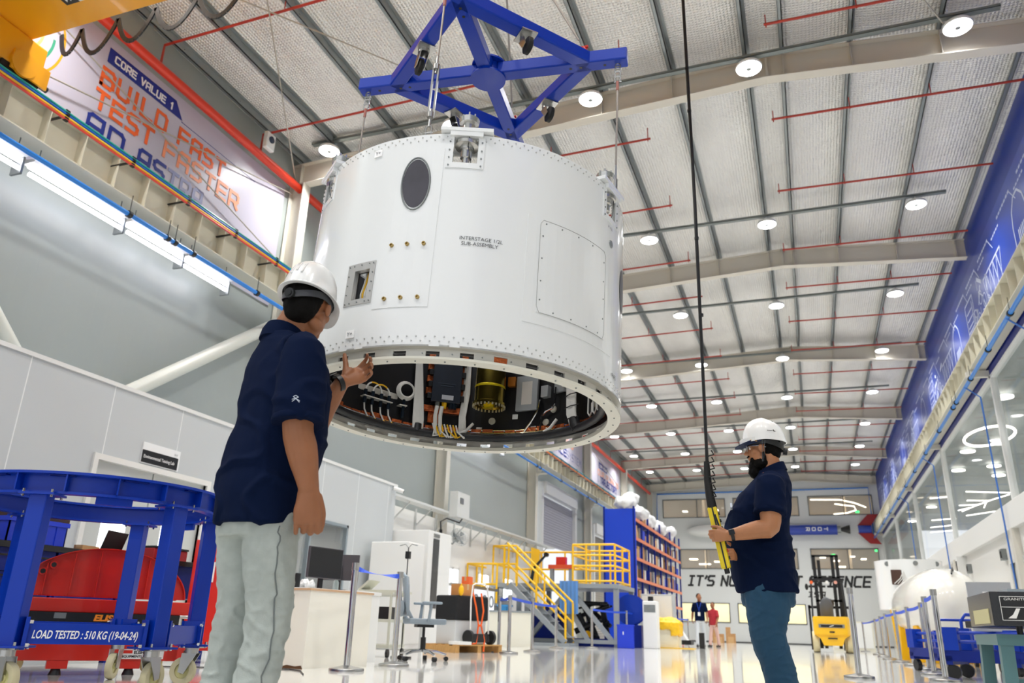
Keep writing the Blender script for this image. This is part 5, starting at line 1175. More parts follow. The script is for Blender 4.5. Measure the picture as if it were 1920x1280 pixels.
# rounder helmet with navy cap peak
HH = HR @ Matrix.Translation((0, -.004, .016)) @ Matrix.Rotation(math.radians(-1), 4, 'X')
mb = MB(); mb.T = HH; rg = []
def hr(t, z, y0=-.012, rx=.113, ry=.142): return [V((rx*t*math.cos(2*PI*k/44), y0+ry*t*math.sin(2*PI*k/44), z-.016*max(0, -math.sin(2*PI*k/44)))) for k in range(44)]
for t, z in ((1.03, .032), (1.0, .05), (.965, .085), (.9, .118), (.78, .152), (.6, .178), (.38, .194), (.18, .2), (.02, .202)): rg.append(hr(t, z))
rg = [hr(.02, .19), hr(.5, .175), hr(.85, .12), hr(.95, .06), hr(.985, .032)]+rg
mb.loft(rg)
hatR = mb.build('hard_hat', M_helmet, manR)
pk = MB(); pk.T = HH; top = []; bot = []; n = 20
for k in range(n+1):
    a = PI*k/n; top.append(V((.1*math.cos(a), .07+.115*math.sin(a), .038-.03*math.sin(a)+.0))); bot.append(top[-1]+V((0, 0, -.006)))
inn = [V((.1*math.cos(PI*k/n), .05+.07*math.sin(PI*k/n), .036)) for k in range(n+1)]
vs = inn+top+bot+[p+V((0, 0, -.008)) for p in inn]; N1 = n+1; fs = []
for k in range(n):
    fs += [(k, k+1, N1+k+1, N1+k), (N1+k, N1+k+1, 2*N1+k+1, 2*N1+k), (2*N1+k, 2*N1+k+1, 3*N1+k+1, 3*N1+k)]
pk.add(vs, fs, True); pk.ell((0, .02, .03), (.1, .105, .035))
pk.build('cap_peak', mat('navy_cap_cloth', '#16284f', .8), hatR, 'navy cloth cap peak under the helmet')
wp = MB(); wp.T = HH; wp.lathe([(1., 0)], n=4) if False else None
for k in range(n): 
    a0, a1 = PI*(.5+.5*(k/n-.5)*1.6), PI*(.5+.5*((k+1)/n-.5)*1.6); wp.bar((.112*math.cos(a0), .02+.128*math.sin(a0), .04), (.112*math.cos(a1), .02+.128*math.sin(a1), .04), .003, .028, up=(0, 0, 1))
wp.build('helmet_lip', M_helmet, hatR)
gt = MB(); gt.T = HH; gt.tube([(-.098, .09, .036), (-.1, .045, .024)], .0022, 6); gt.build('gold_trim', mat('gold_trim', '#d8a23c', .4), hatR)
bn = MB(); bn.T = HH
rr = []
for (sc, z) in ((.97, -.005), (.98, .035), (.94, .035), (.93, -.005)): rr.append([V((.104*sc*math.cos(2*PI*k/40), -.012+.125*sc*math.sin(2*PI*k/40), .012+z-.045*max(0, -math.sin(2*PI*k/40)))) for k in range(40)])
bn.loft(rr+[rr[0]], caps=False); bn.cyl((0, -.125, -.035), (0, -.15, -.04), .024, n=20); bn.build('suspension_band', M_black, hatR)
st = MB()
for dx in (0,): 
    for k_, (y0, y1) in enumerate(((-.012, -.0), (-.03, .004))): st.T = HH; st.bar((-.1, .012-.018*k_, .03), (-.085, .028-.008*k_, -.11), .002, .009, up=(1, 0, 0))
st.build('chin_strap', M_strap, hatR, 'grey double chin strap')
def sideprint(M_, lst, m, parent, name):
    mb = MB()
    for a, b_, w_ in lst: mb.bar(M_ @ V((*a, 0)), M_ @ V((*b_, 0)), w_, .0012, up=M_.to_3x3() @ V((0, 0, 1)))
    return mb.build(name, m, parent)
SP = HH @ Matrix(((0, 0, -1, -.1125), (-1, 0, 0, -.055), (0, 1, 0, .085), (0, 0, 0, 1)))
sideprint(SP @ Matrix.Rotation(-.12, 4, 'Z'), [((-.028+.009*k, .002), (-.022+.009*k, .002), .005) for k in range(4)]+[((.009, .008), (.017, -.006), .006), ((.019, .0), (.025, -.005), .003)], M_black, hatR, 'side_print')
vn = MB(); vn.T = HH
for k in range(3): y = -.03-.022*k; vn.ell((-.05, y, .172-.006*k), (.006, .005, .006))
vn.build('vent_holes', M_black, hatR)
# controller
ct, cb = V((-.545, 5.232, 1.185)), V((-.478, 5.232, .805))
t = thing('crane_controller', 'yellow crane pendant controller with a black button strip, held by the bearded person', 'controller', cb)
d = (cb-ct).normalized()
mb = MB(); mb.bar(ct, cb, .058, .056, up=(0, 1, 0)); mb.build('housing', mat('controller_yellow', '#f0d51c', .35), t, world=True, bevel=.01)
sx = V((1, 0, .18)).normalized()
mb = MB(); mb.bar(ct+V((.003, -.03, 0)), cb+V((.003, -.03, 0)), .009, .004, up=(0, 1, 0)); mb.build('black_strip', M_black, t, world=True)
for k in range(7):
    p = ct.lerp(cb, .12+.12*k)+V((.03, 0, .005)); MB().cyl(p, p+sx*.008, .011, n=12).build('push_button', M_red if k == 5 else M_black, t, world=True)
mb = MB(); mb.cyl(cb, cb+d*.03, .016, n=14); mb.build('end_plug', M_black, t, world=True)
mb = MB(); mb.bar(ct+V((.018, -.029, -.05)), ct.lerp(cb, .32)+V((.018, -.029, 0)), .012, .002, up=(0, 1, 0)); mb.build('side_marking', M_black, t, world=True)
# ============================================================= LAB DOOR SIGN, BANNERS, MURAL
t = thing('door_sign', 'white and black sign reading Environmental Testing Lab above the lab door', 'sign', (LABX+.02, 8.14, 2.3))
MB().b2((LABX+.001, 7.8, 2.29), (LABX+.02, 8.47, 2.56)).build('board', mat('sign_white', '#eef0f1', .35), t, world=True)
MB().b2((LABX+.02, 7.8, 2.3), (LABX+.024, 8.44, 2.46)).build('black_panel', M_black, t, world=True)
PX_ = lambda x, y0, z0: plane_x(x) @ Matrix.Translation((y0, z0, 0))
text('Environmental Testing Lab', PX_(LABX+.026, 7.83, 2.36), .06, M_blackwhite, t, extrude=.0005, width=.55, bold=.0006)
text('D17', PX_(LABX+.022, 8.36, 2.485), .035, M_ink_ if False else mat('grey_print', '#5a5c60', .6), t, extrude=.0005)
m_ban = mat('banner_white', '#c2bfd0', .32, var=.03, varscale=1)
BX = -9.285
def banner(y0, y1, z0, z1, lab):
    t = thing('wall_banner', lab, 'banner', (BX, (y0+y1)/2, z0)); MB().b2((BX-.012, y0, z0), (BX, y1, z1)).build('sheet', m_ban, t, world=True); return t
PB = plane_x(BX+.001)
t = banner(4.2, 11.5, 6.1, 8.72, 'large white banner reading CORE VALUE 1 BUILD FAST TEST FASTER AD ASTRA')
mb = MB(); 
for p in (((7.02, 8.57), (8.42, 8.60), (8.62, 8.33), (7.02, 8.31)),): mb.add([PB @ V((a, b_, .002)) for a, b_ in p]+[PB @ V((a, b_, .004)) for a, b_ in p], [(0, 1, 2, 3), (4, 5, 6, 7)])
hb = mb.build('blue_title_bar', M_bluep, t, world=True)
def sline(txt, y0, y1, z, h, wgt, m, parent, name='lettering', P=PB, **k):
    mb = MB(); strokes(mb, txt, y0, y1, z, h, wgt, P @ Matrix.Translation((0, 0, .004)), th=.002, **k); return mb.build(name, m, parent, world=True)
sline('CORE VALUE 1', 7.15, 8.35, 8.39, .11, .026, M_blackwhite, t)
sline('BUILD FAST', 7.0, 9.75, 7.9, .28, .06, M_orange, t); sline('TEST', 6.98, 8.1, 7.5, .28, .06, M_orange, t); sline('FASTER', 8.38, 10.22, 7.5, .28, .06, mat('pale_orange_print', '#f29a74', .5), t)
sline('AD', 6.95, 7.6, 7.06, .28, .06, M_bluep, t); sline('AS', 7.93, 8.46, 7.06, .28, .06, M_bluep, t); sline('TRA', 8.56, 9.35, 7.06, .28, .06, mat('pale_blue_print', '#8c93bd', .5), t)  # the end of the last word is a paler blue
MB().b2((BX+.001, 8.6, 8.3), (BX+.004, 10.6, 8.31)).build('thin_blue_line', M_bluep, t, world=True)
for r_, w_, c, a0, a1 in ((.62, .05, '#eda320', 20, 60) , ): pass
LC = (5.55, 7.95)
for i, (r_, w_, c, a0, a1) in enumerate(((.78, .035, '#efa81c', -100, 30), (.62, .04, '#3f9d7c', -70, 5), (.45, .04, '#f5c27a', -110, 20), (.3, .05, '#ef9a8c', -120, 30))):
    mb = MB(); n = 24
    for k in range(n):
        b0, b1 = math.radians(a0+(a1-a0)*k/n), math.radians(a0+(a1-a0)*(k+1)/n)
        q = [(LC[0]+(r_+s_)*math.cos(b_), LC[1]+(r_+s_)*math.sin(b_)) for b_, s_ in ((b0, -w_/2), (b1, -w_/2), (b1, w_/2), (b0, w_/2))]
        mb.add([PB @ V((a, b_, .002)) for a, b_ in q], [(0, 1, 2, 3)])
    mb.build('logo_arc', mat('logo_arc_%d' % i, c, .5), t, world=True)
t = banner(27.4, 34.7, 6.9, 8.72, 'white banner with pale orange and blue lettering behind the cylinder rim')
sline('RCE', 30.6, 32.0, 7.35, .3, .07, M_bluep, t); sline('SYSTEM', 32.1, 34.4, 7.35, .3, .05, mat('grey_blue_print', '#9a9cc0', .5), t); sline('NOLOG', 31.2, 33.6, 7.9, .34, .09, mat('pale_orange_print2', '#f4b49c', .5), t)  # part of the lettering in paler blue and orange
t = banner(35.4, 42.6, 6.9, 8.72, 'farthest white banner with a small blue title bar and TRAJECTORY lettering')
mb = MB(); mb.b2((BX+.001, 37.8, 8.0), (BX+.004, 39.6, 8.3)); mb.build('blue_title_bar', M_bluep, t, world=True)
sline('CORE VALUE', 37.95, 39.45, 8.08, .1, .03, M_blackwhite, t); sline('TRAJECTORY', 38.1, 41.7, 7.3, .3, .07, M_bluep, t); sline('OUR PLAN IS', 37.6, 42.1, 7.65, .24, .06, bpy.data.materials['pale_orange_print2'], t); sline('L', 37.6, 37.8, 7.3, .3, .05, bpy.data.materials['grey_blue_print'], t)
# mural of rocket engine drawings on the blue wall
t = thing('wall_mural', 'long blue mural of white technical line drawings above the right runway', 'mural', (4.24, 25, 6.8))
MB().b2((4.225, 9, 6.75), (4.25, 50, 8.75)).build('sheet', mat('mural_blue', '#1d43ae', .3, var=.25, varscale=.35), t, world=True)
rd = random.Random(3); m_wl = mat('mural_white_line', '#cfd8f2', .45)
PMu = Matrix(((0, 0, -1, 4.223), (1, 0, 0, 0), (0, 1, 0, 0), (0, 0, 0, 1)))
y = 11.0; k = 0
def ln(mb, a, b_, w_=.025): mb.bar(PMu @ V((*a, 0)), PMu @ V((*b_, 0)), w_, .003, up=(1, 0, 0))
while y < 48:
    mb = MB(); Lk = k % 4; z0 = 6.95; w_ = rd.uniform(1.5, 2.6)
    if Lk == 0:      # engine cluster
        for q in range(16):
            a = (y+rd.uniform(.2, w_), z0+rd.uniform(0, 1.1)); c = (a[0]+rd.uniform(-.5, .5), a[1]+rd.uniform(.05, .5)); ln(mb, a, c, rd.choice((.02, .03, .06, .09)))
        for q in range(5):
            yy = y+.3+q*.35; mb.lathe([(.14, 0), (.17, 0), (.17, .003), (.14, .003)], PMu @ Matrix.Translation((yy, z0+.4+.2*(q % 3), 0)), n=18)
    elif Lk == 1:    # tank
        for a, c in (((y+.3, z0), (y+.3, z0+1.2)), ((y+1.2, z0), (y+1.2, z0+1.2)), ((y+.3, z0), (y+1.2, z0)), ((y+.3, z0+.5), (y+1.2, z0+.5)), ((y+.3, z0+1.2), (y+1.2, z0+1.2)), ((y+.45, z0+.1), (y+.45, z0+1.1))): ln(mb, a, c, .04)
        for q in range(6): ln(mb, (y+.5, z0+.1+q*.17), (y+1.1, z0+.1+q*.17), .03)
    elif Lk == 2:    # fairing
        pts = [(y+.3, z0), (y+.3, z0+.8), (y+.4, z0+1.1), (y+.65, z0+1.3), (y+.95, z0+1.3), (y+1.2, z0+1.1), (y+1.3, z0+.8), (y+1.3, z0)]
        for a, c in zip(pts, pts[1:]+pts[:1]): ln(mb, a, c, .045)
        mb.b2((4.218, y+.5, z0+.15), (4.222, y+1.1, z0+.7)) if False else [ln(mb, (y+.5+.1*q, z0+.1), (y+.5+.1*q, z0+.65), .05) for q in range(6)]
    else:            # truss
        for q in range(5):
            ln(mb, (y+.3+.35*q, z0), (y+.65+.35*q, z0+1.), .03); ln(mb, (y+.65+.35*q, z0), (y+.3+.35*q, z0+1.), .03)
        ln(mb, (y+.3, z0), (y+2.05, z0), .04); ln(mb, (y+.3, z0+1.), (y+2.05, z0+1.), .04)
    # leader and caption strokes
    ln(mb, (y+.8, z0+1.2), (y+1.1, z0+1.5)); yy = y+1.1
    for q in range(7): ln(mb, (yy+.17*q, z0+1.53), (yy+.17*q+.12, z0+1.53), .05)
    for q in range(5): ln(mb, (y+.1+.15*q, z0+1.38), (y+.1+.15*q+.1, z0+1.38), .04)
    mb.build('line_drawing', m_wl, t, world=True); y += w_*.8+.1; k += 1

# ============================================================= BLUE RING DOLLY
DC = V((-4.447, 4.089, 0)); DR = .812; DA = -1.164
t = thing('ring_dolly', 'blue hexagonal steel dolly with a round top ring, marked LOAD TESTED', 'dolly', DC)
mb = MB(); mb.T = Matrix.Translation(DC)
mb.lathe([(DR-.12, 1.19), (DR, 1.19), (DR, 1.205), (DR-.12, 1.205)], n=96, close=True, smooth=False); mb.lathe([(DR-.1, 1.08), (DR-.035, 1.08), (DR-.035, 1.095), (DR-.1, 1.095)], n=96, close=True, smooth=False); mb.lathe([(DR-.07, 1.095), (DR-.06, 1.095), (DR-.06, 1.19), (DR-.07, 1.19)], n=96, close=True)
ring = mb.build('top_ring', M_blue, t, world=True)
for k in range(18):
    a = DA+PI/9*(k+.5); d = V((math.cos(a), math.sin(a), 0)); MB().bar(DC+d*(DR-.06)+V((0, 0, 1.142)), DC+d*(DR-.005)+V((0, 0, 1.142)), .008, .095).build('rib', M_blue, ring, world=True)
for k in range(12):
    a = DA+PI/6*(k+.25); d = V((math.cos(a), math.sin(a), 0)); w2 = V((-d.y, d.x, 0)); p = DC+d*(DR-.05); MB().bar(p-w2*.07+V((0, 0, 1.186)), p+w2*.07+V((0, 0, 1.186)), .035, .006).build('slot', M_bluedk, ring, world=True)
legs = []
for k in range(6):
    a = DA+PI/3*k; d = V((math.cos(a), math.sin(a), 0)); p = DC+d*(DR-.07); legs.append(p)
    M_ = Matrix.Translation(p) @ Matrix.Rotation(a, 4, 'Z')
    o = MB().box((0, 0, .66), (.1, .1, .83), M=M_).build('leg', M_blue, t, world=True, bevel=.006)
    MB().box((0, 0, 1.074), (.16, .2, .012), M=M_).build('top_plate', M_blue, o, world=True); MB().box((0, 0, .25), (.2, .2, .012), M=M_).build('foot_plate', M_blue, o, world=True)
    for x, y in ((-.07, -.07), (.07, -.07), (-.07, .07), (.07, .07)): MB().cyl(M_ @ V((x, y, .236)), M_ @ V((x, y, .275)), .008, n=6).build('bolt', M_chrome, o, world=True)
    for x, y in ((-.06, -.08), (.06, -.08), (-.06, .08), (.06, .08)): MB().cyl(M_ @ V((x, y, 1.055)), M_ @ V((x, y, 1.1)), .007, n=6).build('bolt', M_chrome, o, world=True)
    # caster
    A2 = M_ @ Matrix.Rotation(1.1+.7*k, 4, 'Z')
    c = MB(); c.box((0, 0, .238), (.13, .11, .01), M=A2); c.cyl(A2 @ V((0, 0, .2)), A2 @ V((0, 0, .235)), .045, n=20)
    for y in (-.032, .032): c.add([A2 @ V(q) for q in ((-.05, y-.003, .2), (.05, y-.003, .2), (.06, y-.003, .08), (.02, y-.003, .07), (-.05, y+.003, .2), (.05, y+.003, .2), (.06, y+.003, .08), (.02, y+.003, .07))], [(0, 1, 2, 3), (7, 6, 5, 4), (0, 1, 5, 4), (1, 2, 6, 5), (2, 3, 7, 6), (3, 0, 4, 7)])
    co = c.build('caster', M_inox, t, world=True)
    WM = A2 @ Matrix.Translation((.04, 0, .088)) @ Matrix.Rotation(PI/2, 4, 'X')
    wz = MB(); wz.lathe([(.05, -.02), (.083, -.022), (.088, -.012), (.088, .012), (.083, .022), (.05, .02)], WM, n=32, close=True); wz.build('tyre', mat('cream_tyre', '#cfc6a0', .5) if not bpy.data.materials.get('cream_tyre') else bpy.data.materials['cream_tyre'], co, world=True)
    wz = MB(); wz.lathe([(0, -.02), (.02, -.024), (.02, -.01), (.052, -.008), (.052, .008), (.02, .01), (.02, .024), (0, .02)], WM, n=24); wz.build('wheel_hub', mat('pale_yellow_hub', '#d8d49a', .5) if not bpy.data.materials.get('pale_yellow_hub') else bpy.data.materials['pale_yellow_hub'], co, world=True)
for k in range(6):
    p, q = legs[k], legs[(k+1) % 6]; e = (q-p).normalized(); nrm = V((e.y, -e.x, 0)); off = nrm*.03
    mb = MB(); mb.bar(p+e*.07+off+V((0, 0, .32)), q-e*.07+off+V((0, 0, .32)), .02, .11); br = mb.build('cross_bar', M_blue, t, world=True)
    for s_, b_ in ((p, e), (q, -e)): MB().bar(s_+b_*.055+off*.2+V((0, 0, .32)), s_+b_*.075+off*.2+V((0, 0, .32)), .12, .17).build('flange_plate', M_blue, br, world=True)
    for s_, b_ in ((p, e), (q, -e)):
        for zz in (.26, .38): c0 = s_+b_*.075+nrm*.065+V((0, 0, zz)); MB().cyl(c0, c0+b_*.018, .01, n=6).build('bolt', M_chrome, br, world=True)
    hp = (p+q)/2+nrm*.09
    if k in (0, 2, 4): MB().bar(hp-e*.1+V((0, 0, 1.06)), hp+e*.1+V((0, 0, 1.06)), .02, .045).build('latch_plate', M_blue, t, world=True)
p, q = legs[0], legs[1]; e = (q-p).normalized(); nrm = V((e.y, -e.x, 0)); L_ = (q-p).length
Tm = Matrix((e, V((0, 0, 1)), nrm)).transposed().to_4x4(); Tm.translation = p+nrm*.0415+e*.1+V((0, 0, .295))
text('LOAD TESTED : 510 KG (19-04-24)', Tm, .06, M_blackwhite, t, extrude=.0006, shear=.2, width=L_-.2, bold=.0012)
# ============================================================= RED FIXTURE WITH HALF ROUND PLATES
FO = V((-5.62, 4.5, 0)); ex = V((.60, .80, 0)).normalized(); ey = V((-.80, .60, 0))
TFx = Matrix((ex, ey, V((0, 0, 1)))).transposed().to_4x4(); TFx.translation = FO
t = thing('red_lifting_fixture', 'red steel fixture with two half round ribbed plates on cream wheels', 'fixture', M=TFx)
Wd_ = 1.3; Rr_ = .6; zc = .54
for j, yy in enumerate((0., .34)):
    mb = MB(); n = 40; pts = [(Wd_/2+Rr_*math.cos(PI*k/n), zc+.02+Rr_*.60*math.sin(PI*k/n)) for k in range(n+1)]
    vs = [(x, yy-.004, z) for x, z in pts]+[(x, yy+.004, z) for x, z in pts]; N1 = n+1
    mb.add(vs, [tuple(range(N1)), tuple(reversed(range(N1, 2*N1)))]+[(k, k+1, N1+k+1, N1+k) for k in range(n)]+[(0, N1, 2*N1-1, N1-1)])
    po = mb.build('half_round_plate', M_red, t)
    mb = MB()
    for k in range(n):
        a, c = pts[k], pts[k+1]; mb.add([(a[0], yy-.045, a[1]), (c[0], yy-.045, c[1]), (c[0], yy+.01, c[1]), (a[0], yy+.01, a[1])]+[(Wd_/2+(a[0]-Wd_/2)*1.012, yy-.045, zc+(a[1]-zc)*1.012), (Wd_/2+(c[0]-Wd_/2)*1.012, yy-.045, zc+(c[1]-zc)*1.012), (Wd_/2+(c[0]-Wd_/2)*1.012, yy+.01, zc+(c[1]-zc)*1.012), (Wd_/2+(a[0]-Wd_/2)*1.012, yy+.01, zc+(a[1]-zc)*1.012)], [(0, 1, 2, 3), (7, 6, 5, 4), (0, 1, 5, 4), (3, 2, 6, 7)])
    mb.build('rim_flange', M_red, po)
    for x in (.22, .4, .58, .76, .94): 
        zz = zc+Rr_*.60*math.sqrt(max(.02, 1-((x-Wd_/2)/Rr_)**2)); MB().b2((x, yy-.04, zc+.02), (x+.008, yy, zz)).build('rib', M_red, po)
    for x, z in ((.2, .73), (.265, .78), (1.02, .78), (1.09, .73)): MB().cyl((x, yy-.03, z), (x, yy+.03, z), .028, n=16).build('bushing', M_red, po); 
    for x, z in ((.2, .73), (.265, .78), (1.02, .78), (1.09, .73)): MB().cyl((x, yy-.032, z), (x, yy-.029, z), .018, n=16).build('bushing_hole', M_black, po)
MB().b2((-.0, -.1, .44), (1.3, -.02, .54)).build('upper_beam', M_red, t, bevel=.006)
MB().b2((-.0, -.1, .0+.1), (1.3, -.02, .25)).build('lower_beam', M_red, t, bevel=.006)
MB().b2((0, .3, .1), (1.3, .38, .54)).build('rear_beam', M_red, t, bevel=.006)
for x in (0, 1.17): MB().b2((x, -.1, .1), (x+.08, .38, .2)).build('end_beam', M_red, t)
MB().cyl((.09, -.105, .49), (.09, -.099, .49), .022, n=16).build('round_hole', M_black, t)
MB().cyl((.09, -.105, .15), (.09, -.099, .15), .022, n=16).build('round_hole', M_black, t)
o = MB().b2((.03, -.13, .335), (1.22, -.03, .44)).build('black_cover', M_black, t, 'black cover strip with orange lettering')
PT = TFx @ Matrix(((1, 0, 0, 0), (0, 0, -1, 0), (0, 1, 0, 0), (0, 0, 0, 1)))
text('ELISHA', PT @ Matrix.Translation((.6, .385, .132)), .06, mat('orange_letter', '#f08a1c', .5), t, extrude=.001, bold=.003, width=.24, shear=.15)
MB().b2((.33, -.134, .395), (.41, -.131, .435)).build('data_plate', M_steel, t)
MB().b2((.83, -.106, .115), (1.15, -.101, .185)).build('white_label', M_white, t)
text('ELISHA', PT @ Matrix.Translation((.93, .152, .107)), .03, M_black, t, extrude=.0005, bold=.001); text('EQUIPMENTS PVT', PT @ Matrix.Translation((.85, .125, .107)), .024, M_black, t, extrude=.0005, bold=.0006)
MB().b2((.845, -.108, .155), (.92, -.1055, .178)).build('label_logo', M_red, t)
for x in (.12, 1.08):
    W_M = Matrix.Translation((x, -.03, .085)) @ Matrix.Rotation(PI/2, 4, 'X'); wz = MB(); wz.lathe([(0, -.02), (.03, -.02), (.06, -.012), (.08, -.02), (.085, -.01), (.085, .01), (.08, .02), (.06, .012), (.03, .02), (0, .02)], W_M, n=30); wo = wz.build('wheel', bpy.data.materials['pale_yellow_hub'], t)
    MB().b2((x-.02, -.062, .06), (x+.03, -.055, .17)).build('wheel_fork', M_inox, wo)
for x in (.35, .85): 
    fo = MB().b2((x, -.1, .045), (x+.14, -.02, .1)).build('foot_block', M_red, t); MB().cyl((x+.07, -.06, .0), (x+.07, -.06, .045), .045, .03, n=16).build('foot_pad', M_black, fo)
MB().tube([(1.3, -.12, .42), (1.32, -.12, .2), (1.33, -.12, .02)], .012, 8).build('tow_bar', M_black, t)
MB().cyl((1.22, -.12, .43), (1.4, -.12, .43), .014, n=10).build('tow_handle', M_inox, t)
# ============================================================= RED CABINET
t = thing('red_cabinet', 'tall red steel cabinet with warning stickers behind the blue dolly', 'cabinet', M=Matrix.Translation((-5.9, 7.2, 0)) @ Matrix.Rotation(math.radians(38), 4, 'Z'))
MB().b2((-.3, -.25, .12), (.3, .25, 1.2)).build('body', M_red, t, bevel=.008)
MB().b2((-.285, -.258, .14), (.285, -.25, 1.12)).build('door', M_red, t); MB().cyl((.24, -.258, 1.02), (.24, -.275, 1.02), .018, n=14).build('lock', M_black, t)
for z, c in ((.93, '#e9e4d8'), (.985, '#e8842a')): MB().b2((.2, -.262, z-.05), (.27, -.258, z)).build('sticker', mat('sticker', c, .5), t)
MB().add([(.215, -.264, .89), (.255, -.264, .89), (.235, -.264, .925)], [(0, 1, 2)]).build('warning_triangle', M_yellow, t)
MB().b2((-.2, -.262, .78), (-.08, -.258, .98)).build('notice', M_white, t)
for x in (-.24, .24): 
    for y in (-.19, .19): MB().cyl((x-.02, y, .06), (x+.02, y, .06), .06, n=18).build('caster', M_black, t)
# ============================================================= TOOL BENCH WITH THINGS ON IT
t = thing('tool_bench', 'long dark blue drawer workbench with a black worktop against the lab wall', 'workbench', M=Matrix.Translation((-6.72, 5.7, 0)))
TB = 1.0
MB().b2((-.35, -3.2, TB-.05), (.36, 2.0, TB)).build('worktop', M_black, t)
for i, y in enumerate((-3.15, -2.4, -1.65, -.9, -.15)):
    c = MB().b2((-.33, y, .05), (.32, y+.72, TB-.05)).build('drawer_unit', M_bluedk, t)
    for k in range(5): 
        dr = MB().b2((.32, y+.03, .1+k*.165), (.338, y+.69, .1+k*.165+.15)).build('drawer', M_bluedk, c); 
    mb = MB(); [mb.b2((.338, y+.06, .22+k*.165), (.35, y+.66, .235+k*.165)) for k in range(5)]; mb.build('drawer_grips', M_black, c)
MB().b2((-.33, .6, .62), (.32, 1.98, TB-.05)).build('apron', M_bluedk, t); 
for y in (.62, 1.93): MB().b2((.24, y, 0), (.3, y+.05, .62)).build('leg', M_bluedk, t)
def at_bench(x, y, z=0): return (-6.72+x, 5.7+y, TB+z)
def crate(loc, sx, sy, sz, m, lab, rz=0, name='storage_crate'):
    t = thing(name, lab, 'crate', loc, rz); mb = MB(); w_ = .012
    mb.b2((-sx/2, -sy/2, 0), (sx/2, sy/2, w_)); 
    for a in ((-sx/2, -sy/2, sx/2, -sy/2+w_), (-sx/2, sy/2-w_, sx/2, sy/2), (-sx/2, -sy/2, -sx/2+w_, sy/2), (sx/2-w_, -sy/2, sx/2, sy/2)): mb.b2((a[0], a[1], 0), (a[2], a[3], sz))
    mb.build('body', m, t); rm = MB()
    for a in ((-sx/2-.012, -sy/2-.012, sx/2+.012, -sy/2), (-sx/2-.012, sy/2, sx/2+.012, sy/2+.012), (-sx/2-.012, -sy/2, -sx/2, sy/2), (sx/2, -sy/2, sx/2+.012, sy/2)): rm.b2((a[0], a[1], sz-.04), (a[2], a[3], sz))
    rm.build('rim', m, t); MB().b2((sx/2, -.05, sz-.1), (sx/2+.003, .05, sz-.065)).build('hand_hole', mat('hand_hole', '#9a9488', .6) if not bpy.data.materials.get('hand_hole') else bpy.data.materials['hand_hole'], t)
    for y in (-sy*.3, sy*.3): MB().b2((sx/2, y, 0), (sx/2+.008, y+.015, sz-.04)).build('rib', m, t)
    return t
M_cr = mat('crate_blue', '#1638c8', .35)
crate(at_bench(.05, -.35), .4, .6, .22, M_cr, 'blue plastic crate with a brown box lid on top, on the workbench')
o = MB().b2((-6.87, 5.05, TB+.22), (-6.52, 5.7, TB+.26)).build('brown_tray', mat('dark_brown', '#3a2420', .6), label='flat dark brown tray on top of the blue crate', cat='tray')
crate(at_bench(.1, -2.2), .4, .6, .4, M_cr, 'tall blue crate at the left edge of the workbench')
def cbox(loc, sx, sy, sz, lab, rz=0, m=None, grp=None, name='cardboard_box'):
    t = thing(name, lab, 'box', loc, rz, grp); MB().b2((-sx/2, -sy/2, 0), (sx/2, sy/2, sz)).build('carton', m or M_card, t); MB().b2((-.025, -sy/2-.001, sz*.5), (.025, sy/2+.001, sz+.001)).build('tape', mat('tape', '#caa878', .4) if not bpy.data.materials.get('tape') else bpy.data.materials['tape'], t); return t
cbox(at_bench(.12, -.95), .22, .26, .2, 'open cardboard box between the leg and the blue crate', .2)
cbox(at_bench(.2, .25), .1, .22, .05, 'small flat cardboard box in front of the laptop', .1)
t = thing('laptop', 'black laptop open on the workbench beside the blue crate', 'laptop', at_bench(-.02, .62), .25)
MB().b2((-.12, -.18, 0), (.12, .18, .015)).build('base', M_black, t); MB().add([(.1, -.18, .015), (.1, .18, .015), (.16, .18, .23), (.16, -.18, .23), (.108, -.18, .013), (.108, .18, .013), (.168, .18, .228), (.168, -.18, .228)], [(0, 1, 2, 3), (7, 6, 5, 4), (0, 1, 5, 4), (1, 2, 6, 5), (2, 3, 7, 6), (3, 0, 4, 7)]).build('screen_lid', M_black, t)
MB().tube([(at_bench(.15, -1.02, .07)[0]+.07*math.cos(a*PI/8), at_bench(.15, -1.02)[1]+.07*math.sin(a*PI/8), TB+.07) for a in range(16)], .012, 8, closed=True).cyl(at_bench(.15, -1.02, 0), at_bench(.15, -1.02, .06), .06, n=16).build('tape_roll', mat('tape_purple', '#3a3f9c', .4), label='roll of blue tape on the workbench', cat='tape')
t = thing('blue_cloth', 'crumpled purple blue cloth over a yellow box at the left of the bench', 'cloth', at_bench(.05, -1.6))
mb = MB(); mb.b2((-.15, -.2, 0), (.15, .2, .08)); fuse(mb, 'box', M_card, t, Matrix.Translation(at_bench(.05, -1.6)), voxel=.02, smooth=1)
mb = MB(); mb.ell((0, 0, .11), (.18, .24, .05)); fuse(mb, 'cloth', mat('purple_cloth', '#3c3870', .8), t, Matrix.Translation(at_bench(.05, -1.6)), voxel=.012, smooth=2, disp=wav(.03, 14))
t = thing('red_case', 'small dark red case on the bench near the red cabinet', 'case', at_bench(.1, 1.35)); MB().b2((-.12, -.25, 0), (.12, .25, .12)).build('body', mat('dark_red_case', '#a01a1e', .4), t, bevel=.01); MB().b2((-.13, -.25, .12), (.13, .25, .14)).build('lid', M_black, t)
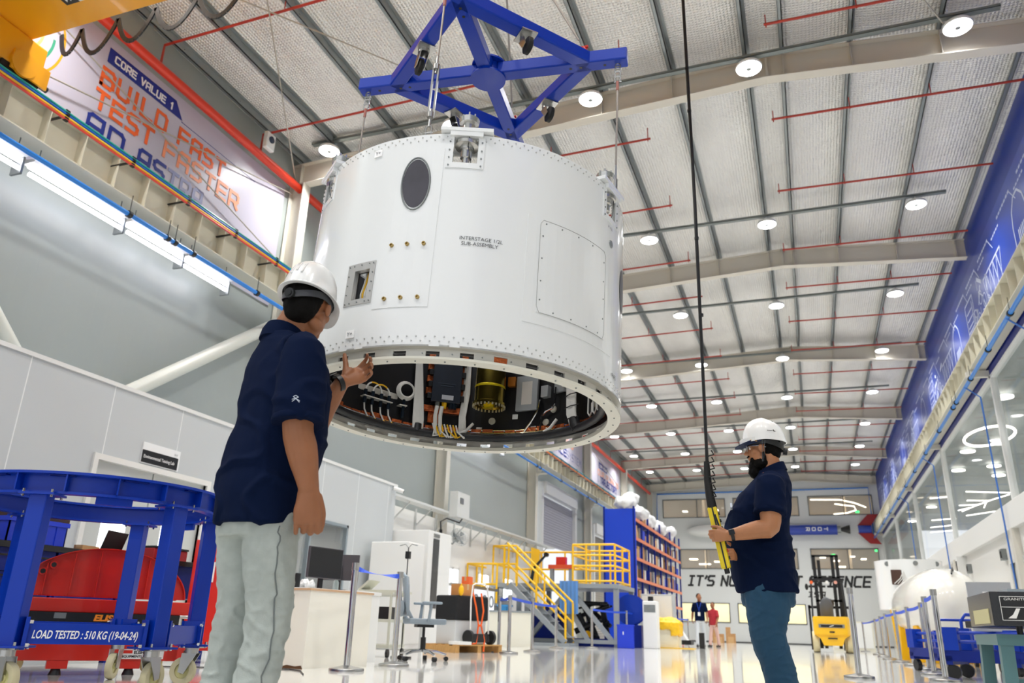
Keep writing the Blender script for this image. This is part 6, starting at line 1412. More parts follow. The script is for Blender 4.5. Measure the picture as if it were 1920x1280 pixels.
# inspection plate on the pale door frames near by: wall tap and hook on the lab door
# ============================================================= COUNTER, SCREENS, POSTS
t = thing('white_counter', 'white counter block with chipped base and wooden edge beside the pale jeans', 'counter', M=Matrix(((.0, 1, 0, -4.45), (1, 0, 0, 6.95), (0, 0, 1, 0), (0, 0, 0, 1))) if False else Matrix.Translation((-4.6, 6.93, 0)) @ Matrix.Rotation(math.radians(82), 4, 'Z'))
MB().b2((0, 0, 0), (.98, .62, .715)).build('body', mat('cream_white_board', '#e9e6da', .4), t); MB().b2((-.01, -.01, .715), (1.0, .64, .735)).build('top', mat('counter_wood_edge', '#c8a582', .5), t); MB().b2((-.01, .05, .735), (1.0, .64, .742)).build('top_laminate', M_white, t)
mb = MB(); pr = [(.0, 0), (.02, .03), (.1, .02), (.2, .03), (.28, .01), (.35, .028), (.45, .012), (.52, .05), (.56, .06), (.6, .0)]; mb.add([(-.003, y, z) for y, z in pr], [tuple(range(len(pr)))]); mb.build('chipped_base', mat('bare_chipboard', '#5c3d22', .9), t, 'dark bare chipped patch at the foot')
def W2(T_, p): return T_ @ V(p)
CT = PM[t.name]
def monitor(loc, rz, w_, h, lab, face=True):
    t = thing('computer_monitor', lab, 'monitor', loc, rz); MB().b2((-w_/2, -.012, .12), (w_/2, .02, .12+h)).build('housing', mat('monitor_grey', '#4a474c', .4) if not bpy.data.materials.get('monitor_grey') else bpy.data.materials['monitor_grey'], t, bevel=.004); MB().b2((-w_/2+.01, .02, .13), (w_/2-.01, .022, .11+h)).build('screen', M_black, t)
    MB().b2((-.03, -.05, 0), (.03, -.03, .3)).build('stand', M_black, t); MB().b2((-.11, -.1, 0), (.11, .06, .012)).build('foot', M_black, t); return t
monitor(W2(CT, (.6, .38, .742)), math.radians(258), .5, .32, 'dark grey monitor seen from behind on the white counter')
t = thing('small_desk', 'small white desk carrying the black screen behind the counter', 'desk', (-5.3, 8.6, 0)); MB().b2((-.5, -.3, .74), (.4, .3, .78)).build('top', M_white, t)
for x in (-.47, .35): MB().b2((x, -.28, 0), (x+.04, .28, .74)).build('leg', M_white, t)
monitor((-5.3, 8.55, .78), math.radians(20), .45, .3, 'black screen behind the first barrier post')
t = thing('water_bottle', 'small clear water bottle standing by the black screen', 'bottle', W2(CT, (.9, .45, .742))); mb = MB(); mb.lathe([(0, 0), (.03, 0), (.032, .01), (.032, .1), (.014, .13), (.014, .14)], n=20); mb.build('body', mat('bottle_clear', '#b9c6c4', .1, alpha=.6), t); MB().cyl((0, 0, .14), (0, 0, .155), .016, n=14).build('cap', M_white, t)
t = thing('black_cup', 'black cylinder cup on the white counter edge', 'cup', W2(CT, (.12, .3, .742))); MB().cyl((0, 0, 0), (0, 0, .14), .03, n=18).build('body', M_black, t); MB().cyl((0, 0, .14), (0, 0, .145), .02, n=12).build('lid', M_steel, t)
for i, (x, y, lab) in enumerate(((.04, .5, 'crumpled white plastic wrap left of the black cup'), (.3, .35, 'crumpled white plastic wrap right of the black cup'))):
    t = thing('plastic_wrap', lab, 'plastic wrap', W2(CT, (x, y, .742))); mb = MB(); mb.ell((0, 0, .035), (.11, .08, .04)); fuse(mb, 'film', mat('white_film', '#d9dadb', .35), t, Matrix.Translation(W2(CT, (x, y, .742))), voxel=.01, smooth=1, disp=wav(.03, 25, i))
t = thing('small_gauge', 'small black round gauge lying on the white counter', 'gauge', W2(CT, (.22, .42, .742))); MB().cyl((0, 0, .0), (0, 0, .05), .035, n=18).cyl((0, 0, .05), (.05, 0, .09), .02, n=12).build('body', M_black, t)
# barrier posts
BAS = None
def post(x, y, lab, grp, h=.98):
    global BAS
    if BAS is None:
        BAS = t = thing('barrier_post', lab, 'barrier post', (x, y, 0), group=grp)
        mb = MB(); mb.lathe([(.165, 0), (.165, .018), (.16, .025), (.05, .045), (.034, .05)], n=36); mb.build('base', M_inox, t)
        MB().cyl((0, 0, .04), (0, 0, h-.07), .031, n=24).build('tube', M_chrome, t); MB().cyl((0, 0, h-.07), (0, 0, h), .036, n=24).build('head', M_inox, t)
        return t
    return dup(BAS, (x, y, 0), 0, lab, grp)
M_belt = mat('belt_blue', '#1d4fd0', .5)
def belt(a, b_, lab, z=.93, twist=.0, sag=.02, w_=.05):
    mb = MB(); a = V((*a, z)); b_ = V((*b_, z)); d = (b_-a).normalized(); a = a+d*.036; b_ = b_-d*.036; n = 14; side = V((-d.y, d.x, 0)); vs = []
    for k in range(n+1):
        t_ = k/n; p = a.lerp(b_, t_)-V((0, 0, sag*4*t_*(1-t_))); ag = twist*math.sin(PI*t_); u_ = V((0, 0, 1))*math.cos(ag)+side*math.sin(ag)
        for s_ in (-1, 1):
            for q in (-1, 1): vs.append(p+u_*w_/2*s_+d.cross(u_)*.0008*q)
    fs = []
    for k in range(n):
        o = 4*k; fs += [(o, o+4, o+6, o+2), (o+1, o+3, o+7, o+5), (o, o+1, o+5, o+4), (o+2, o+6, o+7, o+3)]
    mb.add(vs, fs); return mb.build('barrier_belt', M_belt, label=lab, cat='barrier belt', base=True)
LP = [(-4.165, 7.0, 'steel barrier post in front of the white counter'), (-4.31, 8.22, 'steel barrier post right of the white counter, blue belt end'), (-5.48, 14.5, 'left post of the three barrier posts by the yellow platform'), (-5.07, 13.93, 'front post of the three barrier posts by the yellow platform'), (-5.2, 15.6, 'back post of the three barrier posts by the yellow platform'), (-5.71, 18.9, 'steel barrier post before the platform steps'), (-5.32, 20.76, 'steel barrier post under the platform railing cage'), (-4.96, 23.3, 'steel barrier post before the white air unit'), (-4.7, 24.6, 'steel barrier post beside the yellow covered crate'), (-4.71, 33.8, 'steel barrier post by the walking person')]
for x, y, l in LP: post(x, y, l, 'steel barrier posts on the left')
belt(LP[0][:2], LP[1][:2], 'twisted blue belt between the two nearest left posts', twist=1.4)
belt(LP[2][:2], LP[3][:2], 'blue belt from the left to the front post by the platform'); belt(LP[3][:2], LP[5][:2], 'blue belt from the front post to the post at the steps'); belt(LP[6][:2], LP[7][:2], 'blue belt below the railing cage'); belt(LP[7][:2], LP[8][:2], 'short blue belt by the white air unit'); belt(LP[8][:2], LP[9][:2], 'long blue belt above the yellow covered crate')
RP = [(.433, 10.46, 'lone steel barrier post right of the yellow forklift'), (1.33, 10.6, 'nearest steel barrier post in the right hand row'), (1.43, 12.4, 'second steel post of the right hand barrier row'), (1.6, 14.4, 'third steel post of the right hand barrier row'), (1.59, 16.4, 'fourth steel post of the right hand barrier row'), (1.57, 18.5, 'fifth steel post of the right hand barrier row'), (1.55, 20.8, 'sixth steel post of the right hand barrier row'), (1.63, 23.6, 'seventh steel post of the right hand barrier row'), (1.7, 26.6, 'eighth steel post of the right hand barrier row'), (1.62, 31.9, 'last steel post of the right hand barrier row')]
for x, y, l in RP: post(x, y, l, 'steel barrier posts on the right')
for i in range(1, 9): belt(RP[i][:2], RP[i+1][:2], '%s blue belt of the right hand barrier row from the near end' % ORD[i-1])
# office chair, cart, tall stand, server cabinet
def office_chair(loc, rz, lab, m_seat, nm='office_chair'):
    t = thing(nm, lab, 'chair', loc, rz)
    mb = MB(); mb.box((0, 0, .47), (.48, .48, .07)); fuse(mb, 'seat', m_seat, t, PM[t.name], voxel=.012, smooth=8)
    mb = MB()
    for k in range(9):
        z = .55+k*.055; w_ = .21-.004*abs(k-4)**1.6; mb.bar((-w_, -.25-.02*math.sin(k/8*PI)*-1-.004*k, z), (w_, -.25-.004*k, z), .03, .05)
    fuse(mb, 'backrest_mesh', mat('chair_mesh', '#9aa4ac', .7) if not bpy.data.materials.get('chair_mesh') else bpy.data.materials['chair_mesh'], t, PM[t.name], voxel=.014, smooth=5)
    mb = MB(); pts = [(.17, -.2, .5), (.22, -.27, .6), (.225, -.3, .8), (.19, -.31, 1.0), (0, -.32, 1.05), (-.19, -.31, 1.0), (-.225, -.3, .8), (-.22, -.27, .6), (-.17, -.2, .5)]; mb.tube(pts, .022, 10); mb.build('backrest_frame', m_seat, t)
    MB().ell((0, -.31, .62), (.17, .03, .1)).build('lumbar_support', m_seat, t)
    for q in (-1, 1):
        a = MB(); a.tube([(q*.2, 0, .45), (q*.27, .0, .5), (q*.28, .02, .68)], .02, 8); ao = a.build('armrest', m_seat, t); MB().box((q*.28, .03, .695), (.08, .25, .03)).build('arm_pad', m_seat, ao, bevel=.01)
    MB().cyl((0, 0, .12), (0, 0, .28), .035, n=16).cyl((0, 0, .28), (0, 0, .42), .018, n=14).build('gas_lift', M_black, t); MB().box((0, 0, .42), (.2, .22, .04)).build('tilt_box', M_black, t)
    for k in range(5):
        a = 2*PI*k/5+.3; d = V((math.cos(a), math.sin(a), 0)); lo = MB().tube([d*.03+V((0, 0, .12)), d*.18+V((0, 0, .11)), d*.31+V((0, 0, .075))], [.022, .018, .014], 8).build('base_leg', M_chrome, t)
        e = V((-d.y, d.x, 0)); p = d*.31+V((0, 0, .028)); MB().cyl(p-e*.025, p+e*.025, .028, n=16).build('caster', M_black, lo)
    return t
M_greyseat = mat('grey_seat', '#8b98a3', .6)
office_chair((-4.74, 9.8, 0), math.radians(-52), 'grey mesh office chair with chrome star base by the counter', M_greyseat)
t = thing('equipment_cart', 'cream two shelf equipment cart on casters behind the barrier posts', 'cart', (-5.75, 10.4, 0), math.radians(10))
m_ct = mat('cart_cream', '#c9cabc', .4)
for z in (.12, .45, .8): MB().b2((-.3, -.35, z), (.3, .35, z+.04)).build('shelf', m_ct, t)
for x in (-.29, .26):
    for y in (-.34, .31): MB().b2((x, y, .12), (x+.03, y+.03, .84)).build('upright', m_ct, t); MB().cyl((x, y+.015, .055), (x+.03, y+.015, .055), .055, n=18).build('caster', M_black, t)
o = thing('black_instrument', 'black instrument box on the middle shelf of the cream cart', 'instrument', (-5.7, 10.3, .49), math.radians(10)); MB().b2((-.2, -.15, 0), (.2, .2, .16)).build('case', M_black, o); MB().cyl((-.05, -.152, .08), (-.05, -.17, .08), .03, n=14).build('knob', M_steel, o)
t = thing('cart_screen', 'cream folding display arm on top of the cream cart', 'screen', (-5.7, 10.45, .84), math.radians(10)); MB().b2((-.3, -.3, 0), (.3, .32, .03)).build('tray', m_ct, t); MB().add([(-.3, -.3, .03), (-.26, -.3, .03), (-.12, -.3, .16), (-.16, -.3, .16), (-.3, .1, .03), (-.26, .1, .03), (-.12, .1, .16), (-.16, .1, .16)], [(0, 1, 2, 3), (7, 6, 5, 4), (0, 1, 5, 4), (1, 2, 6, 5), (2, 3, 7, 6), (3, 0, 4, 7)]).build('flap', m_ct, t)
t = thing('sensor_stand', 'thin black stand with a small box and two arms behind the chair', 'stand', (-5.3, 10.3, 0)); MB().cyl((0, 0, 0), (0, 0, 1.45), .008, n=8).build('pole', M_black, t); MB().cyl((0, 0, 0), (0, 0, .02), .14, n=24).build('base', M_black, t); MB().b2((-.03, -.03, 1.3), (.03, .03, 1.4)).build('box', M_black, t)
for q in (-1, 1): MB().tube([(0, 0, 1.45), (q*.05, 0, 1.5), (q*.14, 0, 1.48)], .006, 6).build('arm', M_steel, t)
t = thing('test_chamber', 'tall white test chamber cabinet with a dark narrow window', 'cabinet', (-7.55, 15.25, 0)); MB().b2((-.45, -.5, 0), (.4, .62, 2.25)).build('body', M_white, t, bevel=.01); MB().b2((.4, -.28, .75), (.41, .0, 2.1)).build('dark_window', mat('smoked_glass', '#2e2c2b', .1), t); MB().b2((.4, -.28, 2.13), (.415, 0, 2.2)).build('control_strip', M_inox, t)
t = thing('white_cabinet', 'white cabinet with rounded edge left of the test chamber', 'cabinet', (-7.4, 13.95, 0)); MB().b2((-.4, -.35, 0), (.4, .35, 1.9)).build('body', M_white, t, bevel=.02); MB().b2((.4, -.3, .1), (.41, .3, 1.8)).build('door', M_white, t)
# pallet with black welding set, hand truck, carton, straps
t = thing('wooden_pallet', 'wooden pallet carrying a black unit and hand truck', 'pallet', (-5.95, 13.95, 0), math.radians(70)); PLM = PM[t.name]
for y in (-.36, -.18, 0, .18, .36): MB().b2((-.6, y-.05, .11), (.6, y+.05, .13)).build('deck_board', M_wood, t)
for x in (-.56, 0, .56): MB().b2((x-.045, -.4, .0), (x+.045, .4, .11)).build('stringer', M_wood, t)
def onp(x, y, z=.13): return PLM @ V((x, y, z))
rz = math.radians(70)
t = thing('compressor_unit', 'grey and black machine unit standing on the pallet', 'machine', onp(0, .05), rz); MB().b2((-.4, -.22, 0), (.4, .25, .4)).build('grey_base', mat('light_grey_case', '#cfd2d3', .4), t, bevel=.01); MB().b2((-.44, -.25, .4), (.44, .27, .82)).build('black_cover', mat('black_fabric_cover', '#111216', .8), t, bevel=.03)
t = thing('hand_truck', 'white folding hand truck with two black wheels on the pallet', 'hand truck', onp(.05, -.34), rz)
for x in (-.24, .24): MB().tube([(x, 0, .05), (x, .02, .75), (x*.8, .03, 1.0), (x*.5, .03, 1.03)], .014, 8).build('frame_tube', M_white, t); MB().cyl((x*1.2-.03, 0, .12), (x*1.2+.03, 0, .12), .12, n=24).build('wheel', M_rubber, t)
MB().tube([(-.12, .03, 1.03), (.12, .03, 1.03)], .014, 8).build('handle', M_white, t); MB().b2((-.2, -.05, .04), (.2, .03, .18)).build('toe_plate', M_black, t)
cbox(onp(-.08, .0, .95), .34, .26, .2, 'orange brown carton on top of the black machine unit', rz, mat('orange_card', '#c98a4e', .7))
mb = MB(); mb.tube([onp(-.12, -.3, 1.0), onp(-.1, -.37, .75), onp(-.02, -.37, .45), onp(-.08, -.38, .15), onp(-.3, -.4, .14)], .016, 6); mb.tube([onp(.1, -.3, 1.0), onp(.1, -.37, .7), onp(.05, -.37, .45), onp(.14, -.38, .2), onp(.08, -.42, .02)], .016, 6); mb.tube([onp(-.02, -.375, .45), onp(.05, -.375, .45)], .02, 6); mb.build('ratchet_strap', mat('orange_strap', '#f4641c', .6), label='orange ratchet straps over the black machine unit', cat='strap')
t = thing('white_disc', 'white round cover lying on the pallet edge', 'cover', onp(-.4, -.3, .13), rz); MB().cyl((0, 0, 0), (0, 0, .05), .2, n=30).build('plate', M_white, t)
t = thing('red_extinguisher', 'red fire extinguisher partly hidden behind the chair', 'fire extinguisher', (-6.3, 14.0, 0)); MB().cyl((0, 0, .0), (0, 0, .45), .075, n=20).build('cylinder', M_red, t); MB().cyl((0, 0, .45), (0, 0, .55), .03, n=14).build('valve', M_black, t)
t = thing('yellow_tag_bottle', 'small yellow bottle hanging by the black machine unit', 'bottle', onp(-.33, -.2, .95)); MB().ell((0, 0, .08), (.05, .04, .09)).build('body', M_yellow, t); MB().cyl((0, 0, .15), (0, 0, .2), .015, n=10).build('neck', M_yellow, t)
# counter two with glove box behind
t = thing('white_counter', 'long low white counter in front of the yellow platform', 'counter', M=Matrix.Translation((-7.75, 18.7, 0)) @ Matrix.Rotation(math.radians(22), 4, 'Z')); MB().b2((0, 0, 0), (1.45, .7, .78)).build('body', mat('counter_cream', '#e2e0d3', .4), t); MB().b2((-.02, -.02, .78), (1.47, .72, .82)).build('top', mat('counter_grey_top', '#8d9396', .4), t)
t = thing('glove_box', 'long clear fronted glove box bench with round ports near the yellow rails', 'glove box', (-8.6, 20.5, 0)); MB().b2((-.4, -2.2, 0), (.45, .75, .8)).build('bench', M_inox, t); MB().b2((-.4, -2.2, .8), (.4, .75, 1.35)).build('chamber', mat('lit_chamber', '#eceef6', .3, emit=.5), t); MB().b2((-.42, -2.2, 1.35), (.5, .75, 1.42)).build('canopy', M_inox, t)
for y in (-1.8, -1.2, -.6, 0, .5): mb = MB(); mb.lathe([(.12, 0), (.15, 0), (.15, .03), (.12, .03)], Matrix.Translation((.4, y, 1.08)) @ Matrix.Rotation(PI/2, 4, 'Y'), n=24, close=True); mb.build('glove_port', M_steel, t)
cbox((-8.2, 19.3, 1.42), .2, .25, .2, 'small orange box on the glove box canopy', 0, M_orange)
crate((-7.2, 19.4, .82), .25, .35, .14, mat('sky_blue_plastic', '#3f9ad8', .4), 'small sky blue tray on the low white counter')
# wall fan, ledge with brackets, junction box, cameras
t = thing('wall_fan', 'grey wall fan on the second left column', 'fan', (-8.8, 19.35, 2.45)); FM = Matrix.Translation((-8.5, 19.35, 2.62)) @ Matrix.Rotation(math.radians(60), 4, 'Y') @ Matrix.Rotation(.5, 4, 'X')
MB().tube([(-8.93, 19.4, 2.5), (-8.7, 19.38, 2.45), (-8.55, 19.36, 2.6)], .02, 8).build('arm', M_steel, t, world=True)
mb = MB(); [mb.lathe([(r, z), (r+.008, z)], FM, n=28) for r, z in ((.24, 0), (.23, .04), (.23, -.04), (.15, .06), (.08, .07), (.15, -.06))]
for k in range(24): a = 2*PI*k/24; mb.tube([FM @ V((.04*math.cos(a), .04*math.sin(a), .07)), FM @ V((.24*math.cos(a), .24*math.sin(a), 0)), FM @ V((.04*math.cos(a), .04*math.sin(a), -.07))], .003, 4)
mb.build('guard', M_steel, t, world=True); MB().cyl(FM @ V((0, 0, -.16)), FM @ V((0, 0, -.05)), .07, n=18).build('motor', mat('fan_grey', '#8f9496', .4), t, world=True)
mb = MB()
for k in range(3): a = 2*PI*k/3; mb.add([FM @ V((.03*math.cos(a), .03*math.sin(a), 0)), FM @ V((.21*math.cos(a-.4), .21*math.sin(a-.4), .02)), FM @ V((.22*math.cos(a+.3), .22*math.sin(a+.3), -.02))], [(0, 1, 2)])
mb.build('blades', mat('fan_blade', '#5f666a', .4), t, world=True)
m_led_ = mat('ledge_grey', '#cfd1cf', .4)
t = thing('bracketed_tray', 'grey cable tray ledge on brackets along the lower left wall', 'cable tray', (-8.9, 22, 2.9)); MB().b2((-8.94, 14.9, 3.18), (-8.65, 28.4, 3.23)).build('tray', m_led_, t, world=True)
for k in range(11): y = 15.6+k*1.2; mb = MB(); mb.b2((-9.15, y, 2.6), (-9.12, y+.04, 3.18)); mb.bar((-9.13, y+.02, 2.75), (-8.7, y+.02, 3.16), .03); mb.build('bracket', m_led_, t, world=True)
MB().tube([(-8.8, 15+.65*k, 3.25+.012*(k % 2)) for k in range(20)], .018, 6).build('black_cable', M_black, t, world=True)
t = thing('junction_box', 'white junction box with hanging black cable at the second left column', 'junction box', (-8.8, 19.3, 3.2)); MB().b2((-8.65, 18.95, 3.1), (-8.42, 19.75, 3.75)).build('box', m_led_, t, world=True); MB().tube([(-8.5, 19.5, 3.12), (-8.5, 19.3, 2.98), (-8.6, 18.7, 3.02), (-8.62, 18.4, 2.9), (-8.6, 18.4, 2.68)], .018, 8).build('hanging_cable', M_black, t, world=True); MB().cyl((-8.6, 18.4, 2.6), (-8.6, 18.4, 2.7), .04, n=12).build('plug', M_black, t, world=True); MB().b2((-8.42, 19.1, 3.45), (-8.4, 19.3, 3.6)).build('hatch', M_steel, t, world=True)
def cam_(p, d, lab):
    t = thing('security_camera', lab, 'camera', p); p = V(p); d = V(d).normalized(); MB().cyl(p-d*.1, p+d*.12, .045, n=16).build('body', M_white, t, world=True); MB().cyl(p+d*.12, p+d*.13, .03, n=14).build('lens', M_black, t, world=True); MB().cyl(p, p+V((-.15, 0, .08)), .015, n=8).build('mount', M_white, t, world=True)
cam_((-7.85, 14.6, 3.05), (.6, .3, -.2), 'small white camera on the corner of the lab wall'); cam_((-9.1, 20.6, 3.95), (.8, .6, -.4), 'white camera on the grey cladding past the lab')
t = thing('wall_sensor', 'white box with a round black eye hanging at the roof edge near the banner', 'sensor', (-8.9, 10.45, 8.75)); MB().b2((-9.0, 10.3, 8.85), (-8.9, 10.55, 9.2)).build('box', M_white, t, world=True, bevel=.02); MB().cyl((-8.9, 10.42, 9.05), (-8.88, 10.42, 9.05), .07, n=18).build('eye', mat('blue_black', '#1b2a44', .2), t, world=True)
mb = MB(); mb.tube([(-4.1, 6.2, .006), (-4.4, 6.6, .006), (-4.62, 6.75, .006), (-4.9, 6.6, .006), (-5.6, 6.2, .006)], .005, 6); mb.build('floor_cable', M_black, label='thin black cable on the white floor before the counter', cat='cable')
# ============================================================= YELLOW RAILED PLATFORM
M_plat = mat('platform_grey', '#8e959b', .45); M_rail = mat('rail_yellow', '#f4c010', .4)
PT_ = thing('work_platform', 'grey steel work platform with yellow railings and a stair facing right', 'platform', (-6.6, 24, 0))
def pb(name, a, b_, m=M_plat, w_=None):
    mb = MB(); (mb.b2(a, b_) if w_ is None else mb.bar(a, b_, w_)); return mb.build(name, m, PT_, world=True)
pb('deck', (-9.0, 22.9, 1.56), (-5.1, 25.2, 1.68)); pb('base_frame', (-8.0, 22.9, .08), (-5.1, 23.05, .18)); pb('base_frame', (-8.0, 25.0, .08), (-5.1, 25.15, .18))
for x in (-8.9, -7.9, -6.6, -5.25):
    for y in (22.95, 25.05): pb('leg', (x, y, 0), (x+.14, y+.12, 1.56))
for a, b_ in (((-7.8, 23, .1), (-6.6, 23, 1.5)), ((-6.5, 23, 1.5), (-5.3, 23, .15)), ((-6.9, 23, 1.55), (-6.0, 23, .15))): pb('diagonal_brace', a, b_, w_=.12)
def railing(pts, posts, zs=(.55, 1.08), r=.03):
    mb = MB()
    for z in zs:
        for a, b_ in zip(pts, pts[1:]): mb.cyl(V(a)+V((0, 0, z)), V(b_)+V((0, 0, z)), r, n=8)
    for p in posts: mb.cyl(p, V(p)+V((0, 0, zs[-1])), r, n=8)
    mb.build('railing', M_rail, PT_, world=True)
z = 1.68
railing([(-6.45, 23, z), (-5.2, 23, z), (-5.2, 25, z), (-6.45, 25, z), (-6.45, 23, z)], [(x, 23, z) for x in (-6.45, -6.05, -5.65, -5.2)]+[(x, 25, z) for x in (-6.45, -5.8, -5.2)]+[(-5.2, 24, z)], (.08, .5, .8, 1.1))
railing([(-8.95, 23, z), (-8.2, 23, z)], [(-8.95, 23, z), (-8.6, 23, z)]); railing([(-8.95, 23, z), (-8.95, 25.1, z), (-6.5, 25.1, z)], [(-8.95, 24, z), (-8.95, 25.1, z), (-8.1, 25.1, z), (-7.3, 25.1, z)])
pb('yellow_gate', (-8.15, 24.2, z), (-8.12, 25.0, z+1.15), M_rail)
# second low landing on the left and the stair
pb('low_landing', (-9.1, 21.4, 1.0), (-8.2, 22.8, 1.06)); railing([(-9.1, 21.4, 1.06), (-8.2, 21.4, 1.06)], [(-9.1, 21.4, 1.06-1.06*0), (-8.65, 21.4, 1.06), (-8.2, 21.4, 1.06)], (.5, 1.05)); railing([(-9.1, 21.4, 1.06), (-9.1, 22.8, 1.06)], [(-9.1, 22.1, 1.06)], (.5, 1.05))
for y in (21.9, 22.65):
    pb('stringer', (-8.0, y, 1.6), (-6.35, y, .1), w_=.14)
    mb = MB(); 
    for dz in (.5, 1.05): mb.cyl((-8.1, y, 1.68+dz), (-6.35, y, .1+dz), .03, n=8)
    for k in range(3): x = -8.05+k*.85; zz = 1.65-(x+8.05)*.92; mb.cyl((x, y, max(0, zz-.1)), (x, y, zz+1.05), .03, n=8)
    mb.build('stair_rail', M_rail, PT_, world=True)
for k in range(7): pb('tread', (-7.9+k*.23, 21.95, 1.42-k*.2), (-7.65+k*.23, 22.6, 1.45-k*.2))
pb('base_frame', (-8.0, 21.8, .0), (-6.2, 22.7, .08))
t = thing('red_vise', 'red and orange clamp fixture standing on the platform deck', 'fixture', (-7.2, 24.2, 1.68)); MB().b2((-.35, -.1, .5), (.45, .1, .62)).build('plate', mat('orange_red', '#d2502a', .4), t); MB().b2((-.3, -.08, 0), (-.2, .08, .5)).build('post', M_plat, t); MB().b2((.3, -.08, 0), (.4, .08, .5)).build('post', M_plat, t); MB().b2((-.1, -.1, .62), (.2, .1, .85)).build('block', M_red, t)
t = thing('robot_arm', 'dark jointed arm leaning beside the clamp fixture on the platform', 'arm', (-7.85, 23.9, 1.68)); MB().tube([(-.2, 0, 0), (-.1, 0, .5), (.15, 0, .75), (.3, 0, .9)], [.06, .05, .04, .03], 10).build('arm_link', M_conn, t); MB().cyl((.3, -.06, .9), (.3, .06, .9), .07, n=14).build('joint', M_black, t)
t = thing('blue_sheet', 'light blue plastic sheet hanging from the platform deck edge', 'sheet', (-6.5, 22.85, 1.0)); mb = MB(); n = 10
mb.add([(-6.8+.06*k, 22.84+.03*(k % 2), 1.75-.9*q) for k in range(n) for q in (0, 1)], [(2*k, 2*k+2, 2*k+3, 2*k+1) for k in range(n-1)]); mb.build('film', mat('blue_film', '#5b8fd0', .3), t, world=True)
# engine bits under the platform
t = thing('engine_stand', 'dark jumble of machinery and hoses under the platform', 'machine', (-6.0, 24.0, 0)); mb = MB(); rd = random.Random(5)
for k in range(14): mb.cyl((rd.uniform(-.6, .5), rd.uniform(-.3, .3), rd.uniform(.2, 1.2)), (rd.uniform(-.6, .5), rd.uniform(-.3, .3), rd.uniform(.2, 1.2)), rd.uniform(.03, .09), n=10)
mb.build('machinery', mat('dark_machinery', '#26292e', .4, .4), t); MB().b2((-.7, -.4, 0), (.6, .4, .2)).build('skid', M_bluedk, t); MB().cyl((-.2, -.42, .3), (-.2, -.3, .3), .12, n=14).build('amber_valve', M_yellow, t)
t = thing('blue_bench', 'dark blue cabinet under the left of the platform', 'cabinet', (-7.5, 24.2, 0)); MB().b2((-.5, -.5, 0), (.6, .4, 1.1)).build('body', M_bluedk, t); MB().b2((-.45, -.52, .1), (.55, -.5, 1.0)).build('door', M_bluedk, t)
# reel, bin, unit, silver cabinet, covered crate
t = thing('cable_reel', 'large blue cable reel standing beside the platform', 'reel', (-4.95, 23.9, 0)); RM = Matrix.Translation((0, 0, 1.02)) @ Matrix.Rotation(PI/2, 4, 'X')
for q in (-.16, .16): MB().cyl(RM @ V((0, 0, q-.01)), RM @ V((0, 0, q+.01)), .42, n=36).build('flange', M_blue, t)
MB().cyl(RM @ V((0, 0, -.16)), RM @ V((0, 0, .16)), .2, n=24).build('drum', M_bluedk, t); MB().b2((-.35, -.3, 0), (.35, .3, .6)).build('stand', M_bluedk, t)
crate((-4.8, 22.4, 0), .45, .5, .6, M_cr, 'deep blue bin on the floor in front of the cable reel', .2, 'waste_bin')
MB().b2((-4.95, 22.14, .34), (-4.8, 22.16, .42)).build('bin_label', M_white, label='small white emblem plate fixed on the blue bin', cat='label')
t = thing('white_unit', 'slim white air conditioning unit behind the blue belt', 'air conditioner', (-4.3, 23.5, 0)); MB().b2((-.2, -.2, 0), (.2, .2, 1.25)).build('body', M_white, t, bevel=.02); MB().b2((-.16, -.205, .95), (.16, -.2, 1.15)).build('grille', M_steel, t); MB().cyl((0, 0, 1.25), (0, 0, 1.38), .08, n=14).build('dark_top', M_black, t)
t = thing('silver_cabinet', 'pale silver cabinet in front of the blue rack', 'cabinet', (-4.55, 26.2, 0)); MB().b2((-.5, -.3, .0), (.5, .3, 1.55)).build('body', mat('pale_silver', '#c3c8cc', .35, .3), t, bevel=.01); MB().b2((-.46, -.31, .1), (.46, -.3, 1.5)).build('door', M_white, t)
t = thing('covered_crate', 'pale translucent crate under a crumpled yellow plastic sheet', 'crate', (-4.2, 25.2, 0)); MB().b2((-.42, -.35, 0), (.42, .35, .6)).build('crate', mat('milky_crate', '#e3ddc4', .5), t); mb = MB(); mb.box((0, 0, .62), (.95, .8, .2)); mb.ell((.1, 0, .75), (.35, .3, .1)); mb.box((.35, .0, .5), (.25, .78, .3))
fuse(mb, 'yellow_sheet', mat('yellow_sheet', '#f2c21c', .35), t, PM[t.name], voxel=.03, smooth=1, disp=wav(.03, 8)); MB().b2((-.1, -.5, .001), (.9, -.1, .02)).build('fallen_sheet', bpy.data.materials['yellow_sheet'], t)
MB().b2((-3.3, 25.9, 0), (-3.15, 26.05, .45)).build('black_speaker', M_black, label='small black box standing right of the yellow covered crate', cat='speaker')
t = thing('white_low_cart', 'white sloped machine cover on a dark low trolley before the rack end', 'machine', (-4.75, 29.6, 0)); MB().add([(-.6, -.3, .2), (.6, -.3, .2), (.2, -.3, .8), (-.6, -.3, 1.0), (-.6, .3, .2), (.6, .3, .2), (.2, .3, .8), (-.6, .3, 1.0)], [(0, 1, 2, 3), (7, 6, 5, 4), (0, 1, 5, 4), (1, 2, 6, 5), (2, 3, 7, 6), (3, 0, 4, 7)]).build('cover', M_white, t); MB().b2((-.6, -.35, .06), (.75, .35, .2)).build('trolley', M_black, t)
